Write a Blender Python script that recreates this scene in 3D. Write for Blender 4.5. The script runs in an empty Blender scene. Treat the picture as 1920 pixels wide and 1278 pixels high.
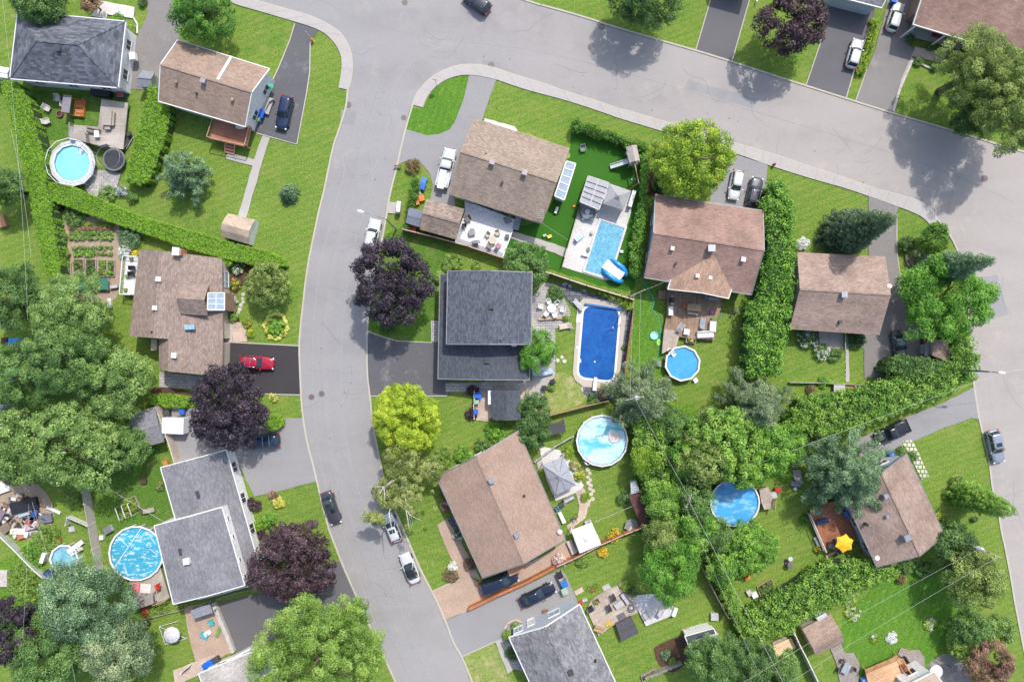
import bpy,math,random
import numpy as np
from mathutils import Vector,Matrix
from mathutils.geometry import tessellate_polygon
S=bpy.context.scene
C=S.collection
rnd=random.Random(7)
R=math.radians
# camera, sky, sun, exposure
H=96.0
K=0.075
cam=bpy.data.objects.new('camera',bpy.data.cameras.new('camera'))
C.objects.link(cam);S.camera=cam
cam.location=(0,0,H);cam.rotation_euler=(0,0,0)
cam.data.lens=24.0;cam.data.sensor_width=36.0
cam.data.clip_start=1.0;cam.data.clip_end=3000
sunv=Vector((0.42,0.90,1.38)).normalized()
W=bpy.data.worlds.new('World');S.world=W;W.use_nodes=True
nt=W.node_tree;bg=nt.nodes['Background']
sky=nt.nodes.new('ShaderNodeTexSky');sky.sky_type='NISHITA';sky.sun_disc=False
sky.sun_elevation=math.asin(sunv.z);sky.sun_rotation=math.atan2(sunv.x,sunv.y)
sky.dust_density=2.5;sky.air_density=1.0
nt.links.new(sky.outputs[0],bg.inputs[0]);bg.inputs[1].default_value=0.15
sl=bpy.data.lights.new('sun','SUN');sl.energy=2.45;sl.angle=R(0.5);sl.color=(1.0,0.955,0.89)
so=bpy.data.objects.new('sun',sl);C.objects.link(so)
so.rotation_euler=sunv.to_track_quat('Z','Y').to_euler()
S.view_settings.view_transform='Standard';S.view_settings.look='None'
S.view_settings.exposure=0.61;S.view_settings.gamma=1.0;S.view_settings.use_curve_mapping=False
try:
 S.cycles.max_bounces=6;S.cycles.diffuse_bounces=3;S.cycles.transparent_max_bounces=6
except Exception:pass
def P(px,py,z=0.0):
 s=K*(H-z)/H
 return Vector(((px-960)*s,(639-py)*s,z))
# materials
MATS={}
def newmat(name):
 m=bpy.data.materials.new(name);m.use_nodes=True
 MATS[name]=m
 n=m.node_tree.nodes;return m,n,m.node_tree.links,n['Principled BSDF']
def rgb(c):return(c[0],c[1],c[2],1)
def hx(s,k=1.0):
 v=[int(s[i:i+2],16)/255 for i in(0,2,4)]
 return tuple(k*(x/12.92 if x<=.04045 else((x+.055)/1.055)**2.4)for x in v)
def ramp(n,l,src,stops):
 r=n.new('ShaderNodeValToRGB');e=r.color_ramp.elements
 while len(e)<len(stops):e.new(0.5)
 for i,(p,c)in enumerate(stops):e[i].position=p;e[i].color=rgb(c)
 l.new(src,r.inputs[0]);return r
def noise(n,l,co,scale,detail=4,rough=.6):
 t=n.new('ShaderNodeTexNoise');t.inputs['Scale'].default_value=scale
 t.inputs['Detail'].default_value=detail;t.inputs['Roughness'].default_value=rough
 if co is not None:l.new(co,t.inputs['Vector'])
 return t
def mixc(n,l,f,a,b,mode='MIX'):
 m=n.new('ShaderNodeMix');m.data_type='RGBA';m.blend_type=mode
 if isinstance(f,float):m.inputs[0].default_value=f
 else:l.new(f,m.inputs[0])
 for i,v in((6,a),(7,b)):
  if isinstance(v,tuple):m.inputs[i].default_value=rgb(v)
  else:l.new(v,m.inputs[i])
 return m.outputs[2]
def bump(n,l,h,b,s=.3,d=.02):
 u=n.new('ShaderNodeBump');u.inputs['Strength'].default_value=s;u.inputs['Distance'].default_value=d
 l.new(h,u.inputs['Height']);l.new(u.outputs[0],b.inputs['Normal'])
def plain(name,c,rough=.6,metal=0.0,var=.18,scale=3.0,spec=None):
 """a painted / moulded surface with slight dirt variation"""
 if name in MATS:return MATS[name]
 m,n,l,b=newmat(name)
 g=n.new('ShaderNodeNewGeometry')
 t=noise(n,l,g.outputs['Position'],scale,5)
 r=ramp(n,l,t.outputs[0],[(.3,tuple(x*(1-var)for x in c)),(.7,tuple(min(1,x*(1+var))for x in c))])
 l.new(r.outputs[0],b.inputs['Base Color'])
 b.inputs['Roughness'].default_value=rough;b.inputs['Metallic'].default_value=metal
 if spec is not None:b.inputs['Specular IOR Level'].default_value=spec
 return m
def ground_mat(name,c1,c2,c3,s1=.12,s2=1.2,s3=14,rough=.95,patch=(.45,.62),patchc=None,bmp=.5,aniso=None,mow=None):
 """layered ground: broad tone, blotches, fine grain, optional stained patches"""
 m,n,l,b=newmat(name)
 g=n.new('ShaderNodeNewGeometry');co=g.outputs['Position']
 if aniso:
  mp=n.new('ShaderNodeMapping');l.new(co,mp.inputs[0]);mp.inputs['Rotation'].default_value=(0,0,aniso[0])
  mp.inputs['Scale'].default_value=(aniso[1],aniso[2],1);ca=mp.outputs[0]
 else:ca=co
 a=noise(n,l,ca,s1,5,.55);bb=noise(n,l,co,s2,6,.65);f=noise(n,l,co,s3,3,.8)
 ra=ramp(n,l,a.outputs[0],[(.36,c1),(.64,c2)])
 br=ramp(n,l,bb.outputs[0],[(.35,(0,0,0)),(.65,(1,1,1))]);o=mixc(n,l,br.outputs[0],ra.outputs[0],c3)
 fr=ramp(n,l,f.outputs[0],[(.36,(.62,.62,.62)),(.64,(1.32,1.32,1.32))])
 o=mixc(n,l,1.0,o,fr.outputs[0],'MULTIPLY')
 if patchc:
  p=noise(n,l,co,s1*2.7,7,.7);rp=ramp(n,l,p.outputs[0],[(patch[0],(0,0,0)),(patch[1],(1,1,1))])
  o=mixc(n,l,rp.outputs[0],o,patchc)
 if mow is not None:
  mp2=n.new('ShaderNodeMapping');l.new(co,mp2.inputs[0]);mp2.inputs['Rotation'].default_value=(0,0,mow)
  wv=n.new('ShaderNodeTexWave');l.new(mp2.outputs[0],wv.inputs[0]);wv.inputs['Scale'].default_value=.34;wv.inputs['Distortion'].default_value=2.2;wv.inputs['Detail'].default_value=2
  o=mixc(n,l,1.0,o,ramp(n,l,wv.outputs['Fac'],[(.2,(.95,)*3),(.8,(1.05,)*3)]).outputs[0],'MULTIPLY')
  sp_=noise(n,l,co,.75,4,.75);o=mixc(n,l,ramp(n,l,sp_.outputs[0],[(.60,(0,0,0)),(.72,(1,1,1))]).outputs[0],o,(.27,.26,.10))
  s2_=noise(n,l,co,1.7,3,.6);o=mixc(n,l,ramp(n,l,s2_.outputs[0],[(.26,(1,1,1)),(.36,(0,0,0))]).outputs[0],o,(.06,.16,.02))
 l.new(o,b.inputs['Base Color']);b.inputs['Roughness'].default_value=rough
 b.inputs['Specular IOR Level'].default_value=.2
 bump(n,l,f.outputs[0],b,bmp,.05)
 return m
lawn=ground_mat('lawn_grass',(.096,.198,.028),(.152,.245,.036),(.165,.238,.042),.13,.8,4.5,patch=(.52,.74),patchc=(.22,.25,.065),bmp=1.0,aniso=(.9,.6,1.8),mow=1.2)
turf=ground_mat('artificial_turf',(.036,.135,.012),(.048,.160,.018),(.042,.145,.016),.1,.5,16,bmp=.6)
lawn_dry=ground_mat('dry_lawn',(.22,.28,.07),(.29,.31,.11),(.18,.26,.05),.25,1.0,4.5,patch=(.5,.66),patchc=(.40,.35,.19),bmp=1.0)
lawn_lush=ground_mat('lush_lawn',(.085,.215,.020),(.125,.245,.028),(.080,.19,.022),.16,.9,4.5,bmp=1.0,mow=.3)
weeds=ground_mat('weed_cover',(.12,.27,.02),(.18,.31,.03),(.07,.15,.02),.5,3,8,bmp=1.0)
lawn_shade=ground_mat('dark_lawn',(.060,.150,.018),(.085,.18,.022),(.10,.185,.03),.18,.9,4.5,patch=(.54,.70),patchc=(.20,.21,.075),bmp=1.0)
def road_mat(name,c,k=1.0,patchc=None,rough=.9,ang=1.2):
 return ground_mat(name,tuple(x*.90 for x in c),tuple(x*1.09 for x in c),tuple(x*1.04 for x in c),.10,.35,26,rough,
patchc=patchc,patch=(.56,.70),bmp=.25,aniso=(ang,.35,2.2))
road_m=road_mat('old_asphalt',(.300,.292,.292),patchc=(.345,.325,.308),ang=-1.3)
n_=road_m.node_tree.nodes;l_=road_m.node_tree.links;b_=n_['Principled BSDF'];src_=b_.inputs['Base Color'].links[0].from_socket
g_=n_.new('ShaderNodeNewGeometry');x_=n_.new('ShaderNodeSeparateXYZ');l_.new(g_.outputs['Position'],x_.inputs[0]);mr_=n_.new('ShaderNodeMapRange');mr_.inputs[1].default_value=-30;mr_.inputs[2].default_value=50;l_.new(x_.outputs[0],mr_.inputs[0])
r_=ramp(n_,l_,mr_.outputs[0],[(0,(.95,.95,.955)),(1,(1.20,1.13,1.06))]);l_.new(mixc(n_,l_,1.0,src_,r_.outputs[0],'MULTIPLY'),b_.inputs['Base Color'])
drive_l=road_mat('pale_asphalt',(.275,.27,.272),ang=.5)
drive_d=road_mat('worn_dark_asphalt',(.118,.117,.126),patchc=(.235,.23,.24),ang=1.2)
drive_k=road_mat('fresh_black_asphalt',(.052,.048,.052),ang=.2)
drive_g=road_mat('grey_asphalt',(.130,.126,.134),ang=1.2)
drive_b=road_mat('brown_worn_asphalt',(.225,.210,.202),patchc=(.28,.265,.255),ang=1.2)
conc=ground_mat('concrete',(.40,.375,.35),(.46,.435,.41),(.42,.40,.37),.3,2.0,20,.9,bmp=.2)
walk_m=ground_mat('sidewalk_concrete',(.40,.375,.35),(.45,.42,.395),(.42,.395,.375),.2,1.2,22,.9,bmp=.2)
kerb_m=ground_mat('kerb_concrete',(.42,.39,.32),(.50,.46,.38),(.45,.43,.36),.6,3,20,.9,bmp=.2)
gravel=ground_mat('gravel',(.34,.29,.26),(.42,.38,.35),(.22,.19,.17),1.2,6,22,.95,bmp=.8)
soil=ground_mat('garden_soil',(.10,.055,.035),(.15,.09,.06),(.07,.042,.03),1.0,5,20,.95,bmp=.8)
dirt=ground_mat('dry_dirt',(.38,.29,.215),(.46,.36,.275),(.30,.235,.17),.8,5,20,.95,bmp=.6)
road_lane=road_mat('tyre_polished_asphalt',(.290,.286,.290),patchc=(.315,.305,.298),ang=-1.3)
joint=plain('joint_dark',(.27,.25,.235),.9)
crackm=plain('crack_dark',(.165,.16,.165),.9)
seam=plain('asphalt_seam',(.25,.245,.25),.9)
seam2=plain('pale_seam',(.315,.303,.296),.9)
def brickish(name,c1,c2,mortar,bw,bh,msize=.008,sp=8.0,rough=.85,bmp=.4,bias=0.0,blotch=.25,bdark=None):
 """rows in the face's own directions (UV in metres): shingles, planks, pavers, bricks, siding"""
 m,n,l,b=newmat(name)
 uv=n.new('ShaderNodeUVMap')
 t=n.new('ShaderNodeTexBrick');l.new(uv.outputs[0],t.inputs['Vector'])
 t.inputs['Color1'].default_value=rgb(c1);t.inputs['Color2'].default_value=rgb(c2);t.inputs['Mortar'].default_value=rgb(mortar)
 t.inputs['Scale'].default_value=1.0;t.inputs['Mortar Size'].default_value=msize;t.inputs['Mortar Smooth'].default_value=.3
 t.inputs['Bias'].default_value=bias;t.inputs['Brick Width'].default_value=bw;t.inputs['Row Height'].default_value=bh
 g=n.new('ShaderNodeNewGeometry')
 no=noise(n,l,g.outputs['Position'],.35,5,.6);f=noise(n,l,uv.outputs[0],sp,4,.8)
 rr=ramp(n,l,no.outputs[0],[(.3,(1-blotch,)*3),(.7,(1+blotch,)*3)])
 o=mixc(n,l,1.0,t.outputs[0],rr.outputs[0],'MULTIPLY')
 fr=ramp(n,l,f.outputs[0],[(.3,(.72,)*3),(.7,(1.25,)*3)])
 o=mixc(n,l,1.0,o,fr.outputs[0],'MULTIPLY')
 l.new(o,b.inputs['Base Color']);b.inputs['Roughness'].default_value=rough;b.inputs['Specular IOR Level'].default_value=.25
 bump(n,l,t.outputs['Fac'],b,-bmp,.02)
 return m
def shingle(name,c,v=.22,bw=.46,bh=.22,**k):
 c=(c[0]*1.52,c[1]*1.53,c[2]*1.45)
 return brickish(name,tuple(x*(1-v)for x in c),tuple(x*(1+v)for x in c),tuple(x*.55 for x in c),bw,bh,.012,5.0,.9,.5,**k)
sh_brown=shingle('tan_brown_shingles',(.210,.152,.125),.15,blotch=.12)
sh_taupe=shingle('taupe_shingles',(.185,.145,.125),.26)
sh_rose=shingle('rosy_brown_shingles',(.200,.130,.112),.12)
sh_rose2=shingle('pinkish_brown_shingles',(.205,.150,.130),.15)
sh_mauve=shingle('mauve_mottled_shingles',(.185,.142,.126),.20,blotch=.12)
sh_slate=shingle('slate_shingles',(.052,.058,.074),.20,blotch=.12)
sh_blue=shingle('blue_grey_mottled_shingles',(.078,.084,.106),.38,.62,.30)
sh_grey=shingle('weathered_grey_shingles',(.140,.139,.158),.16,blotch=.2)
sh_grey2=shingle('mid_grey_shingles',(.140,.138,.152),.28)
sh_pale=shingle('pale_grey_shingles',(.26,.24,.235),.15)
sh_tan=shingle('tan_shingles',(.30,.235,.19),.12)
sh_mar=shingle('maroon_shingles',(.075,.035,.035),.15)
sid_w=brickish('white_siding',(.74,.75,.76),(.80,.80,.80),(.50,.50,.52),4.0,.2,.012,3,.5,.2,blotch=.05)
sid_b=brickish('pale_blue_siding',(.42,.47,.52),(.46,.51,.56),(.28,.31,.34),4.0,.2,.012,3,.5,.2,blotch=.05)
sid_g=brickish('light_grey_siding',(.45,.47,.48),(.49,.51,.52),(.30,.31,.32),4.0,.2,.012,3,.5,.2,blotch=.05)
sid_t=brickish('beige_siding',(.52,.45,.36),(.58,.51,.42),(.32,.27,.21),4.0,.2,.012,3,.6,.2,blotch=.08)
brk_w=brickish('red_brown_brick',(.26,.13,.085),(.34,.18,.12),(.40,.36,.32),.24,.08,.01,6,.9,.4)
brk_y=brickish('buff_brick',(.42,.33,.23),(.50,.40,.29),(.45,.42,.38),.24,.08,.01,6,.9,.4)
planks=brickish('grey_tan_deck_planks',(.40,.33,.27),(.48,.41,.34),(.17,.13,.11),2.8,.15,.010,5,.8,.3)
planks_g=brickish('weathered_deck_planks',(.36,.32,.28),(.43,.39,.345),(.15,.13,.115),2.8,.15,.010,5,.8,.3)
planks_b=brickish('brown_deck_planks',(.26,.17,.11),(.37,.26,.18),(.11,.07,.05),2.4,.15,.012,5,.8,.3)
planks_r=brickish('red_stained_deck_planks',(.30,.125,.065),(.40,.17,.09),(.13,.05,.03),2.4,.15,.012,5,.7,.3)
planks_o=brickish('fresh_orange_lumber',(.58,.34,.18),(.70,.46,.28),(.28,.14,.07),2.4,.15,.012,5,.7,.3)
planks_y=brickish('terracotta_deck_boards',(.36,.16,.10),(.40,.19,.12),(.20,.09,.05),3.0,.15,.010,5,.7,.2)
deck_w=brickish('white_composite_deck',(.66,.66,.66),(.72,.72,.72),(.48,.48,.48),3.0,.16,.008,3,.6,.2,blotch=.05)
fence_r=brickish('red_brown_fence_boards',(.22,.075,.04),(.29,.10,.055),(.08,.03,.02),.14,3.0,.012,4,.8,.4)
fence_o=brickish('orange_brown_fence_wood',(.42,.16,.07),(.50,.20,.09),(.15,.06,.03),.14,3.0,.012,4,.8,.4)
fence_b=brickish('beige_fence_boards',(.50,.43,.35),(.58,.50,.42),(.27,.22,.18),.16,3.0,.010,4,.8,.3)
fence_g=brickish('weathered_grey_fence_boards',(.26,.24,.21),(.33,.30,.27),(.09,.08,.07),.14,3.0,.014,4,.85,.4)
fence_t=brickish('tan_fence_boards',(.42,.28,.17),(.50,.34,.21),(.17,.10,.06),.14,3.0,.012,4,.8,.3)
pavers=brickish('grey_pavers',(.33,.32,.31),(.44,.42,.40),(.16,.15,.14),.62,.42,.022,6,.9,.4)
pav_w=brickish('pale_patio_slabs',(.56,.54,.52),(.62,.60,.58),(.42,.40,.38),.9,.6,.012,5,.8,.2,blotch=.06)
pav_p=brickish('pink_brick_pavers',(.40,.285,.215),(.48,.35,.27),(.31,.24,.19),.22,.11,.010,6,.9,.3,blotch=.12)
pav_t=brickish('tan_pavers',(.47,.36,.28),(.54,.43,.35),(.33,.27,.22),.3,.2,.012,6,.9,.3)
slab_g=brickish('slabs_with_grass_joints',(.54,.50,.44),(.60,.56,.50),(.12,.20,.04),.62,.62,.09,5,.9,.4)
pav_d=brickish('dark_flagstone_gravel',(.10,.11,.13),(.17,.18,.20),(.06,.06,.07),.9,.7,.06,6,.9,.4)
def water_mat(name,c1,c2,scale=1.0,rip=.35,cell=2.2,amt=.5,rough=.08):
 m,n,l,b=newmat(name)
 g=n.new('ShaderNodeNewGeometry');co=g.outputs['Position']
 a=noise(n,l,co,.5*scale,4)
 v=n.new('ShaderNodeTexVoronoi');v.feature='SMOOTH_F1';v.inputs['Scale'].default_value=cell*scale
 w=noise(n,l,co,1.3*scale,3);va=n.new('ShaderNodeVectorMath');va.operation='ADD'
 l.new(co,va.inputs[0]);l.new(w.outputs[1],va.inputs[1]);l.new(va.outputs[0],v.inputs['Vector'])
 r=ramp(n,l,a.outputs[0],[(.3,c1),(.7,c2)])
 rv=ramp(n,l,v.outputs['Distance'],[(.1,(1-.25*amt,)*3),(.75,(1+.55*amt,)*3)])  # voronoi cells paint faint caustic light into the water colour
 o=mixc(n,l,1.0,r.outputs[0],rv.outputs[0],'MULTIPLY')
 l.new(o,b.inputs['Base Color']);b.inputs['Roughness'].default_value=rough
 t=noise(n,l,co,5.0,4);bump(n,l,t.outputs[0],b,rip,.03)
 return m
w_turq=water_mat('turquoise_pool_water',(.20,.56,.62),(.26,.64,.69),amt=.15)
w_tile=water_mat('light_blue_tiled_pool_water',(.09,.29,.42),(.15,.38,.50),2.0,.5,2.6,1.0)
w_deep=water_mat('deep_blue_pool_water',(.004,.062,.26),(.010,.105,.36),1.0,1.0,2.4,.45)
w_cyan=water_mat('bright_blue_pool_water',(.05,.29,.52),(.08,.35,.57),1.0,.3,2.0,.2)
def cover_mat(name,c,streak,s=.5,th=(.54,.60)):
 m,n,l,b=newmat(name)
 g=n.new('ShaderNodeNewGeometry');co=g.outputs['Position']
 mp=n.new('ShaderNodeMapping');l.new(co,mp.inputs[0]);mp.inputs['Rotation'].default_value=(0,0,.9);mp.inputs['Scale'].default_value=(1,2.2,1)
 a=noise(n,l,mp.outputs[0],s,5,.6);f=noise(n,l,co,.35,3)
 r=ramp(n,l,a.outputs[0],[(th[0],(0,0,0)),(th[1],(1,1,1))])
 cb=ramp(n,l,f.outputs[0],[(.3,tuple(x*.8 for x in c)),(.7,tuple(x*1.15 for x in c))])
 o=mixc(n,l,r.outputs[0],cb.outputs[0],streak)
 l.new(o,b.inputs['Base Color']);b.inputs['Roughness'].default_value=.35
 bump(n,l,a.outputs[0],b,.6,.05);return m
cov1=cover_mat('blue_solar_cover',(.06,.38,.56),(.42,.62,.70),1.3,(.53,.60))
cov2=cover_mat('sky_blue_pool_cover',(.06,.34,.66),(.26,.52,.74),.6,(.50,.62))
cov3=cover_mat('pale_turquoise_cover_water',(.12,.50,.60),(.50,.72,.78),.16,(.44,.52))
white=plain('white_paint',(.72,.72,.71),.5,var=.05)
offw=plain('off_white_trim',(.66,.65,.62),.5,var=.06)
pvc=plain('white_vinyl',(.74,.76,.78),.4,var=.05)
blk=plain('black_plastic',(.02,.02,.022),.5)
dgrey=plain('dark_grey_fabric',(.055,.055,.062),.8)
mgrey=plain('mid_grey_metal',(.25,.25,.26),.4,.4)
lgrey=plain('light_grey_fabric',(.42,.42,.43),.8)
galv=plain('galvanised_metal',(.45,.46,.48),.35,.7)
vent_m=plain('vent_metal',(.36,.38,.41),.4,.5)
blue_p=plain('blue_plastic',(.015,.12,.55),.4)
green_p=plain('pale_green_plastic',(.30,.42,.28),.5)
red_p=plain('red_plastic',(.45,.03,.025),.4)
orange_p=plain('orange_plastic',(.65,.20,.03),.5)
teal_p=plain('turquoise_plastic',(.04,.42,.45),.4)
pink_p=plain('pink_towel_fabric',(.72,.16,.20),.8)
yel_p=plain('yellow_canvas',(.80,.47,.012),.7)
yel2=plain('yellow_plastic',(.72,.52,.05),.5)
cyan_p=plain('cyan_plastic',(.20,.60,.68),.4)
lime_p=plain('lime_plastic',(.25,.62,.10),.5)
navy_p=plain('navy_fabric',(.02,.05,.16),.7)
beige_f=plain('beige_fabric',(.52,.45,.36),.8)
wood_t=plain('tan_wood',(.40,.27,.16),.7)
wood_o=plain('orange_wood',(.52,.20,.06),.6)
wood_g=plain('grey_wood',(.34,.30,.26),.8)
wood_d=plain('dark_wood',(.10,.06,.04),.7)
lumber=plain('pale_lumber',(.66,.48,.28),.7)
stone=plain('stone',(.46,.43,.40),.9,var=.25,scale=2)
brickm=plain('brick_chimney',(.38,.16,.09),.9)
glassd=plain('dark_window_glass',(.035,.045,.055),.08,var=.3)
glassl=plain('pale_roof_glass',(.30,.38,.46),.1,var=.2)
pole_w=plain('weathered_pole_wood',(.30,.26,.21),.9)
wire_m=plain('wire',(.55,.56,.54),.5)
tarp=plain('blue_tarp',(.03,.28,.70),.5)
tin_p=plain('propane_white',(.78,.80,.80),.3)
bark=plain('bark',(.11,.085,.065),.95,var=.3)
bark_w=plain('birch_bark',(.52,.48,.43),.8,var=.2)
rust=plain('rusty_iron',(.20,.085,.05),.9,var=.4)
# mesh builder
class MB:
 def __init__(s,org=(0,0,0),ang=0.0):
  s.v=[];s.f=[];s.mi=[];s.o=Vector(org);s.ang=ang;s.m=0
 def add(s,vs,fs):
  b=len(s.v);s.v+=[Vector(x)for x in vs]
  for f in fs:s.f.append([b+i for i in f]);s.mi.append(s.m)
 def box(s,c,d,rz=0.0):
  x,y,z=d[0]/2,d[1]/2,d[2]/2;ca,sa=math.cos(rz),math.sin(rz)
  vs=[]
  for sx,sy,sz in((-1,-1,-1),(1,-1,-1),(1,1,-1),(-1,1,-1),(-1,-1,1),(1,-1,1),(1,1,1),(-1,1,1)):
   a,b=sx*x,sy*y;vs.append((c[0]+a*ca-b*sa,c[1]+a*sa+b*ca,c[2]+sz*z))
  s.add(vs,[(3,2,1,0),(4,5,6,7),(0,1,5,4),(1,2,6,5),(2,3,7,6),(3,0,4,7)]);return s
 def prism(s,pts,z0,z1,inset=0.0):
  """closed prism over a polygon (possibly concave); pts are xy"""
  pts=ccw(pts);n=len(pts);top=offset(pts,-inset)if inset else pts
  zt=(lambda i:z1[i])if isinstance(z1,(list,tuple))else(lambda i:z1)
  vs=[(p[0],p[1],z0)for p in pts]+[(top[i][0],top[i][1],zt(i))for i in range(n)]
  tri=tess(pts)
  s.add(vs,[(i,(i+1)%n,n+(i+1)%n,n+i)for i in range(n)]+[(a+n,b+n,c+n)for a,b,c in tri]+[(c,b,a)for a,b,c in tri]);return s
 def sheet(s,pts,z):
  pts=ccw(pts);s.add([(p[0],p[1],z)for p in pts],tess(pts));return s
 def bar(s,a,b,w,h=None):
  """box bar from a to b, width w, height h"""
  a=Vector(a);b=Vector(b);h=h or w;d=(b-a)
  if d.length<1e-6:return s
  d.normalize();up=Vector((0,0,1))if abs(d.z)<.95 else Vector((0,1,0))
  x=d.cross(up).normalized()*w/2;y=x.normalized().cross(d)*h/2
  vs=[a-x-y,a+x-y,a+x+y,a-x+y,b-x-y,b+x-y,b+x+y,b-x+y]
  s.add(vs,[(0,1,2,3),(7,6,5,4),(0,4,5,1),(1,5,6,2),(2,6,7,3),(3,7,4,0)]);return s
 def tube(s,pts,r,n=6):
  pts=[Vector(p)for p in pts];rs=r if isinstance(r,(list,tuple))else[r]*len(pts);vs=[]
  for i,p in enumerate(pts):
   d=(pts[min(i+1,len(pts)-1)]-pts[max(i-1,0)]).normalized()
   up=Vector((0,0,1))if abs(d.z)<.9 else Vector((1,0,0))
   x=d.cross(up).normalized();y=x.cross(d)
   for k in range(n):
    a=2*math.pi*k/n;vs.append(p+(x*math.cos(a)+y*math.sin(a))*rs[i])
  fs=[(i*n+k,i*n+(k+1)%n,(i+1)*n+(k+1)%n,(i+1)*n+k)for i in range(len(pts)-1)for k in range(n)]
  fs.append(tuple(range(n))[::-1]);fs.append(tuple((len(pts)-1)*n+k for k in range(n)))
  s.add(vs,fs);return s
 def lathe(s,c,prof,n=16,rot=0.0,cap=True):
  """prof = [(r, z)...] bottom to top"""
  vs=[]
  for r,z in prof:
   for k in range(n):
    a=rot+2*math.pi*k/n;vs.append((c[0]+r*math.cos(a),c[1]+r*math.sin(a),c[2]+z))
  m=len(prof)
  fs=[(i*n+k,i*n+(k+1)%n,(i+1)*n+(k+1)%n,(i+1)*n+k)for i in range(m-1)for k in range(n)]
  if cap:fs.append(tuple(range(n))[::-1]);fs.append(tuple((m-1)*n+k for k in range(n)))
  s.add(vs,fs);return s
 def ring(s,c,r0,r1,z0,z1,n=16,rot=0.0):
  vs=[]
  for r,z in((r0,z0),(r1,z0),(r1,z1),(r0,z1)):
   for k in range(n):
    a=rot+2*math.pi*k/n;vs.append((c[0]+r*math.cos(a),c[1]+r*math.sin(a),c[2]+z))
  fs=[(j*n+k,j*n+(k+1)%n,((j+1)%4)*n+(k+1)%n,((j+1)%4)*n+k)for j in range(4)for k in range(n)]
  s.add(vs,fs);return s
 def loft(s,loops,cap0=True,cap1=True):
  n=len(loops[0]);vs=[p for lp in loops for p in lp]
  fs=[(i*n+k,i*n+(k+1)%n,(i+1)*n+(k+1)%n,(i+1)*n+k)for i in range(len(loops)-1)for k in range(n)]
  if cap0:fs.append(tuple(range(n))[::-1])
  if cap1:fs.append(tuple((len(loops)-1)*n+k for k in range(n)))
  s.add(vs,fs);return s
 def build(s,name,mat,parent=None,smooth=False,bevel=0):
  me=bpy.data.meshes.new(name);o=s.o
  me.from_pydata([v-o for v in s.v],[],s.f)
  for m in(mat if isinstance(mat,(list,tuple))else[mat]):me.materials.append(m)
  me.polygons.foreach_set('material_index',s.mi)
  if smooth:me.polygons.foreach_set('use_smooth',[True]*len(s.f))
  uv=me.uv_layers.new(name='UVMap');ca,sa=math.cos(s.ang),math.sin(s.ang)
  for p in me.polygons:
   nn=p.normal
   if abs(nn.z)>.999:u=Vector((ca,sa,0));v=Vector((-sa,ca,0))
   else:u=Vector((-nn.y,nn.x,0)).normalized();v=nn.cross(u)
   for li in p.loop_indices:
    q=s.v[me.loops[li].vertex_index];uv.data[li].uv=(q.dot(u),q.dot(v))
  ob=bpy.data.objects.new(name,me);C.objects.link(ob)
  if parent is not None:ob.parent=parent
  else:ob.location=o
  if bevel:
   md=ob.modifiers.new('bevel','BEVEL');md.width=bevel;md.segments=2
  return ob
def area(p):return sum(p[i][0]*p[(i+1)%len(p)][1]-p[(i+1)%len(p)][0]*p[i][1]for i in range(len(p)))/2
def ccw(p):
 p=[(q[0],q[1])for q in p];return p if area(p)>0 else p[::-1]
def tess(p):
 t=tessellate_polygon([[Vector((q[0],q[1],0))for q in p]]);out=[]
 for a,b,c in t:
  A,B,Cc=p[a],p[b],p[c]
  if(B[0]-A[0])*(Cc[1]-A[1])-(B[1]-A[1])*(Cc[0]-A[0])<0:b,c=c,b
  out.append((a,b,c))
 return out
def offset(p,d):
 """offset a ccw polygon outwards by d"""
 n=len(p);out=[]
 for i in range(n):
  a,b,c=Vector(p[i-1][:2]),Vector(p[i][:2]),Vector(p[(i+1)%n][:2])
  e1=(b-a).normalized();e2=(c-b).normalized();n1=Vector((e1.y,-e1.x));n2=Vector((e2.y,-e2.x))
  m=(n1+n2);k=d/max(.35,(1+n1.dot(n2)));out.append((b.x+m.x*k,b.y+m.y*k))
 return out
def smooth(pts,n=4):
 out=[]
 for i in range(len(pts)-1):
  p0=Vector(pts[max(i-1,0)]);p1=Vector(pts[i]);p2=Vector(pts[i+1]);p3=Vector(pts[min(i+2,len(pts)-1)])
  for k in range(n):
   t=k/n
   out.append(tuple(.5*((2*p1)+(p2-p0)*t+(2*p0-5*p1+4*p2-p3)*t*t+(3*p1-p0-3*p2+p3)*t**3)))
 out.append(tuple(pts[-1]));return out
def W2(pts,z=0.0):return[tuple(P(x,y,z)[:2])for x,y in pts]
def cen(pts):return Vector((sum(p[0]for p in pts)/len(pts),sum(p[1]for p in pts)/len(pts),0))
def tag(o,label,cat,group=None):
 o['label']=label;o['category']=cat
 if group:o['group']=group
 return o
def thing(name,label,cat,loc=(0,0,0),rz=0.0,group=None):
 o=bpy.data.objects.new(name,None);C.objects.link(o);o.location=loc;o.rotation_euler=(0,0,rz)
 o.empty_display_size=.2
 return tag(o,label,cat,group)
def struct(o,kind='structure'):o['kind']=kind;return o
def strip_pts(pts,w,off=0.0):
 L=[];Rr=[]
 for i in range(len(pts)):
  a=Vector(pts[max(i-1,0)][:2]);b=Vector(pts[min(i+1,len(pts)-1)][:2]);d=(b-a).normalized();nn=Vector((-d.y,d.x));p=Vector(pts[i][:2])
  L.append(p+nn*(off+w/2));Rr.append(p+nn*(off-w/2))
 return L,Rr
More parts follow.
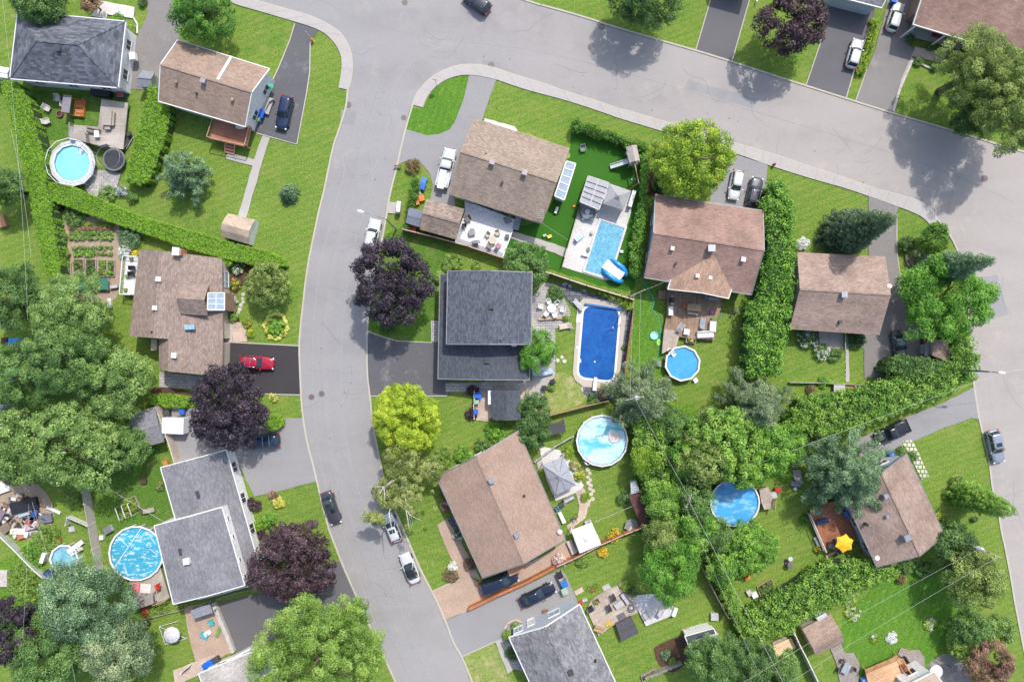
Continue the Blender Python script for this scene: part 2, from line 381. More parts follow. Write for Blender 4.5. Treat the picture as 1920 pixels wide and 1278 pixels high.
def strip(mb,pts,w,z0,z1,off=0.0):
 L,Rr=strip_pts(pts,w,off);n=len(pts);vs=[]
 for a,b in zip(L,Rr):vs+=[(a.x,a.y,z0),(b.x,b.y,z0),(b.x,b.y,z1),(a.x,a.y,z1)]
 fs=[(i*4+k,i*4+(k+1)%4,(i+1)*4+(k+1)%4,(i+1)*4+k)[::-1]for i in range(n-1)for k in range(4)]+[(0,1,2,3),tuple((n-1)*4+k for k in(3,2,1,0))]
 mb.add(vs,fs)
def ribbon(mb,pts,w,z,off=0.0):
 L,Rr=strip_pts(pts,w,off);vs=[]
 for a,b in zip(L,Rr):vs+=[(a.x,a.y,z),(b.x,b.y,z)]
 mb.add(vs,[(2*i,2*i+1,2*i+3,2*i+2)for i in range(len(pts)-1)])
def area_sheet(name,px,m,z,ang=0.0,sm=0):
 if sm:px=smooth(px+[px[0]],sm)[:-1]
 pl=ccw(W2(px));out=[];jit=.16 if sm else .045
 for i in range(len(pl)):
  a,b=Vector(pl[i]),Vector(pl[(i+1)%len(pl)]);L=(b-a).length;k_=max(1,int(L/.7));nn=Vector((b.y-a.y,a.x-b.x)).normalized()if L>1e-6 else Vector((0,0))
  for j in range(k_):q=a.lerp(b,j/k_)+nn*(rnd.uniform(-jit,jit)if j else 0);out.append((q.x,q.y))
 mb=MB(ang=ang);mb.sheet(out,z);return struct(mb.build(name,m))
# the ground, roads, pavements
g=MB();q=600;g.add([(-q,-q,0),(q,-q,0),(q,q,0),(-q,q,0)],[(0,1,2,3)]);struct(g.build('ground',lawn))
west=[(474,0),(511,10.6),(551,22),(584,32),(615,47),(638,63),(652,84.5),(659,106),(660,131),(657,155),(652,169)]
west2=[(652,169),(649,199),(638,237),(626,272),(615,322),(608,357),(598,397),(589,440),(579.5,487),(572.5,533),(568,575),(564,610),(561.5,649),(563,701),(566,759),(572,806),(580,845),(585,862),(594.5,902),(606,951),(618,994),(632,1031),(646,1066),(670,1120),(690,1165),(718,1225),(742,1278),(790,1380),(920,1720)]
westN=[(-100,-170),(200,-84),(400,-24),(474,0)]
east=[(774,197),(781,178),(795,160),(814,143),(835,132),(854,125),(873,122),(901,123),(929,129),(960,140),(1018,157),(1065,174),(1112,188),(1160,204),(1257,232),(1340,258),(1415,280),(1462,294),(1520,314),(1580,333),(1637,353),(1689,367),(1719,376),(1741,390),(1757,411)]
east2=[(774,197),(762.6,235),(751,282),(745,310),(732,362),(725,404),(713,468),(703,520),(695,560),(690,600),(688,644),(689,703),(694,745),(699,794),(708,841),(721,900),(740,953),(763,1007),(787,1063),(810,1108),(830,1150),(851,1204),(866,1230),(886,1278),(925,1380),(1055,1720)]
farE=[(1757,411),(1780,440),(1798,478),(1808,520),(1815,580),(1820,650),(1823,700),(1826,725),(1836,786),(1845,825),(1854,864),(1860,913),(1870,951),(1877,995),(1885,1031),(1896,1090),(1902,1127),(1911,1174),(1919,1215),(1932,1278),(1950,1390),(2010,1720)]
north=[(983,0),(1018,10.6),(1065,23.5),(1112,37.6),(1140,47),(1238,76),(1304,95),(1372,116),(1445,140),(1520,164),(1586,185),(1672,212),(1755,236),(1825,257),(1920,285),(2150,350)]
northN=[(380,-190),(700,-92),(983,0)]
sm=lambda p:smooth(p,4)
roadpoly=sm(northN)[:-1]+sm(north)+[(2130,1720)]+sm(farE)[::-1][:-1]+sm(east)[::-1][:-1]+sm(east2)[:-0 or None]+sm(west2)[::-1][:-1]+sm(west)[::-1][:-1]+sm(westN)[::-1]
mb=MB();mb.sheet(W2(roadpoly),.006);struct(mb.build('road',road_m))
for pts in(west2,east2,farE,northN[:]+north[1:],westN+west[1:],east):
 mb=MB();side=.0
 strip(mb,W2(sm(pts)),.24,0,.10);struct(mb.build('kerb',kerb_m))
def sidewalk(outer,inner):
 o=W2(sm(outer));i=W2(sm(inner));mb=MB();mb.prism(o+i[::-1],0,.12)
 mb.m=1
 def at(poly,t):
  L=[0]
  for a,b in zip(poly,poly[1:]):L.append(L[-1]+math.dist(a,b))
  d=t*L[-1]
  for k in range(len(poly)-1):
   if L[k+1]>=d:
    u=(d-L[k])/max(1e-6,L[k+1]-L[k]);return(poly[k][0]+(poly[k+1][0]-poly[k][0])*u,poly[k][1]+(poly[k+1][1]-poly[k][1])*u)
  return poly[-1]
 LL=sum(math.dist(a,b)for a,b in zip(o,o[1:]));n=int(LL/2.6)
 for k in range(1,n):
  a=at(o,k/n);b=at(i,k/n);ribbon(mb,[a,b],.04,.124)
 struct(mb.build('sidewalk',[walk_m,joint]))
wi=[(428,0),(443,9),(493,23.5),(544,38.7),(582,50.5),(607,62),(626,80),(638,101),(641,122),(639,142),(635,165)]
sidewalk(west,wi)
sidewalk([(-100,-170),(200,-84),(400,-24),(474,0)],[(-100,-186),(200,-100),(380,-20),(428,0)])
ei=[(793,202),(800,185),(814,166),(835,151),(858,143),(880,141),(905,144),(931,150),(960,160),(995,171),(1065,190),(1135,213),(1160,222),(1236,245),(1320,271),(1382,289),(1438,309),(1520,335),(1580,352),(1628,368),(1684,388),(1719,402),(1736,414),(1748,428)]
sidewalk(east,ei)
centre=[(800,1290),(745,1165),(690,1010),(645,880),(628,760),(626,660),(632,560),(650,460),(672,380),(692,300),(712,230),(735,160)]
mb=MB()
for off,w in((1.7,.07),):ribbon(mb,W2(sm(centre)),w,.010,off)
ribbon(mb,W2(sm([(560,-20),(700,45),(830,75),(1000,95),(1200,145),(1400,205),(1600,265),(1780,325),(1900,380)])),.06,.010)
struct(mb.build('road_seam',seam))
mb=MB()
for off,w in((-1.1,.10),(3.0,.08)):ribbon(mb,W2(sm(centre)),w,.010,off)
ribbon(mb,W2(sm([(730,190),(760,130),(820,90),(900,85),(1000,110),(1200,165),(1450,240),(1650,310),(1760,360),(1800,430),(1825,520),(1850,700),(1870,820)])),.10,.010)
struct(mb.build('pale_road_seam',seam2))
mb=MB();cr=random.Random(3)
def crack(x,y,ang,L,w=.035,m=mb):
 pts=[(x,y)]
 for k in range(int(L/6)):
  ang+=cr.uniform(-.5,.5);pts.append((pts[-1][0]+6*math.cos(ang),pts[-1][1]+6*math.sin(ang)))
 if len(pts)>1:ribbon(m,W2(pts),w,.012)
for x,y,a,L in((720,700,.1,40),(697,726,3.1,60),(600,606,.2,60),(600,730,1.2,70),(640,470,.4,50),(690,290,1.5,110),(640,300,1.7,60),(1280,130,.3,120),(1250,150,1.7,70),(1590,60,1.0,1),(1560,240,.4,60),(1620,290,-.4,50),(1800,330,1.9,80),(1880,700,1.6,120),(1900,900,1.5,90),(1880,520,1.2,80),(680,940,1.1,80),(700,1060,.9,60),(740,1120,2.9,60),(620,900,1.5,60),(700,90,2.4,80),(800,60,.6,60),(830,110,-.5,60),(960,60,.3,90),(1040,120,.2,70),(1150,110,.5,60),(1400,180,.4,70)):crack(x,y,a,L)
for k in range(26):
 a_=cr.choice(centre[1:-1]);crack(a_[0]+cr.uniform(-36,36),a_[1]+cr.uniform(-60,60),cr.choice([1.5,1.4,0,3.1])+cr.uniform(-.3,.3),cr.uniform(15,40),.03)
for k in range(22):x_=cr.uniform(780,1780);crack(x_,60+(x_-780)*.29+cr.uniform(0,40),cr.choice([.3,1.8])+cr.uniform(-.3,.3),cr.uniform(15,50),.03)
struct(mb.build('road_crack',crackm))
mb=MB()
for pts,w in(([(a[0]-17,a[1])for a in centre],.9),([(a[0]+8,a[1])for a in centre],.9),([(a[0]+32,a[1])for a in centre],.7)):ribbon(mb,W2(sm(pts)),w,.0085)
struct(mb.build('tyre_lane',road_lane))
for px,m_ in(([(575,728),(615,726),(618,752),(578,756)],road_lane),([(640,205),(668,208),(664,236),(638,232)],drive_l),([(905,112),(940,118),(938,134),(903,130)],drive_l),([(1110,40),(1145,48),(1142,62),(1108,56)],drive_l),([(1290,150),(1420,186),(1412,204),(1284,166)],road_lane),([(1835,520),(1870,515),(1890,590),(1850,600)],road_lane),([(700,700),(690,720),(640,712),(648,696)],road_lane)):
 mb=MB();mb.sheet(W2(px),.0075);struct(mb.build('road_patch',m_))
mb=MB()
for k in range(70):
 if k%2:a_=cr.choice(centre[1:-1]);x_,y_=a_[0]+cr.uniform(-34,34),a_[1]+cr.uniform(-60,60)
 else:x_=cr.uniform(780,1780);y_=50+(x_-780)*.29+cr.uniform(0,55)
 q_=P(x_,y_);mb.lathe((q_.x,q_.y,0),[(cr.uniform(.04,.13),.0105),(.03,.0115)],7)
struct(mb.build('oil_spots',crackm))
DR=[
('driveway',[(279,-30),(335,-30),(322,0),(347,50),(322,100),(303,140),(300,168),(243,168),(250,90),(262,60),(276,30)],drive_b),
('driveway',[(553,43),(598,56),(582,80),(581,136),(575,176),(557,271),(481,250),(478,240),(502,188),(511,152),(523,127),(544,75)],drive_d),
('driveway',[(880,140),(931,149),(905,222),(880,300),(850,365),(856,400),(800,400),(812,350),(806,325),(790,307),(762,302),(745,310),(752,280),(762,243),(800,254),(822,252),(843,243),(852,230),(868,190)],drive_l),
('driveway',[(690,621),(720,632),(746,639.6),(809,642),(842,642),(842,742),(695,742),(689,690)],drive_d),
('driveway',[(424,641),(561,648),(564,740),(420,738)],drive_k),
('driveway',[(300,764),(345,764),(470,775),(532,783),(567,783),(573,806),(594,902),(526,919),(477,930),(455,885),(440,850),(400,850),(330,880)],drive_l),
('driveway',[(400,1131),(478,1113),(560,1085),(624,1055),(640,1050),(674,1123),(620,1150),(520,1195),(439,1222)],drive_g),
('driveway',[(809,1108),(862,1083),(878,1075),(900,1095),(1020,1040),(1063,1012),(1078,1038),(1045,1066),(878,1144),(831,1162)],pav_p),
('driveway',[(831,1163),(878,1144),(1052,1066),(1060,1074),(1084,1130),(1020,1172),(952,1205),(945,1196),(866,1230),(851,1204)],drive_l),
('driveway',[(1341,-30),(1414,-30),(1405,0),(1372,116),(1304.5,94),(1332,0)],drive_g),
('driveway',[(1560,-10),(1640,10),(1637,35),(1605,120),(1586.5,184),(1511,160),(1545,60)],drive_g),
('driveway',[(1669,-30),(1720,-30),(1712,0),(1704,85),(1714,95),(1673,211),(1604,189),(1640,95),(1655,40)],drive_b),
('driveway',[(1380,291),(1439,309),(1436,350),(1434,400),(1330,384),(1335,340),(1360,310)],drive_l),
('driveway',[(1628,368),(1685,388),(1679,402),(1681,472),(1687,515),(1702,600),(1738,620),(1740,670),(1672,706),(1620,709),(1620,655),(1600,640),(1640,500),(1628,480)],drive_b),
('driveway',[(1825.5,725),(1837,786),(1820,783),(1808,788),(1765,803),(1713,826),(1675,843),(1630,862),(1585,842),(1600,826),(1695,783),(1763,757)],drive_l),
('driveway',[(1765,1225),(1792,1225),(1815,1252),(1826,1310),(1745,1310),(1742,1240)],drive_b),
('footpath',[(493,255),(507,259),(498.5,282),(462,409),(447,404),(483,280)],walk_m),
('footpath',[(427,286),(481,300),(477.5,312),(423.4,297.6)],walk_m),
('footpath',[(957,432),(1040,457),(1066,468),(1059,483),(1040,474),(951,445)],conc),
('footpath',[(820,983),(838,972),(862,1010),(902,1086),(880,1078),(862,1084),(828,1005)],pav_p),
('footpath',[(838,972),(868,958),(880,985),(856,1000)],pav_d),
('footpath',[(172,31),(188,2),(253,14),(251,34),(203,26),(200,36)],pav_w),
('footpath',[(809,601),(826,601),(826,641),(809,641)],pavers),
('footpath',[(928,1200),(940,1196),(965,1252),(952,1262)],conc),
('footpath',[(940,1196),(960,1190),(990,1262),(965,1252)],pavers),
('footpath',[(1585,630),(1590,630),(1592,716),(1585,716)],conc),
('footpath',[(1690,828),(1706,823),(1714,832),(1741,892),(1727,898),(1700,843)],slab_g),
('footpath',[(419,603),(438,603),(436,642),(419,641)],conc),
('footpath',[(1095,880),(1083,905),(1097,918),(1103,945),(1098,970),(1078,985),(1070,1000),(1062,985),(1082,970),(1086,948),(1080,925),(1072,920),(1068,905)],pav_t),
('footpath',[(1004,860),(1040,848),(1050,860),(1010,880)],conc),
('footpath',[(909,222),(965,238),(970,245),(962,262),(905,250)],pav_w),
('patio',[(437,603),(462,605),(464,640),(437,641)],pav_t),
('patio',[(300,697),(385,705),(385,731),(299,725)],pavers),
('patio',[(835,718),(1010,712),(1010,745),(975,748),(975,735),(836,734)],pavers),
('patio',[(995,560),(1020,530),(1050,545),(1070,585),(1066,602),(1076,617),(1041,615),(1041,700),(1010,745),(1000,745),(996,700)],pavers),
('patio',[(1006,712),(1030,680),(1041,700),(1037,710),(1012,748),(975,748),(975,718)],conc),
('patio',[(1020,535),(1030,528),(1100,548),(1165,566),(1175,580),(1165,580),(1092,559),(1075,575),(1050,545)],pav_d),
('patio',[(1165,566),(1190,578),(1178,640),(1170,700),(1163,706),(1172,600)],pav_d),
('patio',[(1093,725),(1121,732),(1130,730),(1150,735),(1155,750),(1110,752),(1095,738)],pav_d),
('patio',[(917,736),(1000,731),(925,787),(916,790),(888,786),(888,733)],pav_t),
('patio',[(160,315),(228,325),(220,352),(175,372),(160,355)],pavers),
('patio',[(345,1135),(400,1131),(440,1222),(425,1225),(372,1255),(358,1205)],pav_p),
('patio',[(325,1255),(400,1225),(420,1240),(330,1285)],pav_t),
('patio',[(1680,1232),(1688,1212),(1703,1217),(1722,1216),(1732,1230),(1733,1245),(1715,1252),(1700,1250)],gravel),
('patio',[(1556,1215),(1575,1205),(1583,1222),(1600,1222),(1610,1240),(1607,1300),(1577,1300),(1568,1245)],gravel),
('patio',[(1010,835),(1060,845),(1095,910),(1075,925),(1042,938),(1025,900)],pav_w),
('patio',[(1080,1034),(1127,1018),(1120,1000),(1075,1010)],conc),
('patio',[(1485,880),(1500,880),(1505,905),(1492,912)],conc),
('mailbox_pad',[(729,379),(751,379),(750,402),(727,400)],walk_m),
('lawn_patch',[(1071,245),(1208,280),(1200,330),(1192,500),(1176,546),(1055,512),(950,480),(958,436),(1010,412),(1040,370),(1066,290)],turf),
('lawn_patch',[(770,200),(793,204),(812,168),(850,145),(878,143),(868,190),(852,230),(840,243),(820,252),(800,253),(762,243)],lawn_lush),
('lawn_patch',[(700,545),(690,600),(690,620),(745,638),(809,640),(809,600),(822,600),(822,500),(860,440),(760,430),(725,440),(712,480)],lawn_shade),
('lawn_patch',[(1012,745),(1040,700),(1072,705),(1092,725),(1100,750),(1030,782),(1005,782)],lawn_dry),
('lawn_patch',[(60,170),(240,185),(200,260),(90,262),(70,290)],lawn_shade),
('lawn_patch',[(1580,1150),(1700,1060),(1800,1080),(1820,1200),(1765,1226),(1735,1245),(1730,1225),(1700,1212),(1680,1230),(1610,1270),(1580,1210)],lawn_lush),
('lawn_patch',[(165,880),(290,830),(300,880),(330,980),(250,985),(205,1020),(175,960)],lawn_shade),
('lawn_patch',[(-20,1060),(60,1040),(110,1110),(110,1160),(40,1170),(-20,1150)],weeds),
('lawn_patch',[(0,1135),(60,1130),(75,1160),(0,1185)],lawn_lush),
('lawn_patch',[(1195,540),(1230,540),(1245,640),(1240,700),(1190,700),(1185,620)],lawn_lush),
('lawn_patch',[(870,1228),(925,1205),(950,1262),(975,1290),(892,1290)],lawn_dry),
('garden_soil',[(118,415),(220,415),(218,560),(118,545),(102,420)],dirt),
('garden_soil',[(1225,1215),(1240,1205),(1280,1190),(1290,1205),(1290,1235),(1262,1260),(1235,1245)],soil),
('garden_soil',[(1225,320),(1250,370),(1330,385),(1300,390),(1225,370),(1215,360),(1212,330)],soil),
('garden_soil',[(432,490),(500,500),(470,520),(440,560),(450,600),(432,602)],soil),
('garden_soil',[(290,725),(400,738),(340,745),(285,738)],soil),
('garden_soil',[(920,255),(960,240),(1060,280),(1060,300),(1000,290)],lawn_dry),
('garden_soil',[(-20,880),(60,900),(100,950),(85,1010),(20,1000),(-20,960)],dirt),
('garden_soil',[(1190,760),(1300,760),(1500,900),(1450,900),(1340,900),(1330,1000),(1420,1200),(1380,1200),(1340,1080),(1290,1000),(1200,950)],weeds),
]
kp=0
for i,(nm,px,m)in enumerate(DR):
 if nm in('lawn_patch','garden_soil'):kp+=1;zz=.008+.0022*kp
 else:zz=.06+.0022*i
 a={'driveway':-1.12,'footpath':.0,'patio':.0}.get(nm,0)
 area_sheet(nm,px,m,zz,a if m is not pavers else 0,3 if nm in('lawn_patch','garden_soil')else 0)
mb=MB()
for e in([(544,75),(523,127),(511,152)],[(582,80),(581,136),(575,176),(557,271),(481,250)],[(553,45),(544,75)],[(690,621),(720,632),(746,639),(809,642),(809,601)],[(695,742),(838,742),(838,718)],[(1332,0),(1304.5,94)],[(1405,0),(1372,116)],[(1545,60),(1511,160)],[(1637,35),(1605,120),(1586,184)],[(1604,189),(1625,130)],[(429,641),(561,648)],[(564,740),(490,738)],[(866,1230),(925,1203),(945,1196)],[(809,1108),(862,1084)],[(1714,95),(1690,150),(1673,211)],[(1681,402),(1681,472),(1687,515)]):
 strip(mb,W2(e),.14,0,.11)
struct(mb.build('driveway_edging',kerb_m))
def manhole(px,py,r=.38,lab=''):
 mb=MB();c=P(px,py);mb.lathe((c.x,c.y,0),[(r+.1,.007),(r+.1,.02),(r,.022)],18);mb.m=1;mb.lathe((c.x,c.y,0),[(r,.02),(r,.028)],18)
 for k in range(-2,3):mb.box((c.x+k*r*.3,c.y,.031),(.03,r*1.2,.008))
 tag(mb.build('manhole_cover',[plain('manhole_frame',(.20,.18,.17),.7),plain('manhole_iron',(.17,.13,.125),.6,.3)]),lab,'manhole cover','manhole covers in the streets')
for a in((653,197,.38,'round manhole cover beside the west kerb where the corner sidewalk ends'),(1128,50,.38,'reddish manhole cover in the tree shadow at the top street edge'),(921,122,.38,'manhole cover touching the corner sidewalk below the top street'),(1846,335,.4,'manhole cover in the large tree shadow on the right of the top street'),(603,738,.36,'right one of two red-brown manhole covers on the curved street'),(584,744,.36,'left one of two red-brown manhole covers on the curved street'),(757,221,.3,'rusty drain cover at the kerb beside the oval lawn'),(759,5,.35,'manhole cover at the very top edge of the street'),(1106,90,.0001,'')):
 if a[2]>.01:manhole(*a)
# foliage
def leafmat(name,c0,c1,c2,tr=.34):
 c0,c1,c2=[tuple(min(.8,x*f_+.004)for x in q)for q,f_ in((c0,1.45),(c1,1.62),(c2,1.8))]
 m,n,l,b=newmat(name)
 a=n.new('ShaderNodeAttribute');a.attribute_name='tone'
 g=n.new('ShaderNodeNewGeometry');no=noise(n,l,g.outputs['Position'],.45,3)
 ad=n.new('ShaderNodeMath');ad.operation='MULTIPLY_ADD';l.new(no.outputs[0],ad.inputs[0]);ad.inputs[1].default_value=.7
 l.new(a.outputs['Fac'],ad.inputs[2])
 sb=n.new('ShaderNodeMath');sb.operation='SUBTRACT';l.new(ad.outputs[0],sb.inputs[0]);sb.inputs[1].default_value=.35
 r=ramp(n,l,sb.outputs[0],[(.08,c0),(.5,c1),(.92,c2)])
 l.new(r.outputs[0],b.inputs['Base Color']);b.inputs['Roughness'].default_value=.5;b.inputs['Specular IOR Level'].default_value=.35
 t=n.new('ShaderNodeBsdfTranslucent');l.new(r.outputs[0],t.inputs[0])
 ms=n.new('ShaderNodeMixShader');ms.inputs[0].default_value=tr
 l.new(b.outputs[0],ms.inputs[1]);l.new(t.outputs[0],ms.inputs[2]);l.new(ms.outputs[0],n['Material Output'].inputs[0])
 return m
LM=dict(
maple=leafmat('maple_leaves',(.035,.10,.018),(.075,.185,.025),(.15,.30,.045)),
bright=leafmat('bright_green_leaves',(.06,.13,.018),(.15,.245,.045),(.25,.34,.08)),
lime=leafmat('lime_green_leaves',(.04,.125,.014),(.095,.235,.026),(.17,.33,.05)),
gold=leafmat('golden_leaves',(.13,.21,.012),(.28,.37,.026),(.40,.46,.05)),
yg=leafmat('yellow_green_leaves',(.07,.15,.014),(.175,.275,.024),(.32,.38,.04)),
purple=leafmat('purple_leaves',(.010,.007,.011),(.022,.015,.024),(.055,.038,.055),.1),
redpurple=leafmat('reddish_purple_leaves',(.018,.009,.012),(.038,.020,.026),(.085,.052,.062),.1),
dark=leafmat('dark_green_leaves',(.026,.062,.018),(.060,.125,.032),(.13,.22,.06)),
mid=leafmat('mid_green_leaves',(.036,.085,.022),(.088,.170,.042),(.175,.275,.078)),
soft=leafmat('soft_light_green_leaves',(.06,.12,.03),(.145,.235,.062),(.25,.35,.11)),
olive=leafmat('olive_green_leaves',(.06,.10,.022),(.14,.20,.045),(.29,.35,.11)),
pine=leafmat('pine_needles',(.028,.065,.03),(.075,.135,.062),(.19,.27,.14),.1),
bluepine=leafmat('blue_green_needles',(.024,.055,.024),(.080,.145,.066),(.20,.29,.15),.1),
greyfir=leafmat('grey_green_needles',(.03,.062,.028),(.095,.145,.066),(.26,.30,.155),.1),
spruce=leafmat('spruce_needles',(.022,.05,.024),(.05,.095,.045),(.16,.20,.09),.08),
birch=leafmat('birch_leaves',(.07,.10,.02),(.17,.21,.05),(.33,.36,.14)),
hedge=leafmat('clipped_hedge_leaves',(.10,.20,.014),(.155,.29,.022),(.21,.35,.036)),
cedar=leafmat('cedar_foliage',(.035,.10,.012),(.085,.20,.022),(.19,.33,.04),.15),
cedary=leafmat('yellowish_cedar_foliage',(.045,.12,.015),(.115,.225,.028),(.23,.34,.06),.15),
dhedge=leafmat('dark_hedge_leaves',(.03,.08,.012),(.07,.16,.02),(.14,.26,.035)),
brown=leafmat('bronze_shrub_leaves',(.06,.05,.02),(.16,.13,.05),(.32,.26,.10)),
reddish=leafmat('reddish_bush_leaves',(.08,.045,.035),(.20,.12,.08),(.34,.24,.14)),
white=leafmat('white_blossom',(.45,.5,.35),(.65,.68,.55),(.8,.8,.75),.1),
silver=leafmat('silver_leaves',(.16,.19,.20),(.30,.33,.36),(.45,.48,.52)),
orange=leafmat('orange_blossom',(.55,.20,.01),(.75,.36,.02),(.8,.5,.05),.1),
yellow=leafmat('yellow_blossom',(.34,.32,.04),(.46,.44,.08),(.55,.52,.20),.1),
red=leafmat('red_blossom',(.45,.03,.02),(.6,.06,.03),(.7,.12,.08),.1),
pinkf=leafmat('pink_blossom',(.5,.2,.2),(.65,.4,.38),(.75,.6,.55),.1),
)
rng=np.random.default_rng(11)
def leaves_mesh(name,clumps,n,size,mats,parent=None,aspect=.6,radial=None,org=(0,0,0),up=.40,flat=.0,extra=None,rand=.45,under=.25):
 """many leaf-sized faces spread over clumps [(x, y, z, r, squash, tone)]"""
 cl=np.array(clumps,float);w=cl[:,3]**2;w/=w.sum()
 idx=rng.choice(len(cl),n,p=w);c=cl[idx]
 d=rng.normal(size=(n,3));d/=np.linalg.norm(d,axis=1)[:,None]
 fl=(d[:,2]<0)&(rng.random(n)>under);d[fl,2]*=-1
 rr=c[:,3]*rng.uniform(.62,1.08,n)
 p=c[:,:3]+d*rr[:,None]*np.stack([np.ones(n),np.ones(n),c[:,4]],1)
 nr=d+rng.normal(size=(n,3))*rand;nr[:,2]+=up;nr/=np.linalg.norm(nr,axis=1)[:,None]
 if radial is not None:
  t=p-np.array(radial);t[:,2]*=.3;t+=rng.normal(size=(n,3))*.35*np.linalg.norm(t,axis=1)[:,None]
 else:t=rng.normal(size=(n,3))
 t-=nr*(t*nr).sum(1)[:,None];t/=(np.linalg.norm(t,axis=1)[:,None]+1e-9)
 b=np.cross(nr,t);s=size*rng.uniform(.65,1.35,n)[:,None]
 o=np.array(org,float)
 v=np.empty((n,4,3));v[:,0]=p-t*s*.5;v[:,1]=p+b*s*aspect*.5-t*s*.05;v[:,2]=p+t*s*.5;v[:,3]=p-b*s*aspect*.5-t*s*.05
 tone=np.clip(c[:,5]*.5+rng.random(n)*.5,0,1)
 v=(v.reshape(-1,3)-o)
 me=bpy.data.meshes.new(name);me.vertices.add(n*4);me.vertices.foreach_set('co',v.astype(np.float32).ravel())
 me.loops.add(n*4);me.loops.foreach_set('vertex_index',np.arange(n*4,dtype=np.int32))
 me.polygons.add(n);me.polygons.foreach_set('loop_start',np.arange(0,n*4,4,dtype=np.int32));
 try:me.polygons.foreach_set('loop_total',np.full(n,4,dtype=np.int32))
 except Exception:pass
 mats=mats if isinstance(mats,(list,tuple))else[mats]
 for m in mats:me.materials.append(m)
 if len(mats)>1:
  mi=((np.modf(c[:,5]*7.13)[0]<(extra or .3))&(rng.random(n)<.75)).astype(np.int32);me.polygons.foreach_set('material_index',mi)
 me.update(calc_edges=True);at=me.attributes.new('tone','FLOAT','FACE');at.data.foreach_set('value',tone.astype(np.float32))
 ob=bpy.data.objects.new(name,me);C.objects.link(ob)
 if parent is not None:ob.parent=parent
 return ob
def lobes(r,k=.12):
 a=rng.uniform(0,6.28,4);f=[2,3,5,8]
 return lambda t:r*(1+k*sum(math.sin(f[i]*t+a[i])/(1+.35*i)for i in range(4))*.6)
def trunk_limbs(root,c,h,r0,zb,rc,mat=bark,nl=6):
 mb=MB(c);x,y=c[0],c[1]
 mb.tube([(x,y,-.05),(x+.05,y,h*.3),(x,y+.08,h*.6),(x,y,h*.82)],[r0*1.25,r0,r0*.65,r0*.2],8)
 mb.build('trunk',mat,root,True)
 mb=MB(c)
 for k in range(nl):
  a=2.4*k+rnd.random();z=h*(.3+.4*k/nl);rr=rc*rnd.uniform(.5,.8)
  mb.tube([(x,y,z),(x+.5*rr*math.cos(a),y+.5*rr*math.sin(a),z+h*.1),(x+rr*math.cos(a+.2),y+rr*math.sin(a+.2),z+h*.2)],[r0*.45,r0*.28,r0*.08],5)
 mb.build('limb',mat,root,True)
def round_tree(name,label,px,py,rp,h,kind,cat='tree',group=None,leaf=.20,rc=.72,dens=1.0,el=(1,1),zc=.62,k=.12,mat=bark,squash=.7,asp=.62,aim=True):
 """px, py, rp: crown centre and radius in the photograph; the crown is widest at zc*h"""
 zt=h*zc;f=K*(H-zt)/H
 c=P(px,py,zt)if aim else P(px,py);r=rp*f;base=Vector((c.x,c.y,0))
 root=thing(name,label,cat,base,0,group)
 trunk_limbs(root,base,h,max(.08,.035*h),zt,r,mat)
 rzu=h-zt;rzd=h*zc-h*.22;L=lobes(1,k)
 N=int(2.1*(r/rc)**2*1.25*el[0]*el[1])+6;cl=[]
 for i in range(N):
  t=rng.uniform(0,2*math.pi);u=rng.uniform(-.28,1.0)
  q=math.sqrt(max(0,1-u*u))**.85;rad=r*L(t)*q*rng.uniform(.84,1.0)
  z=zt+(rzu if u>0 else rzd)*u*(1-.06*rng.random())*rng.uniform(.86,1.04)
  r_=rc*rng.uniform(.65,1.25)
  rad=max(0,rad-r_*.45)
  cl.append((c.x+rad*el[0]*math.cos(t),c.y+rad*el[1]*math.sin(t),z-r_*.3,r_,squash,rng.random()))
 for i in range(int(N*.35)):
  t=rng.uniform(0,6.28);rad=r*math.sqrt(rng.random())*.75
  cl.append((c.x+rad*el[0]*math.cos(t),c.y+rad*el[1]*math.sin(t),zt+rzu*rng.uniform(-.3,.35),rc*1.3,.6,rng.random()*.4))  # inner clumps get a darker tone, painting shade inside the crown
 n=int(len(cl)*2*math.pi*rc*rc/(leaf*leaf*asp*.5)*.66*dens)
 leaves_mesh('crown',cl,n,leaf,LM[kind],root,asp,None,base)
 return root
def cone_tree(name,label,px,py,rp,h,kind,cat='conifer tree',group=None,leaf=.26,rc=.42,dens=1.0,power=.85,zlow=.06,star=0,asp=.3,base_px=True):
 """conifer: px, py = foot of the trunk in the photograph, rp = radius of the lowest branches"""
 c=P(px,py);r=rp*K;root=thing(name,label,cat,c,0,group);x,y=c.x,c.y
 mb=MB(c);mb.tube([(x,y,-.05),(x,y,h*.5),(x,y,h*.97)],[.03*h*.7,.018*h,.02],7);mb.build('trunk',bark,root,True)
 cl=[];lv=int(h/(rc*1.15));
 for i in range(lv):
  q=i/lv;z=h*(zlow+(1-zlow)*q);R_=r*(1-q)**power+.12
  m=star if star else max(3,int(2*math.pi*R_/(rc*1.5)));a0=rng.uniform(0,6.28)
  for j in range(m):
   a=a0+2*math.pi*j/m+rng.normal()*.12;rl=R_*rng.uniform(.72,1.12);ns=max(1,int(rl/(rc*1.15)))
   tn=rng.random()
   for s_ in range(ns):
    e=(s_+1)/ns
    if e<.3 and ns>3:continue
    cl.append((x+rl*e*math.cos(a),y+rl*e*math.sin(a),z-.16*rl*e+rng.normal()*.05,rc*rng.uniform(.7,1.2)*(1.15-.35*e),.55,.6*tn+.4*rng.random()))
 n=int(len(cl)*2*math.pi*rc*rc/(leaf*leaf*asp*.5)*.42*dens)
 leaves_mesh('crown',cl,n,leaf,LM[kind],root,asp,(x,y,h*.5),c,up=.35)
 return root
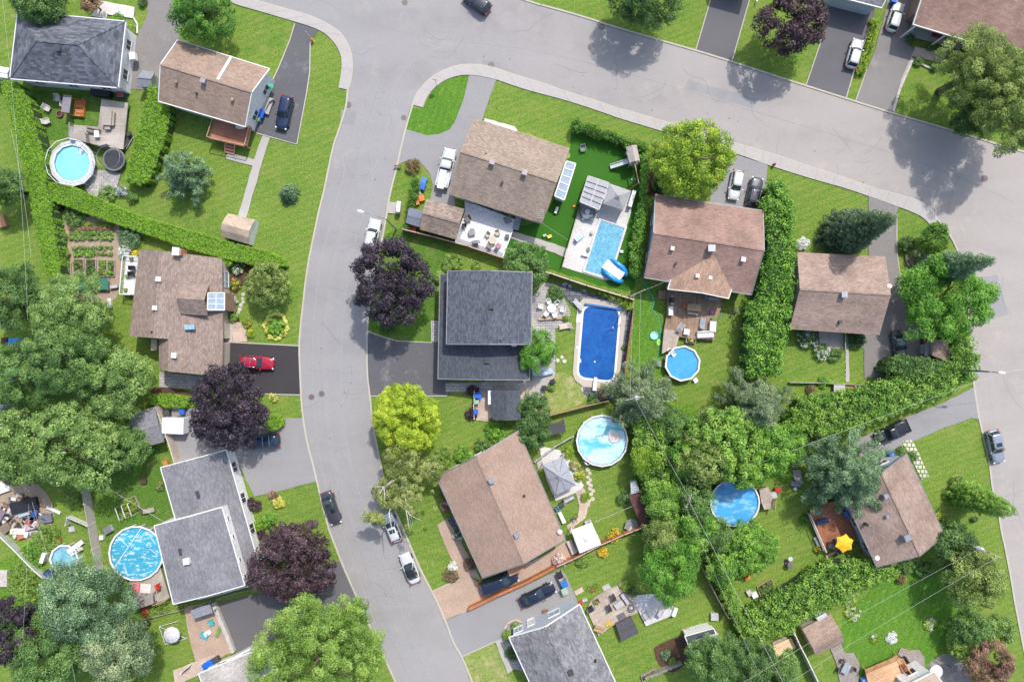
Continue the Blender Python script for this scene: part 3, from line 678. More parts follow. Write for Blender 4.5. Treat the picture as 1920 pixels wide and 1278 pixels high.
def pine_tree(name,label,px,py,rp,h,kind,cat='pine tree',leaf=.30,rc=.6,dens=1.0,group=None,el=(1,1),boughs=11):
 """broad soft pine: boughs radiate from the trunk in tiers; px, py = crown centre"""
 zt=h*.55;c=P(px,py,zt);r=1.12*rp*K*(H-zt)/H;base=Vector((c.x,c.y,0));root=thing(name,label,cat,base,0,group);x,y=c.x,c.y
 cl=[];br=MB(base);br.tube([(x,y,-.05),(x,y,h*.5),(x,y,h*.95)],[.3,.2,.04],7)
 for tier in range(6):
  q=tier/5;z=h*(.22+.74*q);R_=r*(1-.86*q**1.15)
  m=max(5,int(boughs*(1-.5*q)));a0=rng.uniform(0,6.28)
  for j in range(m):
   a=a0+2*math.pi*j/m+rng.normal()*.15;rl=R_*rng.uniform(.62,1.15);tn=rng.random()
   br.tube([(x,y,z),(x+rl*el[0]*.95*math.cos(a),y+rl*el[1]*.95*math.sin(a),z+rl*.12)],[.06,.015],4)
   ns=max(2,int(rl/(rc*.8)))
   for s_ in range(ns):
    e=(s_+.8)/ns;wsp=rc*.62*e
    for k in range(2 if e>.35 else 1):
     off=rng.normal()*wsp
     cl.append((x+(rl*e*math.cos(a)-off*math.sin(a))*el[0],y+(rl*e*math.sin(a)+off*math.cos(a))*el[1],z+rl*.12*e+rng.normal()*.15,rc*rng.uniform(.6,1.05),.6,.5*tn+.5*rng.random()))
 br.build('trunk',bark,root)
 n=int(len(cl)*2*math.pi*rc*rc/(leaf*leaf*.28*.5)*.33*dens)
 leaves_mesh('crown',cl,n,leaf,LM[kind],root,.28,(x,y,h*.3),base,up=.3)
 return root
def inpoly(p,poly):
 c=False;j=len(poly)-1
 for i in range(len(poly)):
  if(poly[i][1]>p[1])!=(poly[j][1]>p[1])and p[0]<(poly[j][0]-poly[i][0])*(p[1]-poly[i][1])/(poly[j][1]-poly[i][1])+poly[i][0]:c=not c
  j=i
 return c
def edge_dist(p,poly):
 d=1e9
 for i in range(len(poly)):
  a=Vector(poly[i-1]);b=Vector(poly[i]);q=Vector(p);ab=b-a;t=max(0,min(1,(q-a).dot(ab)/max(1e-9,ab.length_squared)));d=min(d,(a+ab*t-q).length)
 return d
def poly_foliage(name,label,px,h,kind,cat,rc=.35,leaf=.16,dens=1.0,jit=.0,clipped=True,group=None,hvar=.1,asp=.6,top=True,extra=None,sides=True,conic=0):
 """hedge / shrub mass over a polygon: px traced at height h"""
 poly=ccw(W2(px,h));o=cen(poly);root=thing(name,label,cat,(o.x,o.y,0),0,group)
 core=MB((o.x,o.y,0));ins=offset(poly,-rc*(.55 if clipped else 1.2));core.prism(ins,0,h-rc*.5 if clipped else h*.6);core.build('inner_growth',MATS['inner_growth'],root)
 x0,x1=min(p[0]for p in poly),max(p[0]for p in poly);y0,y1=min(p[1]for p in poly),max(p[1]for p in poly)
 sp=rc*(1.05 if clipped else 1.15);cl=[]
 nx,ny=int((x1-x0)/sp)+1,int((y1-y0)/sp)+1
 for i in range(nx+1):
  for j in range(ny+1):
   q=(x0+(i+rng.uniform(-.4,.4))*sp,y0+(j+rng.uniform(-.4,.4))*sp)
   if not inpoly(q,poly):continue
   e=edge_dist(q,poly)
   if e<rc*.3:continue
   zz=h-rc*.6+rng.normal()*(hvar if not clipped else .04)
   if not clipped:zz-=max(0,1-e/(rc*2.5))*h*.22
   cl.append((q[0],q[1],zz+(0 if not clipped else-hvar*.0),rc*rng.uniform(.75,1.2),.8,rng.random()if not clipped else .3+.5*rng.random()))
 if sides:
  per=[(poly[i-1],poly[i])for i in range(len(poly))]
  for a,b in per:
   L_=math.dist(a,b);nrm=Vector((b[1]-a[1],a[0]-b[0])).normalized()
   for k in range(max(1,int(L_/(rc*1.25)))):
    t=rng.random();
    for z in np.arange(rc*.6,h-rc*.5,rc*1.5):
     ins_=rc*.75+(0 if clipped else rng.random()*rc+.25*rc)
     cl.append((a[0]+(b[0]-a[0])*t-nrm.x*ins_,a[1]+(b[1]-a[1])*t-nrm.y*ins_,z+rng.normal()*.1,rc*rng.uniform(.7,1.1),.9,rng.random()*.7))
 n=int(len(cl)*2*math.pi*rc*rc/(leaf*leaf*asp*.5)*.36*dens)
 mats=LM[kind]if isinstance(kind,str)else[LM[k_]for k_ in kind]
 leaves_mesh('foliage',cl,n,leaf,mats,root,asp,None,(o.x,o.y,0),extra=extra,rand=.4 if clipped else .6)
 return root
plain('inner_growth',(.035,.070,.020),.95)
def shrub(name,label,px,py,rp,h,kind,cat='shrub',group=None,leaf=.15,rc=.28,dens=1.0,extra=None,el=(1,1),k=.1):
 zt=h*.55;c=P(px,py,zt);r=rp*K;base=Vector((c.x,c.y,0));root=thing(name,label,cat,base,0,group)
 mb=MB(base)
 for q in range(4):mb.tube([(c.x,c.y,0),(c.x+r*.5*math.cos(q*1.6),c.y+r*.5*math.sin(q*1.6),h*.7)],[.04,.015],4)
 mb.build('stem',bark,root);L=lobes(1,k);cl=[]
 N=int(2.2*(r/rc)**2*1.2*el[0]*el[1])+5
 for i in range(N):
  t=rng.uniform(0,6.28);u=rng.uniform(-.1,1);q=math.sqrt(max(0,1-u*u));rad=max(0,r*L(t)*q*rng.uniform(.8,1)-rc*.4)
  cl.append((c.x+rad*el[0]*math.cos(t),c.y+rad*el[1]*math.sin(t),max(.12,zt+(h-zt)*u-rc*.3),rc*rng.uniform(.7,1.2),.75,rng.random()))
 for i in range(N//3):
  t=rng.uniform(0,6.28);rad=r*.7*math.sqrt(rng.random());cl.append((c.x+rad*math.cos(t)*el[0],c.y+rad*math.sin(t)*el[1],zt*.8,rc*1.3,.7,rng.random()*.4))  # inner foliage toned darker, shade painted between the outer clumps
 n=int(len(cl)*2*math.pi*rc*rc/(leaf*leaf*.3)*.5*dens)
 mats=LM[kind]if isinstance(kind,str)else[LM[k_]for k_ in kind]
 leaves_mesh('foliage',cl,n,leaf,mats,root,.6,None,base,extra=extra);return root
# trees
rt=round_tree
rt('maple_tree','dense round green tree on the lawn between the top-left driveway and street',383,26,58,9,'maple')
rt('dark_tree','dark green tree behind the blue-grey hip roof at the top left',72,-2,50,8,'dark')
rt('small_bush_tree','small bronze-purple tree touching the top edge above the hip roof',172,5,19,3.5,'reddish',rc=.4,leaf=.2)
rt('leafy_tree','dark green tree on the far left edge beside the clipped hedge',8,350,34,7,'dark')
rt('pear_tree','rounded weeping green tree at the east end of the long clipped hedge',501,533,43,5,'olive',leaf=.2,rc=.45,k=.06)
rt('leafy_tree','very dark tree left of the vegetable garden on the photo edge',28,560,64,11,'dark')
rt('ash_tree','light green leafy tree just below the vegetable garden',134,585,74,11,'soft',k=.14)
rt('ash_tree','bluish mid-green tree below the light green one at the left',128,670,74,12,'mid',k=.16)
rt('ash_tree','broad mid-green tree at the left edge over the blue tarps',45,705,68,10,'mid',k=.16)
rt('plum_tree','soft green spreading tree left of the purple-leaved tree and grey carport roof',216,713,70,9,'soft',leaf=.24,k=.13)
rt('willow_tree','largest light olive tree above the scrap yard at the left',135,838,88,10.5,'soft',k=.18,leaf=.26)
rt('willow_tree','pale green tree on the left edge above the scrap yard',38,838,72,10,'soft',k=.18,leaf=.26)
rt('lilac_tree','small bright green tree just left of the grey carport roof',236,838,44,6,'mid',rc=.6)
rt('silver_willow','silvery grey-leaved tree on the left edge among green trees',4,785,27,7,'silver',rc=.5)
rt('purple_maple','large purple maple beside the black driveway with the red car',429,765,78,10,'purple',k=.13,leaf=.26,rc=.65)
rt('purple_maple','reddish-purple maple in front of the grey-roofed house by the street',547,1053,80,9,'redpurple',k=.12,leaf=.26,rc=.65)
rt('linden_tree','huge bright green tree at the bottom edge beside the curved street',600,1230,124,13,'bright',k=.08,rc=.8)
rt('purple_maple','dark purple tree in the bottom left corner of the photo',28,1182,66,11,'purple',leaf=.26,rc=.65)
rt('silver_maple','tall grey-green tree below the small round pool at the left',160,1130,84,11.5,'bluepine',k=.15,zc=.7,rc=1.0)
rt('silver_maple','darker grey-green tree at the bottom left beside the purple one',96,1215,76,10.5,'mid',k=.15,zc=.68,rc=.9)
rt('silver_maple','rounded grey-green tree beside the lawn with the white frame',222,1212,68,10.5,'greyfir',k=.12,zc=.68,rc=1.0)
rt('young_maple','bright yellow-green treetop at the bottom edge left of the lawn',232,1272,32,6,'bright')
rt('purple_maple','blackish purple maple overhanging the east kerb opposite the clipped hedge',735,527,80,10,'purple',k=.13,leaf=.26,rc=.65)
rt('golden_maple','golden yellow round tree below the square dark driveway',763,785,66,7.5,'gold',k=.06,leaf=.2,rc=.6,dens=1.5)
rt('birch_tree','olive feathery birch crown just below the golden yellow tree',752,862,36,8,'birch',leaf=.17,rc=.6,mat=bark_w,dens=.9,k=.16)
rt('birch_tree','small pale birch crown touching the corner of the large brown roof',803,880,26,7,'birch',leaf=.17,rc=.5,mat=bark_w,dens=.9,k=.16)
rt('serviceberry_tree','green rounded tree between the white deck fence and the slate-roofed house',986,499,46,6,'mid',rc=.55,leaf=.22)
rt('sumac_tree','bright feathery green tree against the right side of the slate roof',1006,655,39,6.5,'lime',rc=.5,leaf=.26,k=.2,asp=.35)
rt('crab_apple_tree','small dark green tree right of the slate garden shed',1003,764,29,4,'dark',rc=.5,leaf=.2)
rt('crab_apple_tree','small dark green tree at the top corner of the large brown roof',1000,808,33,5,'dark',rc=.5,leaf=.2)
rt('yellow_green_maple','yellow-green round tree beside the sidewalk above the rosy brown roof',1297,296,77,9.5,'yg',k=.07,leaf=.24)
rt('linden_tree','dark green tree with pale leaf tops at the top edge of the photo',1214,-8,68,9,'dark')
rt('purple_maple','purple maple between the two driveways at the top right',1487,42,64,9.5,'redpurple',k=.11,leaf=.26,rc=.65)
rt('willow_tree','drooping olive willow beside the porch at the top right',1833,130,72,13,'olive',k=.2,leaf=.24,asp=.35)
rt('willow_tree','spreading olive willow at the right edge above the street',1895,195,82,14,'olive',k=.2,leaf=.24,asp=.35)
rt('willow_tree','lower dark willow crown nearest the street kerb at the right',1830,208,50,8,'dark',k=.2,leaf=.24,asp=.35)
cone_tree('spruce_tree','leaning-looking dark spruce on the lawn by the driveway above the taupe roof',1575,440,42,14,'spruce',leaf=.24,dens=1.2)
cone_tree('blue_spruce','blue spruce at the east corner pointing over the street',1735,509,34,14,'bluepine',leaf=.26)
rt('norway_maple','spiky bright green maple over the driveway at the east street corner',1772,560,92,8,'lime',k=.2,rc=.85,leaf=.24,el=(1.08,.78),zc=.6)
rt('column_maple','narrow rounded dark green bush at the corner sidewalk end',1752,448,28,4.5,'dhedge',rc=.5,leaf=.22,el=(.9,1.15))
pine_tree('scots_pine','grey-green pine with the utility pole through it beside the lawn',1207,745,62,9,'greyfir')
pine_tree('scots_pine','grey-green pine at the west end of the long cedar hedge',1418,762,72,10,'greyfir')
pine_tree('white_pine','large soft blue-green pine overhanging the brown roof and red deck',1592,887,92,12,'bluepine',rc=.66,boughs=13)
pine_tree('young_pine','stout blue-green pine on the lawn right of the vertical clipped hedge',343,328,50,6,'bluepine',rc=.45,leaf=.3)
cone_tree('dwarf_spruce','tiny blue spruce alone on the middle of the long street lawn',544,365,18,2.6,'bluepine',rc=.26,leaf=.26)
rt('ash_tree','yellow-tinted green tree in the dense belt above the half-hidden blue pool',1365,828,72,9,'cedary',k=.16,leaf=.26)
rt('ash_tree','green tree right of the yellow-tinted one above the blue pool',1432,845,56,8,'cedar',k=.16,leaf=.26)
rt('ash_tree','olive tree on the left side of the half-hidden blue pool',1318,862,52,9,'olive',k=.16,leaf=.26)
rt('ash_tree','small green tree leaning over the top of the half-hidden blue pool',1398,878,36,7,'cedar',k=.16)
for l_,x,y,q,h_,kd in(('mid-green tree at the top of the belt left of the grey-green pine',1262,800,30,6,'mid'),('olive tree in the belt above the bright yellow-green tree',1238,1002,34,7,'olive'),('green tree in the belt between cedars and olive tree by the pool',1285,862,34,7,'cedar'),('green tree in the belt level with the half-hidden blue pool',1300,985,38,7,'cedar'),('dull green tree below left of the half-hidden blue pool',1345,1000,32,5,'mid'),('yellowish tree at the left side of the cedar row by the turquoise pool',1208,862,26,6,'yg'),('pale yellowish tree right of the maroon-roofed shed',1240,940,34,7,'cedary'),('green tree joining the belt to the lawn with apple tree',1352,1065,28,5,'cedar'),('small olive tree right above the grey-green pine belt',1330,790,30,6,'olive'),('green tree between yellow-tinted tree and large blue-green pine',1478,830,34,6,'cedar')):
 rt('belt_tree',l_,x,y,q,h_,kd,leaf=.19,k=.2)
rt('apple_tree','round apple tree on the lawn below the half-hidden blue pool',1404,1028,54,5,'cedar',k=.12,leaf=.2,rc=.5)
rt('manitoba_maple','bright yellow-green tree at the lower end of the tree belt',1256,1068,60,8,'lime',k=.14,rc=.8)
rt('weedy_tree','mid-green tree between the power line and the blue pool',1302,935,38,7,'mid',k=.18,leaf=.25)
rt('olive_tree','rounded grey-olive tree at the right below the brown gabled roof',1826,1085,56,9,'olive',k=.1,leaf=.22)
rt('dark_tree','dark green tree between the brown gabled roof and the utility pole',1790,1020,42,6,'dark',k=.15,leaf=.24)
cone_tree('arborvitae','tapering yellow-green evergreen on the roadside lawn at the right',1800,925,26,10.5,'cedary',rc=.45,leaf=.24,power=.55)
rt('bottom_tree','green tree over the pale shed roof at the bottom edge',1340,1235,52,8,'mid',k=.14)
rt('bottom_tree','dark bluish tree at the bottom edge crossed by fence rails',1398,1245,50,8,'dark',k=.14)
rt('bottom_tree','dull green tree at the bottom edge left of the beige fence',1455,1250,46,7,'mid',k=.14)
rt('roadside_bush','green bush tree at the bottom right beside the roadside',1815,1175,34,5,'mid',rc=.5,leaf=.2)
rt('roadside_bush','pale green bush tree nearest the road at the bottom right',1872,1182,30,4,'soft',rc=.5,leaf=.2)
rt('reddish_bush','reddish brown bushy tree in the bottom right corner',1855,1245,46,6,'reddish',rc=.6,leaf=.2)
rt('roadside_bush','bright green bush at the gravel edge in the bottom right',1798,1212,22,3,'bright',rc=.4,leaf=.2)
rt('leaning_birch','olive birch crown drooping above the white hatchback',728,925,30,8,'birch',leaf=.17,rc=.55,mat=bark_w,dens=.75,k=.2)
def bare_birch():
 c=P(752,905);root=thing('birch_tree','open birch with bare white limbs over the kerb beside the white hatchback','tree',c)
 x,y=c.x,c.y;mb=MB(c)
 mb.tube([(x,y,0),(x-.3,y-.6,4),(x-.2,y-2.2,8.2),(x+.4,y-4.6,9.0)],[.17,.13,.08,.02],6);mb.build('trunk',bark_w,root,True)
 mb=MB(c)
 T=[(P(762,905,6),P(765,945,7.5),P(775,985,8)),(P(752,900,6),P(760,935,8),P(771,985,8.5)),(P(748,895,6),P(720,912,8.5),P(688,912,9)),(P(720,912,8.5),P(735,900,9),P(740,901,9)),(P(720,912,8.5),P(712,924,9),P(710,925,9)),(P(720,912,8.5),P(721,926,9.2),P(722,936,9.5)),(P(757,945,8),P(768,965,8.6),P(790,975,8.8)),(P(760,950,8),P(765,975,8.6),P(768,1000,8.8))]
 for a,b,d in T:mb.tube([a,b,d],[.075,.05,.018],5)
 mb.build('limb',bark_w,root,True)
 cl=[]
 for q in range(80):
  px,py=rng.normal(755,22),rng.normal(948,30)
  if py>1010 or py<890 or(px<764 and py>948):continue
  v=P(px,py,rng.uniform(6,8.6));cl.append((v.x,v.y,v.z,rng.uniform(.3,.6),.6,rng.random()))
 for q in range(26):
  px,py=min(718,rng.normal(704,12)),rng.normal(968,8);v=P(px,py,rng.uniform(5,7));cl.append((v.x,v.y,v.z,rng.uniform(.3,.6),.6,rng.random()))
 leaves_mesh('crown',cl,11500,.17,LM['birch'],root,.5,None,c)
bare_birch()
# hedges
pf=poly_foliage
G_='clipped_hedge'
pf(G_,'tall clipped hedge running down the far left side to the vegetable garden',[(2,146),(30,152),(52,185),(68,240),(82,300),(88,350),(97,400),(106,450),(113,500),(112,520),(86,522),(72,465),(60,410),(50,350),(38,300),(22,240),(8,190),(0,160)],2.4,'hedge','hedge',leaf=.13,rc=.24,dens=1.2)
pf(G_,'long narrow clipped hedge from the left hedge to the curved street lawn',[(66,336),(130,347),(190,373),(235,394),(300,415),(370,435),(440,456),(500,469),(530,483),(534,499),(500,502),(460,494),(400,480),(340,463),(280,442),(230,425),(170,404),(110,382),(70,368)],1.9,'hedge','hedge',leaf=.12,rc=.22,dens=1.2)
pf(G_,'short clipped hedge spur joining the mottled brown roof to the long hedge',[(414,468),(430,474),(434,497),(424,500),(414,490)],1.6,'hedge','hedge',leaf=.12,rc=.22)
pf(G_,'thick clipped hedge between the pool deck and the neighbouring green lawn',[(277,160),(297,163),(316,182),(318,215),(308,260),(294,300),(280,338),(262,348),(232,338),(238,305),(250,265),(262,225),(270,190)],2.2,'hedge','hedge',leaf=.14,rc=.28,dens=1.15)
pf(G_,'low clipped hedge between the patio strip and the grey carport',[(277,739),(315,738),(352,743),(353,755),(349,765),(310,764),(274,757)],1.3,'hedge','hedge',leaf=.15,rc=.26,dens=1.2)
pf(G_,'dark leafy hedge along the top of the artificial lawn by the sidewalk',[(1070,224),(1083,219),(1110,228),(1150,243),(1190,257),(1216,264),(1220,290),(1205,284),(1170,272),(1120,256),(1084,246),(1072,246)],2.2,'dhedge','hedge',clipped=False,rc=.38,leaf=.2)
pf(G_,'narrow cedar hedge between the tiled pool lawn and the rosy brown house',[(1202,285),(1220,290),(1218,340),(1214,400),(1212,450),(1206,490),(1200,518),(1180,515),(1182,470),(1190,420),(1198,380),(1202,330)],2.6,'cedar','hedge',clipped=False,rc=.4,leaf=.2)
pf('cedar_hedge','tall wide cedar hedge between the rosy brown and taupe roofed houses',[(1446,336),(1472,326),(1488,345),(1492,378),(1498,400),(1499,470),(1498,530),(1492,580),(1488,620),(1478,660),(1474,700),(1462,712),(1400,706),(1398,660),(1400,620),(1408,570),(1424,545),(1434,500),(1438,450),(1432,410),(1434,370)],4.6,'cedar','hedge',clipped=False,rc=.62,leaf=.26,hvar=.4)
pf('cedar_hedge','long bushy cedar hedge along the angled driveway to the east street',[(1500,745),(1560,735),(1620,722),(1680,705),(1740,690),(1785,670),(1790,632),(1800,606),(1822,612),(1838,640),(1846,690),(1838,712),(1800,735),(1750,757),(1700,777),(1650,797),(1600,812),(1550,822),(1500,815),(1478,790)],4.0,'cedary','hedge',clipped=False,rc=.55,leaf=.24,hvar=.35)
pf('cedar_hedge','wild cedar hedge below the yellow umbrella lawn running to the brown shed',[(1405,1150),(1440,1125),(1490,1098),(1530,1070),(1570,1052),(1620,1050),(1655,1060),(1690,1068),(1695,1082),(1660,1096),(1625,1112),(1590,1138),(1550,1148),(1510,1172),(1480,1196),(1430,1205),(1392,1190)],3.4,'cedary','hedge',clipped=False,rc=.55,leaf=.24,hvar=.35)
pf('cedar_hedge','row of yellow-green cedars along the power line right of the turquoise pool',[(1192,772),(1225,770),(1250,800),(1270,850),(1290,900),(1310,960),(1325,1020),(1320,1045),(1285,1030),(1250,1010),(1225,985),(1212,940),(1195,880),(1186,820)],4.5,'cedary','hedge',clipped=False,rc=.6,leaf=.25,hvar=.5)
pf('shrub_row','narrow line of wild shrubs under the power line beside the grey board fence',[(1330,1040),(1350,1050),(1370,1090),(1392,1140),(1415,1185),(1440,1230),(1420,1232),(1385,1190),(1362,1140),(1338,1085)],2.6,'cedary','shrubs',clipped=False,rc=.42,leaf=.2,hvar=.3)
pf('shrub_row','dark shrub belt between the cedars and the half-hidden blue pool',[(1256,770),(1300,775),(1322,800),(1322,880),(1320,950),(1330,1010),(1325,1030),(1300,960),(1275,870)],3.2,'mid','shrubs',clipped=False,rc=.55,leaf=.24,hvar=.5)
pf('cedar_hedge','small dark hedge between the kerb lawn and the blue bins',[(769,336),(784,332),(788,355),(778,385),(772,415),(768,430),(756,428),(758,400),(764,365)],1.7,'dhedge','hedge',clipped=False,rc=.3,leaf=.16)
pf('golden_hedge','narrow yellow-green shrub strip between the top right driveways',[(1634,32),(1651,38),(1648,62),(1640,90),(1632,115),(1624,138),(1606,138),(1608,118),(1622,90),(1630,60)],.9,'yg','shrubs',clipped=False,rc=.24,leaf=.15)
pf('climbing_shrubs','yellow-green shrubs along the red fence above the deep blue pool',[(1125,541),(1150,548),(1178,555),(1188,572),(1184,585),(1172,580),(1160,568),(1130,555)],1.2,'yg','shrubs',clipped=False,rc=.28,leaf=.15)
pf('clipped_hedge','small clipped hedge beside the parked blue van under the purple maple',[(494,778),(515,776),(530,785),(532,797),(520,806),(500,808),(492,795)],1.1,'hedge','hedge',rc=.24,leaf=.14,dens=1.2)
pf('dark_shrub','dark green shrub over the hedge above the covered driveway at the right',[(1672,672),(1700,664),(1740,668),(1775,676),(1772,700),(1740,712),(1700,712),(1668,700)],4.3,'mid','shrubs',clipped=False,rc=.4,leaf=.2)
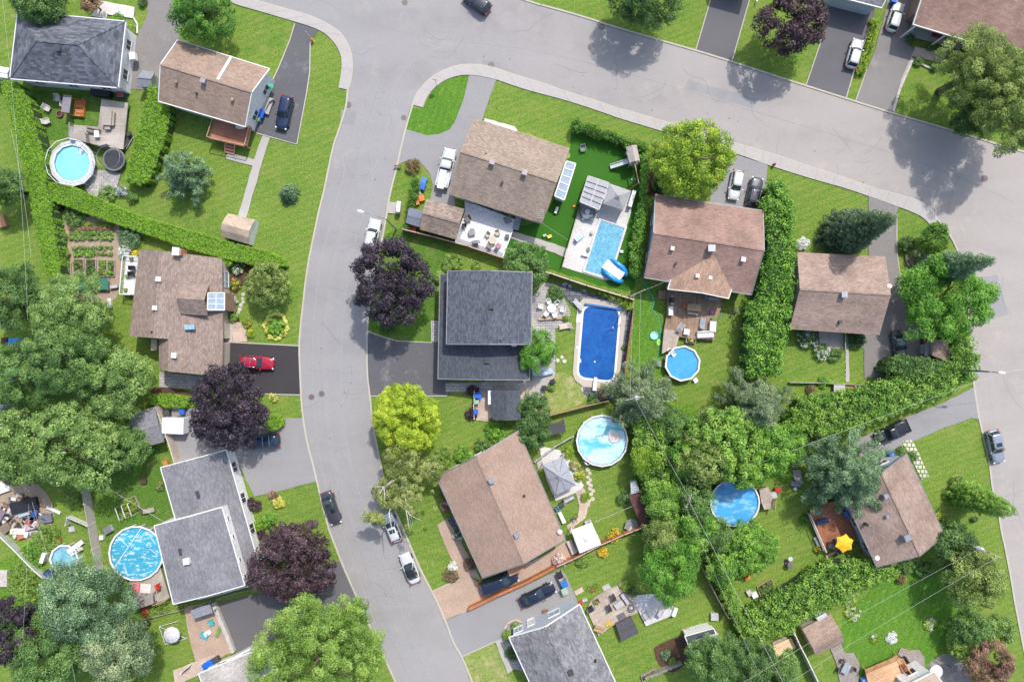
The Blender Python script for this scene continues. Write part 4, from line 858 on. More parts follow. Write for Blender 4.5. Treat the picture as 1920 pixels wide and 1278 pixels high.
# shrubs and beds
sh=shrub
for a in[
('shrub','bright green shrub just above the slate roof',850,496,22,1.3,'bright'),('shrub','small bright shrub at the top left corner of the slate roof',824,520,12,1.0,'bright'),
('shrub','low bright shrub against the top of the slate roof',894,497,9,.8,'bright'),('juniper','dark green low juniper below the blackish purple maple',727,610,16,.9,'dark'),
('bronze_shrub','spreading bronze shrub beside the sidewalk sign on the kerb corner',775,312,16,.9,'brown'),
('round_shrub','round dark purple shrub beside the pale walkway of the grey-roofed house',475,945,15,1.1,'redpurple'),('round_shrub','largest ball-shaped clipped green shrub by the grey-roofed house',503,973,16,1.2,'cedar'),
('round_shrub','small bright green ball shrub beside the clipped round one',484,986,11,.9,'hedge'),('round_shrub','low purple shrub under the small bright ball shrub',488,1002,13,.8,'redpurple'),
('round_shrub','soft green shrub next to the reddish-purple maple',494,1024,16,.9,'mid'),('yellow_shrub','curved yellow shrub strip edging the lawn by the grey-roofed house',521,942,13,.6,('yellow','yg')),
('shrub','dull pink shrub at the top end of the yellow shrub strip',512,928,9,.7,'reddish'),
('shrub','loose green shrub at the top corner of the large brown roof',868,852,18,1.2,'cedar'),('shrub','low green shrubs along the top edge of the large brown roof',905,835,16,1.2,'mid'),
('shrub','green shrub half way along the top edge of the large brown roof',935,818,15,1.2,'cedar'),('shrub','bright green shrub between the lawn and birch crown',828,858,22,.9,'bright'),
('shrub','dark shrub below the left corner of the large brown roof',842,925,16,.9,'dark'),('shrub','reddish flowering shrub at the left side of the large brown roof',835,950,10,.7,('reddish','pinkf')),
('shrub','green and white shrub row under the left eave of the brown roof',862,1002,13,.8,('dark','white')),('shrub','purple shrub at the corner of the pink paved walk',880,1058,12,.8,'reddish'),
('flower_shrub','pale hydrangea mound in the lawn corner by the pink driveway',848,1061,9,.7,('white','yg')),('flower_shrub','mixed shrub clump at the pink driveway corner',846,1078,15,.7,('reddish','mid')),
('flower_shrub','pink-blossom shrub at the end of the orange brown fence',1048,1050,13,.9,('pinkf','mid')),
('flower_shrub','orange and green flower clump on the lawn below the white canopy',1130,1035,11,.6,('orange','bright')),('shrub','spiky green plant beside the lawn fence below the white canopy',1092,1052,13,.7,'bright'),
('flower_shrub','orange and green plants beside the maroon shed fence',1152,1004,14,.7,('orange','bright')),
('round_shrub','round clipped shrub in the curved bed by the bottom grey roof',966,1173,9,.7,'soft'),('round_shrub','bright round shrub at the corner of the bottom grey roof',951,1190,11,.8,'bright'),
('shrub','dark shrub row along the left eave of the bottom grey roof',960,1225,13,.9,'dark'),
('hydrangea','white-flowering hydrangea below the taupe roof left of the porch',1516,636,20,1.1,('dark','white')),('hydrangea','white-speckled shrub around the grey porch corner',1540,660,17,.9,('mid','white')),
('hydrangea','leafy green shrub along the bottom of the grey porch',1566,664,14,.9,('mid','bright')),('shrub','dark green shrub right of the grey porch under the taupe roof',1608,637,17,1.2,'dark'),
('flower_shrub','white-flowering shrub between the tall cedar hedge and the taupe roof',1505,456,13,.8,('white','white')),
('shrub','mixed green shrub left of the column bush in the corner bed',1700,457,16,1.4,'dark'),('flower_bed_plants','light flowering plants in the corner bed by the driveway',1712,480,15,.6,('soft','pinkf')),
('shrub','round green shrub beside the brown paved walk at the top right porch',1723,115,8,.8,'soft'),('shrub','small round shrub at the end of the stone edging by the porch',1755,126,8,.8,'soft'),
('potted_plant','dark plant at the left end of the top right porch',1706,73,8,.8,'dark'),('potted_plant','dark plant in the middle of the top right porch edge',1746,87,8,.8,'dark'),
('grass_clump','dark green ornamental grass beside the white patio table',1042,552,17,.8,'mid'),('grass_clump','small bright grass clump at the patio step above the lounger',1062,596,7,.7,'bright'),
('shrub','small bright shrub beside the grey compost bins near the lower patio',1034,726,7,.6,'bright'),('shrub','small shrub beside the dark strip right of the deep blue pool',1171,651,5,.5,'mid'),
('shrub','bronze shrub below the diving board end of the deep blue pool',1135,737,13,.7,'reddish'),('shrub','low mixed shrubs above the wooden fence near the deep blue pool',1112,750,11,.7,'mid'),
('purple_grass','dark purple grass clump left of the blue bins by the slate shed',886,733,12,.8,'redpurple'),('purple_grass','lower dark purple grass clump left of the slate shed',884,775,12,.8,'redpurple'),
('shrub','low green weeds below the slate shed',930,805,22,.5,'cedar'),
('hosta_bed','yellow-green plants along the flower bed by the grey gazebo',1064,848,12,.7,'yg'),('hosta_bed','lower yellow-green plants on the bed right of the grey gazebo',1077,873,11,.7,('yg','pinkf')),
('hosta_bed','small shrubs right of the gazebo beside the stepping stones',1086,893,10,.6,('bright','orange')),('shrub','round pale shrub at the bottom of the stepping stones',1096,932,8,.7,'yg'),
('shrub','dark shrub above the maroon shed',1170,932,14,1.2,'mid'),('white_shrub','white-flowering shrub on the vegetable garden grass beside the white deck',233,470,13,1.2,('white','mid')),
('flower_shrub','small orange-yellow shrub at the corner of the white deck',252,475,6,.6,('orange','bright')),
('asparagus_fern','feathery dark green bush between the vegetable rows and long hedge',243,442,25,1.3,'pine'),('shrub','leafy green shrub at the top of the vegetable garden',140,405,22,.9,'mid'),
('shrub','long green raspberry shrubs along the left of the vegetable garden',110,445,16,1.1,'bright'),('shrub','lower green raspberry shrubs beside the vegetable garden',117,475,14,1.1,'bright'),
('shrub','pale green shrub at the foot of the thick hedge below the pool deck',200,362,17,.9,'soft'),('white_shrub','whitish shrub below the grey paving near the thick hedge',228,358,11,.9,('silver','mid')),
('shrub','grey-green column shrub on the end of the thick hedge',247,370,11,.9,'mid'),
('shrub','dark green shrub in front of the hip roof entrance',222,38,13,.8,'cedar'),('shrub','bright shrub against the right wall of the hip-roofed house',244,55,10,.8,'bright'),
('shrub','dark shrub behind the top left driveway at the photo edge',265,2,10,.8,'dark'),
('leafy_shrub','bright green shrub at the corner of the mottled brown roof beside the flagstones',433,589,14,.9,'bright'),
('flower_shrub','white and red flowering plants beside the long hedge end',446,503,13,.7,('mid','white')),('flower_shrub','orange flowering plants in the bed beside the big bay window',441,533,11,.7,('mid','orange')),
('flower_shrub','mixed flowers in the bed right of the large dormer window',437,560,11,.7,('bright','white')),('flower_shrub','small yellow and red flowers edging the curved bed',462,605,10,.5,('bright','orange')),
('flower_shrub','yellow-green plants at the end of the curved bed by the black driveway',470,625,8,.5,('yg','orange')),
('yellow_shrub','yellow shrub and stones beside the black driveway lower edge',512,746,9,.5,('yellow','mid')),
('shrub','pale shrub left of the upper grey roof on the shaded lawn',300,910,10,.7,'olive'),
('weed_shrub','bright leafy weeds along the bottom wire fence at the left',50,1090,40,.9,'bright'),('weed_shrub','leafy vines beside the small round pool at the left',85,1010,28,.9,'bright'),
('shrub','green vine bush between the scrap yard and the beige fence',140,930,22,1.5,'bright'),('weed_shrub','tall weeds left of the small round pool',60,1040,26,.9,'cedar'),
('shrub','leafy green shrubs at the bottom right of the brown gabled roof',1735,1065,18,1.4,'mid'),('yellow_shrub','yellow-green small shrub against the right eave of the brown gabled roof',1762,965,10,.6,('yg','yellow')),
('shrub','small green shrub right of the brown gabled roof',1775,985,13,.8,'cedar'),('shrub','dark green bush at the bottom left of the brown gabled roof',1700,1060,16,1.2,'mid'),
('shrub','green vine shrub beside the pale stone steps behind the brown roof',1710,855,11,.7,'mid'),('shrub','small shrubs below the angled driveway by the blue bin',1690,848,12,.7,'mid'),
('flower_shrub','white and yellow flowers above the tapering evergreen',1795,903,13,.9,('mid','yellow')),('flower_shrub','white wildflowers on the lush lawn beside the brown shed',1600,1150,16,.4,('yg','white')),
('flower_shrub','upper white wildflowers at the end of the wild cedar hedge',1595,1128,13,.4,('yg','white')),('flower_shrub','dense white flower patch on the lush lawn at bottom right',1672,1195,11,.35,('white','white')),
('flower_shrub','sparse white flowers near the olive tree shadow',1745,1170,14,.35,('yg','white')),('flower_shrub','small white flower patch left of the dense one',1640,1197,9,.3,('yg','white')),
('shrub','low shrubs between pool fence and the wild strip at the right yard',1545,716,12,.6,'cedar'),('shrub','rusty brown plants in the narrow garden strip below the lawn',1520,730,10,.6,('reddish','mid')),
('flower_shrub','orange flower patch at the left end of the angled cedar hedge',1632,722,8,.5,('orange','yg')),
('shrub','tiny dark shrub alone on the roadside lawn at the right',1828,972,6,.7,'dark'),
('vine_shrub','leafy planter shrubs along the left side of the red deck',1510,975,9,.8,'cedar'),('vine_shrub','flowering pots below the yellow umbrella deck corner',1535,1028,8,.6,('mid','orange')),
('shrub','bright shrub in the corner of the raised patio beds',1172,1100,10,.7,('yg','bright')),('shrub','dark shrub right of the patio planter',1186,1108,10,1.0,'dark'),
('cabbage_plants','bluish cabbages in the brown garden plot at the bottom',1248,1228,10,.4,'bluepine'),('shrub','bright green plants at the corner of the brown garden plot',1262,1242,9,.5,'bright'),
('shrub','small planter greenery at the stone steps of the patio',1140,1170,6,.5,('orange','yg')),
('shrub','ornamental shrubs below the blue-roofed end of the wild cedar hedge',1690,1085,10,.8,'brown'),
('shrub','bright shrub under the eave of the rosy brown house beside the maple',1235,345,14,1.0,'dark'),
('shrub','tall green shrubs under the lower right eave of the lower-left flower fence',300,1138,16,.6,('bright','yg')),('flower_shrub','red flowers hanging below the grey deck canopy',272,1146,7,.5,('red','mid')),
('shrub','flowering shrub strip left of the concrete wall under the grey roof',340,1130,13,.6,('bright','soft')),
]:sh(*a)
c=P(518,612);rg=thing('ring_flower_bed','oval flower bed with yellow ring and green centre on the street lawn','flower bed',c)
cl=[(c.x+(1.55+rng.normal()*.12)*1.0*math.cos(t),c.y+(1.75+rng.normal()*.12)*math.sin(t),.2,.24,.8,rng.random())for t in np.linspace(0,6.28,44)]
leaves_mesh('yellow_foliage',cl,4200,.14,LM['yellow'],rg,.6,None,c)
cl=[(c.x+rng.normal()*.55,c.y+rng.normal()*.7,.3+rng.random()*.3,.3,.8,rng.random())for t in range(26)]
leaves_mesh('green_foliage',cl,3200,.15,LM['cedar'],rg,.6,None,c)
def crop(name,label,px,kind,h=.4,group=None,extra=None,rc=.19,leaf=.15,dens=1.2):
 poly=ccw(W2(px));o=cen(poly);root=thing(name,label,'vegetable row',(o.x,o.y,0),0,group);m=MB((o.x,o.y,0));m.prism(poly,0,.10);m.build('soil_ridge',MATS['dry_dirt'],root)
 cl=[];x0,x1=min(p[0]for p in poly),max(p[0]for p in poly);y0,y1=min(p[1]for p in poly),max(p[1]for p in poly)
 for k in range(int((x1-x0)*(y1-y0)/(rc*rc*.9))):
  q=(rng.uniform(x0,x1),rng.uniform(y0,y1))
  if inpoly(q,poly)and rng.random()<.97:cl.append((q[0],q[1],h*rng.uniform(.4,.9),rc*rng.uniform(.7,1.3),.9,rng.random()))
 leaves_mesh('plants',cl,int(len(cl)*26*dens),leaf,LM[kind]if isinstance(kind,str)else[LM[k_]for k_ in kind],root,.5,None,(o.x,o.y,0),extra=extra)
vr=[(132,418,214,424,'yg'),(132,426.5,214,432.5,'reddish'),(132,435,214,441,'cedar'),(132,443.5,214,450,'soft'),(138,462,212,467,'soft'),(140,470,178,481,'cedar'),(180,473,212,479,'olive')]
lb=['yellow-green row at the top of the vegetable garden','second vegetable row from the top with reddish leaves','third vegetable row from the top with full green leaves','fourth vegetable row from the top with pale leaves','thin vegetable row below the bare soil band','dense green block row above the raised beds at left','sparse row above the raised beds at right']
for(x0,y0,x1,y1,kd),l_ in zip(vr,lb):crop('vegetable_row',l_,[(x0,y0),(x1,y0),(x1,y1),(x0,y1)],kd,.35,'vegetable rows in the left garden')
def raised_bed(name,label,px,kind,ang=0,h=.3,wood=wood_g,plants=.5,rc=.16):
 poly=ccw(W2(px,h));o=cen(poly);root=thing(name,label,'raised bed',(o.x,o.y,0));m=MB((o.x,o.y,0));n=len(poly)
 for i in range(n):m.bar((*poly[i],h/2),(*poly[(i+1)%n],h/2),.09,h)
 m.build('frame',wood,root);m=MB((o.x,o.y,0));m.prism(offset(poly,-.05),0,h-.08);m.build('soil',MATS['garden_soil'],root);cl=[]
 x0,x1=min(p[0]for p in poly),max(p[0]for p in poly);y0,y1=min(p[1]for p in poly),max(p[1]for p in poly)
 for k in range(int((x1-x0)*(y1-y0)/(rc*rc*1.6))):
  q=(rng.uniform(x0,x1),rng.uniform(y0,y1))
  if inpoly(q,poly)and edge_dist(q,poly)>.12:cl.append((q[0],q[1],h+plants*rng.uniform(.0,.6),rc*rng.uniform(.7,1.4),.9,rng.random()))
 if cl:leaves_mesh('plants',cl,len(cl)*26,.13,LM[kind]if isinstance(kind,str)else[LM[k_]for k_ in kind],root,.5,None,(o.x,o.y,0))
raised_bed('raised_bed','left raised bed with leafy greens and bare lower end',[(138,486),(156,486),(156,506),(138,506)],'mid')
raised_bed('raised_bed','middle raised bed packed with dark leafy greens',[(161,486),(179,486),(179,518),(161,518)],'mid')
raised_bed('raised_bed','bright lettuce raised bed in the vegetable garden',[(184,487),(200,487),(200,518),(184,518)],'bright',plants=.2)
raised_bed('raised_bed','right-hand raised bed beside the bright lettuce one',[(202,488),(214,488),(214,518),(202,518)],'cedar')
raised_bed('raised_bed','narrow raised bed at the left foot of the garden',[(118,494),(132,494),(132,520),(118,520)],'soft')
raised_bed('raised_bed','square raised bed with leafy crops beside the wild cedar hedge',[(1420,1100),(1446,1084),(1456,1108),(1430,1125)],('mid','soft'),wood=wood_t)
raised_bed('raised_bed','trellised raised bed on the shaded lawn above the covered pool',[(226,940),(252,930),(262,952),(232,970)],'yg',plants=.7)
raised_bed('raised_bed','wooden planter box with yellow flowers at the brown deck edge',[(1288,633),(1306,635),(1304,643),(1286,641)],('mid','yellow'),h=.6)
raised_bed('raised_bed','small square planter at the stone patio corner',[(1111,1125),(1121,1120),(1126,1129),(1115,1134)],('yg','bright'),h=.5)
raised_bed('raised_bed','square planter of bright grass at the top of the stone patio',[(1160,1096),(1174,1090),(1180,1103),(1166,1109)],('yg','bright'),h=.5)
raised_bed('raised_bed','long low planter at the bottom edge beside the slatted fence',[(1202,1268),(1228,1254),(1232,1262),(1206,1277)],('mid','red'),h=.4)
# houses
VR=[0];RZF=[None]
def lerp(a,b,t):return a+(b-a)*t
def plane_z(p,a,b,c):
 n=(b-a).cross(c-a);return a.z-(n.x*(p[0]-a.x)+n.y*(p[1]-a.y))/n.z
def slab(mb,top,th=.16):
 """roof plane: polygon of 3-D points with thickness th"""
 top=list(top)
 if sum(top[i].x*top[(i+1)%len(top)].y-top[(i+1)%len(top)].x*top[i].y for i in range(len(top)))<0:top=top[::-1]
 n=len(top);lo=[p-Vector((0,0,th))for p in top]
 mb.add(top+lo,[tuple(range(n)),tuple(range(n,2*n))[::-1]]+[(i,n+i,n+(i+1)%n,(i+1)%n)for i in range(n)])
def trimline(mb,pts,w=.12,h=.22,up=.03,closed=True):
 n=len(pts)
 for i in range(n if closed else n-1):
  a,b=pts[i],pts[(i+1)%n];mb.bar(a+Vector((0,0,up-h/2)),b+Vector((0,0,up-h/2)),w,h)
def window_on(root,a,b,u,w,z0,z1,panes=1,frame=white,glass=glassd,name='window',grid=0):
 """a->b: wall foot line (outside on the right-hand side)"""
 d=Vector((b[0]-a[0],b[1]-a[1],0));L=d.length;d.normalize();nn=Vector((d.y,-d.x,0));c=Vector((a[0],a[1],0))+d*(L*u)
 m=MB(root.location);f=MB(root.location)
 def rect(mm,u0,u1,y0,y1,t0,t1):
  p=[c+d*u0,c+d*u1];vs=[]
  for t in(t0,t1):
   for q,zz in((p[0],y0),(p[1],y0),(p[1],y1),(p[0],y1)):vs.append((q.x+nn.x*t,q.y+nn.y*t,zz))
  mm.add(vs,[(3,2,1,0),(4,5,6,7),(0,1,5,4),(1,2,6,5),(2,3,7,6),(3,0,4,7)])
 e=.09
 rect(f,-w/2-e,w/2+e,z1,z1+e,-.02,.10);rect(f,-w/2-e,w/2+e,z0-e,z0,-.02,.12)
 rect(f,-w/2-e,-w/2,z0,z1,-.02,.10);rect(f,w/2,w/2+e,z0,z1,-.02,.10)
 for k in range(1,panes):x=-w/2+w*k/panes;rect(f,x-.035,x+.035,z0,z1,-.01,.085)
 for k in range(1,grid+1):y=z0+(z1-z0)*k/(grid+1);rect(f,-w/2,w/2,y-.03,y+.03,-.01,.082)
 fo=f.build(name,frame,root);rect(m,-w/2,w/2,z0,z1,.0,.05);m.build('pane',glass,fo)
def autowindows(root,foot,z0,z1,frame=white,skip=(),doors=()):
 for i in range(len(foot)):
  a,b=foot[i],foot[(i+1)%len(foot)];L=math.dist(a,b)
  if i in skip:continue
  if i in doors:window_on(root,a,b,.5,.95,z0-.8,z1+.1,1,frame,offw,'door')
  n=max(1,int(L/3.6))
  for k in range(n):
   if i in doors and abs((k+.5)/n-.5)<.1:continue
   window_on(root,a,b,(k+.5)/n,1.3,z0,z1,2,frame)
def roof_box(root,px,py,z,w,d,h,m=vent_m,name='roof_vent',rz=None,base=None):
 rz=VR[0]if rz is None else rz
 if RZF[0]:q_=P(px,py,z+h);z=max(z,RZF[0](q_)-.05)
 c=P(px,py,z+h);mb=MB(root.location)
 mb.box((c.x,c.y,z+h/2-.35),(w,d,h+.7),rz);mb.box((c.x,c.y,z+h+.035),(w*1.18,d*1.18,.07),rz);mb.build(name,m,root)
def dish(root,px,py,z):
 c=P(px,py,z+.6);mb=MB(root.location);mb.tube([(c.x,c.y,z-.3),(c.x,c.y,z+.5)],.03,5)
 mb.lathe((c.x,c.y,z+.5),[(.02,0),(.2,.04),(.33,.13),(.34,.15),(.2,.07),(.0,.04)],12);mb.tube([(c.x+.3,c.y,z+.62),(c.x+.05,c.y+.1,z+1.0)],.015,4)
 mb.build('satellite_dish',white,root,False)
def gable(root,eave,ze,rise,roofm,wallm,inset=.45,t=.5,trim=offw,ends=None,walls=True,hip=0,th=.16,zbase=0.0,win=True,doors=(),winz=(1.2,2.3),rname='roof',skip=()):
 """eave: 4 photograph points A,B,C,D traced at height ze, ridge runs from side AD to side BC"""
 A,B,Cc,D=[P(x,y,ze)for x,y in eave]
 zr=Vector((0,0,rise));e0=lerp(A,D,t)+zr;e1=lerp(B,Cc,t)+zr
 if hip:ax=(e1-e0);ax.z=0;L=ax.length;k=hip/L;r0=lerp(e0,e1,k);r1=lerp(e0,e1,1-k)
 else:r0,r1=e0,e1
 if RZF[0]is None and not hip:RZF[0]=lambda p:min(plane_z(p,A,B,r1),plane_z(p,D,Cc,r1))
 mb=MB(root.location)
 slab(mb,[A,B,r1,r0],th);slab(mb,[D,Cc,r1,r0],th)
 if hip:slab(mb,[A,D,r0],th);slab(mb,[B,Cc,r1],th)
 rc_=MB(root.location);rc_.bar(r0+Vector((0,0,.02)),r1+Vector((0,0,.02)),.22,.05)
 if hip:
  for a,b in((A,r0),(D,r0),(B,r1),(Cc,r1)):rc_.bar(a+Vector((0,0,.02)),b+Vector((0,0,.02)),.2,.05)
 rf=mb.build(rname,roofm,root);rc_.build('ridge_cap',roofm,rf)
 if trim:
  tb=MB(root.location);pts=[A,B,r1,Cc,D,r0]if not hip else[A,B,Cc,D]
  trimline(tb,pts);tb.build('fascia',trim,root)
 if walls:
  f2=offset(ccw([A[:2],B[:2],Cc[:2],D[:2]]),-inset)
  def rz(p):
   za=plane_z(p,A,B,r1);zb=plane_z(p,D,Cc,r1);z=min(za,zb)
   if hip:z=min(z,plane_z(p,A,D,r0),plane_z(p,B,Cc,r1))
   return z-th-.01
  pts=[]
  n=4;foot=f2
  mids={}
  ra,rb=Vector(r0[:2]),Vector(r1[:2])
  for i in range(4):
   a,b=Vector(foot[i]),Vector(foot[(i+1)%4]);pts.append(tuple(a))
   if not hip:
    den=(b-a).cross(rb-ra)
    if abs(den)>1e-6:
     u=(ra-a).cross(rb-ra)/den
     if .05<u<.95:pts.append(tuple(a+(b-a)*u))
  wb=MB(root.location);wb.prism(pts,zbase,[rz(p)for p in ccw(pts)]);wb.build('wall',wallm,root)
  if win:autowindows(root,foot,winz[0],winz[1],doors=doors,skip=skip)
  return foot
def house(name,label,eave,**k):
 a_,b_=eave[0],eave[1];t_=math.atan2(a_[1]-b_[1],b_[0]-a_[0])%(math.pi/2);VR[0]=t_ if t_<math.pi/4 else t_-math.pi/2
 RZF[0]=None;ze=k['ze'];c=cen([P(x,y,ze)[:2]for x,y in eave]);root=thing(name,label,'house',c);return root
def rbox(p,w,d,h,rz,name,m,root,zc):
 mb=MB(root.location);mb.box((p.x,p.y,zc),(w,d,h),rz);return mb.build(name,m,root)
ev=[(33,21),(236,40),(222,165),(18,148)]
r=house('house','house with mottled blue-grey hip roof at the top left corner',ev,ze=3.6)
gable(r,ev,3.6,2.2,sh_blue,sid_w,hip=4.6,trim=white)
roof_box(r,109,92,5.2,.5,.5,.45,plain('dark_vent',(.05,.05,.06),.6))
rbox(P(249,106,1.4),.8,1.0,.7,.1,'air_conditioner',white,r,1.3)
ev=[(333,75),(505.5,129),(460,238),(297,190)]
r=house('house','tan brown gabled house with terracotta deck beside the dark curved driveway',ev,ze=3.9)
gable(r,ev,3.9,2.0,sh_brown,sid_w,trim=white)
mb=MB(r.location);a,b=P(435,107,4.0),P(409,151,5.6);mb.bar(a+Vector((0,0,.1)),b+Vector((0,0,.12)),.35,.25);mb.build('roof_divider',white,r)
roof_box(r,380,151,5.4,.6,.5,.5,vent_m);roof_box(r,330,153,5.2,.3,.3,.35,sh_brown);roof_box(r,435.5,186,5.0,.35,.35,.35,sh_brown);roof_box(r,368,175,4.9,.22,.22,.3,blk)
mb=MB(r.location);mb.lathe(P(507,162,1.2),[(.0,0),(.45,.0),(.45,.05),(0,.06)],14);mb.build('hose_reel',plain('green_hose',(.05,.38,.22),.5),r)
ev=[(262,468),(416,486),(418,640),(242,630)]
r=house('house','mottled mauve L-shaped house with dormer and white balcony on the left',ev,ze=3.6)
foot=gable(r,[(416,484),(418,641),(242,630),(261,468)],3.6,1.7,sh_mauve,sid_t,t=.66,trim=None,win=False)
gable(r,[(418,637),(416,706),(298,692),(298,622)],3.6,1.31,sh_mauve,sid_t,t=.76,trim=None,win=False,rname='lower_roof')
fr=foot
def side_win(root,foot,key,*a,**k):
 i=max(range(4),key=lambda j:key(((foot[j][0]+foot[(j+1)%4][0])/2,(foot[j][1]+foot[(j+1)%4][1])/2)));window_on(root,foot[i],foot[(i+1)%4],*a,**k);return foot[i],foot[(i+1)%4]
side_win(r,foot,lambda q:q[0],.78,2.0,.6,2.9,3,white,glassl,'window',1)
side_win(r,foot,lambda q:-q[0],.6,2.0,.2,2.3,2)
side_win(r,foot,lambda q:q[1],.4,1.2,1.2,2.3,2)
side_win(r,foot,lambda q:-q[1],.3,1.2,1.2,2.3,2)
ev2=[(338,532),(391,534),(389,592),(338,588)]
A,B,Cc,D=[P(x,y,4.9)for x,y in ev2];r0=P(334,550,6.0);r1=Vector(((B.x+Cc.x)/2,(B.y+Cc.y)/2,6.0));r0=Vector(((A.x+D.x)/2,(A.y+D.y)/2,6.0))
mb=MB(r.location);slab(mb,[A,B,r1,r0],.12);slab(mb,[D,Cc,r1,r0],.12);do=mb.build('dormer',sh_mauve,r)
mb=MB(r.location);f2=offset(ccw([A[:2],B[:2],Cc[:2],D[:2]]),-.25);mb.prism(f2,2.8,4.75);mb.build('dormer_wall',brk_w,do)
i=max(range(4),key=lambda j:f2[j][0]+f2[(j+1)%4][0]);q=[P(390,549,5.1),P(421,549,3.85),P(421,581,3.85),P(389,581,5.1)];m_=MB(r.location);slab(m_,q,.06);sw=m_.build('sloped_window',glassl,do);m_=MB(r.location);trimline(m_,q,.14,.12,.05)
m_.bar(lerp(q[0],q[1],.5)+Vector((0,0,.03)),lerp(q[3],q[2],.5)+Vector((0,0,.03)),.09,.05)
for k in(1,2):m_.bar(lerp(q[0],q[3],k/3)+Vector((0,0,.03)),lerp(q[1],q[2],k/3)+Vector((0,0,.03)),.09,.05)
m_.build('window_frame',white,sw);m_=MB(r.location);m_.prism([(q[0].x,q[0].y+.05),(q[1].x,q[1].y+.05),(q[2].x,q[2].y-.05),(q[3].x,q[3].y-.05)],0,3.72);m_.build('window_base',brk_w,do)
mb=MB(r.location);i=max(range(4),key=lambda j:foot[j][0]+foot[(j+1)%4][0]);
c=P(415,562,1.6);mb.box((c.x+.2,c.y,1.6),(.5,3.2,3.0));wb_=mb.build('bay',brk_w,r)
window_on(wb_,(c.x+.45,c.y-1.4),(c.x+.45,c.y+1.4),.5,2.4,.5,2.9,3,white,glassl,'bay_window',2)
roof_box(r,329.5,471,4.8,.8,.9,.9,white,'chimney_cap');mb=MB(r.location);c=P(338,474,4.6);mb.box((c.x,c.y,4.5),(.9,.8,1.6));mb.build('chimney',brickm,r)
roof_box(r,297,523,5.0,.6,.55,.4,offw);roof_box(r,290,577,5.0,.55,.5,.4,offw);roof_box(r,326,666,4.3,.6,.6,.4,offw);roof_box(r,284,622,4.6,.18,.18,.3,blk)
mb=MB(r.location);c=P(356,613,4.9);mb.box((c.x,c.y,4.9),(1.3,.65,.35),.03);mb.build('skylight',plain('skylight_glass',(.28,.42,.52),.1),r)
rbox(P(297,646,1.2),.8,1.5,2.4,0,'side_porch',sid_t,r,1.2)
def deck(name,label,px,z,m,ang=0,cat='deck',posts=True,rail=None,railm=white,skirt=None,group=None):
 poly=ccw(W2(px,z));o=cen(poly);root=thing(name,label,cat,(o.x,o.y,0),0,group);mb=MB((o.x,o.y,0),ang);mb.prism(poly,z-.14,z);mb.build('deck_boards',m,root)
 if posts:
  mb=MB((o.x,o.y,0))
  for p in offset(poly,-.15):mb.box((p[0],p[1],(z-.14)/2),(.12,.12,z-.14))
  mb.build('support_posts',railm if railm is not white else wood_g,root)
 if rail:
  mb=MB((o.x,o.y,0))
  for i,j in rail:
   a,b=P(*px[i],z),P(*px[j],z)
   L=(b-a).length;n=max(1,int(L/1.4));h=.95
   mb.bar(a+Vector((0,0,h)),b+Vector((0,0,h)),.10,.06);mb.bar(a+Vector((0,0,.12)),b+Vector((0,0,.12)),.05,.05)
   for k in range(n+1):q=lerp(a,b,k/n);mb.bar(q,q+Vector((0,0,h)),.09)
   for k in range(int(L/.18)):q=lerp(a,b,(k+.5)/int(L/.18));mb.bar(q+Vector((0,0,.1)),q+Vector((0,0,h)),.03)
  mb.build('railing',railm,root)
 return root
deck('balcony','white balcony with two dark chairs on the left of the mottled roof',[(237,481),(263,482),(251,553),(231,552)],1.0,deck_w,1.57,'balcony',rail=[(0,1),(0,3),(3,2)])
ev=[(301,876),(424,843),(495,1090),(372,1123)]
r=house('house','split-level house with two weathered grey roofs and white clerestory strip',ev,ze=3.6)
foot=gable(r,[(424,843),(495,1090),(372,1123),(301,876)],3.6,.35,sh_grey,sid_w,t=.62,trim=white,winz=(1.0,2.4))
A,B,Cc,D=[P(x,y,5.6)for x,y in[(289,985),(416,950),(459,1097),(325,1132)]]
mb=MB(r.location);up=Vector((0,0,.35));m0=lerp(A,B,.5)+up;m1=lerp(D,Cc,.5)+up;slab(mb,[A,m0,m1,D],.18);slab(mb,[m0,B,Cc,m1],.18);ur=mb.build('upper_roof',sh_grey,r)
mb=MB(r.location);trimline(mb,[A,m0,B,Cc,m1,D]);mb.build('upper_fascia',white,r)
mb=MB(r.location);f3=offset(ccw([A[:2],B[:2],Cc[:2],D[:2]]),-.12);mb.prism(f3,0,5.42);mb.build('upper_wall',sid_w,r)
i=max(range(4),key=lambda j:f3[j][0]+f3[(j+1)%4][0])
for u in(.16,.40,.70,.92):window_on(r,f3[i],f3[(i+1)%4],1-u if f3[i][1]<f3[(i+1)%4][1]else u,.5,4.4,4.9)
roof_box(r,338,1034,5.7,.35,.75,.15,plain('dark_vent',(.05,.05,.06)),rz=.25);roof_box(r,349,1052,5.8,.7,.7,.6,white,rz=.15);roof_box(r,371,927,3.8,.4,.9,.1,plain('dark_vent',(.05,.05,.06)),rz=.25)
ev=[(239,778),(290,762),(308,828),(265,839)]
r=thing('carport','grey curved-roof carport shed under the trees beside the beige fence','carport',P(275,800,0))
gable(r,ev,2.7,.35,sh_grey,sid_g,trim=None,win=False)
ev=[(888.5,221),(1068.5,278),(1016.5,419),(842,364.5)]
r=house('house','taupe gabled house with white terrace between the white pickup and pool lawn',ev,ze=3.6)
foot=gable(r,ev,3.6,2.2,shingle('taupe_shingles_speckled',(.200,.157,.132),.17,blotch=.12),sid_w,trim=None,doors=(0,),winz=(1.1,2.2))
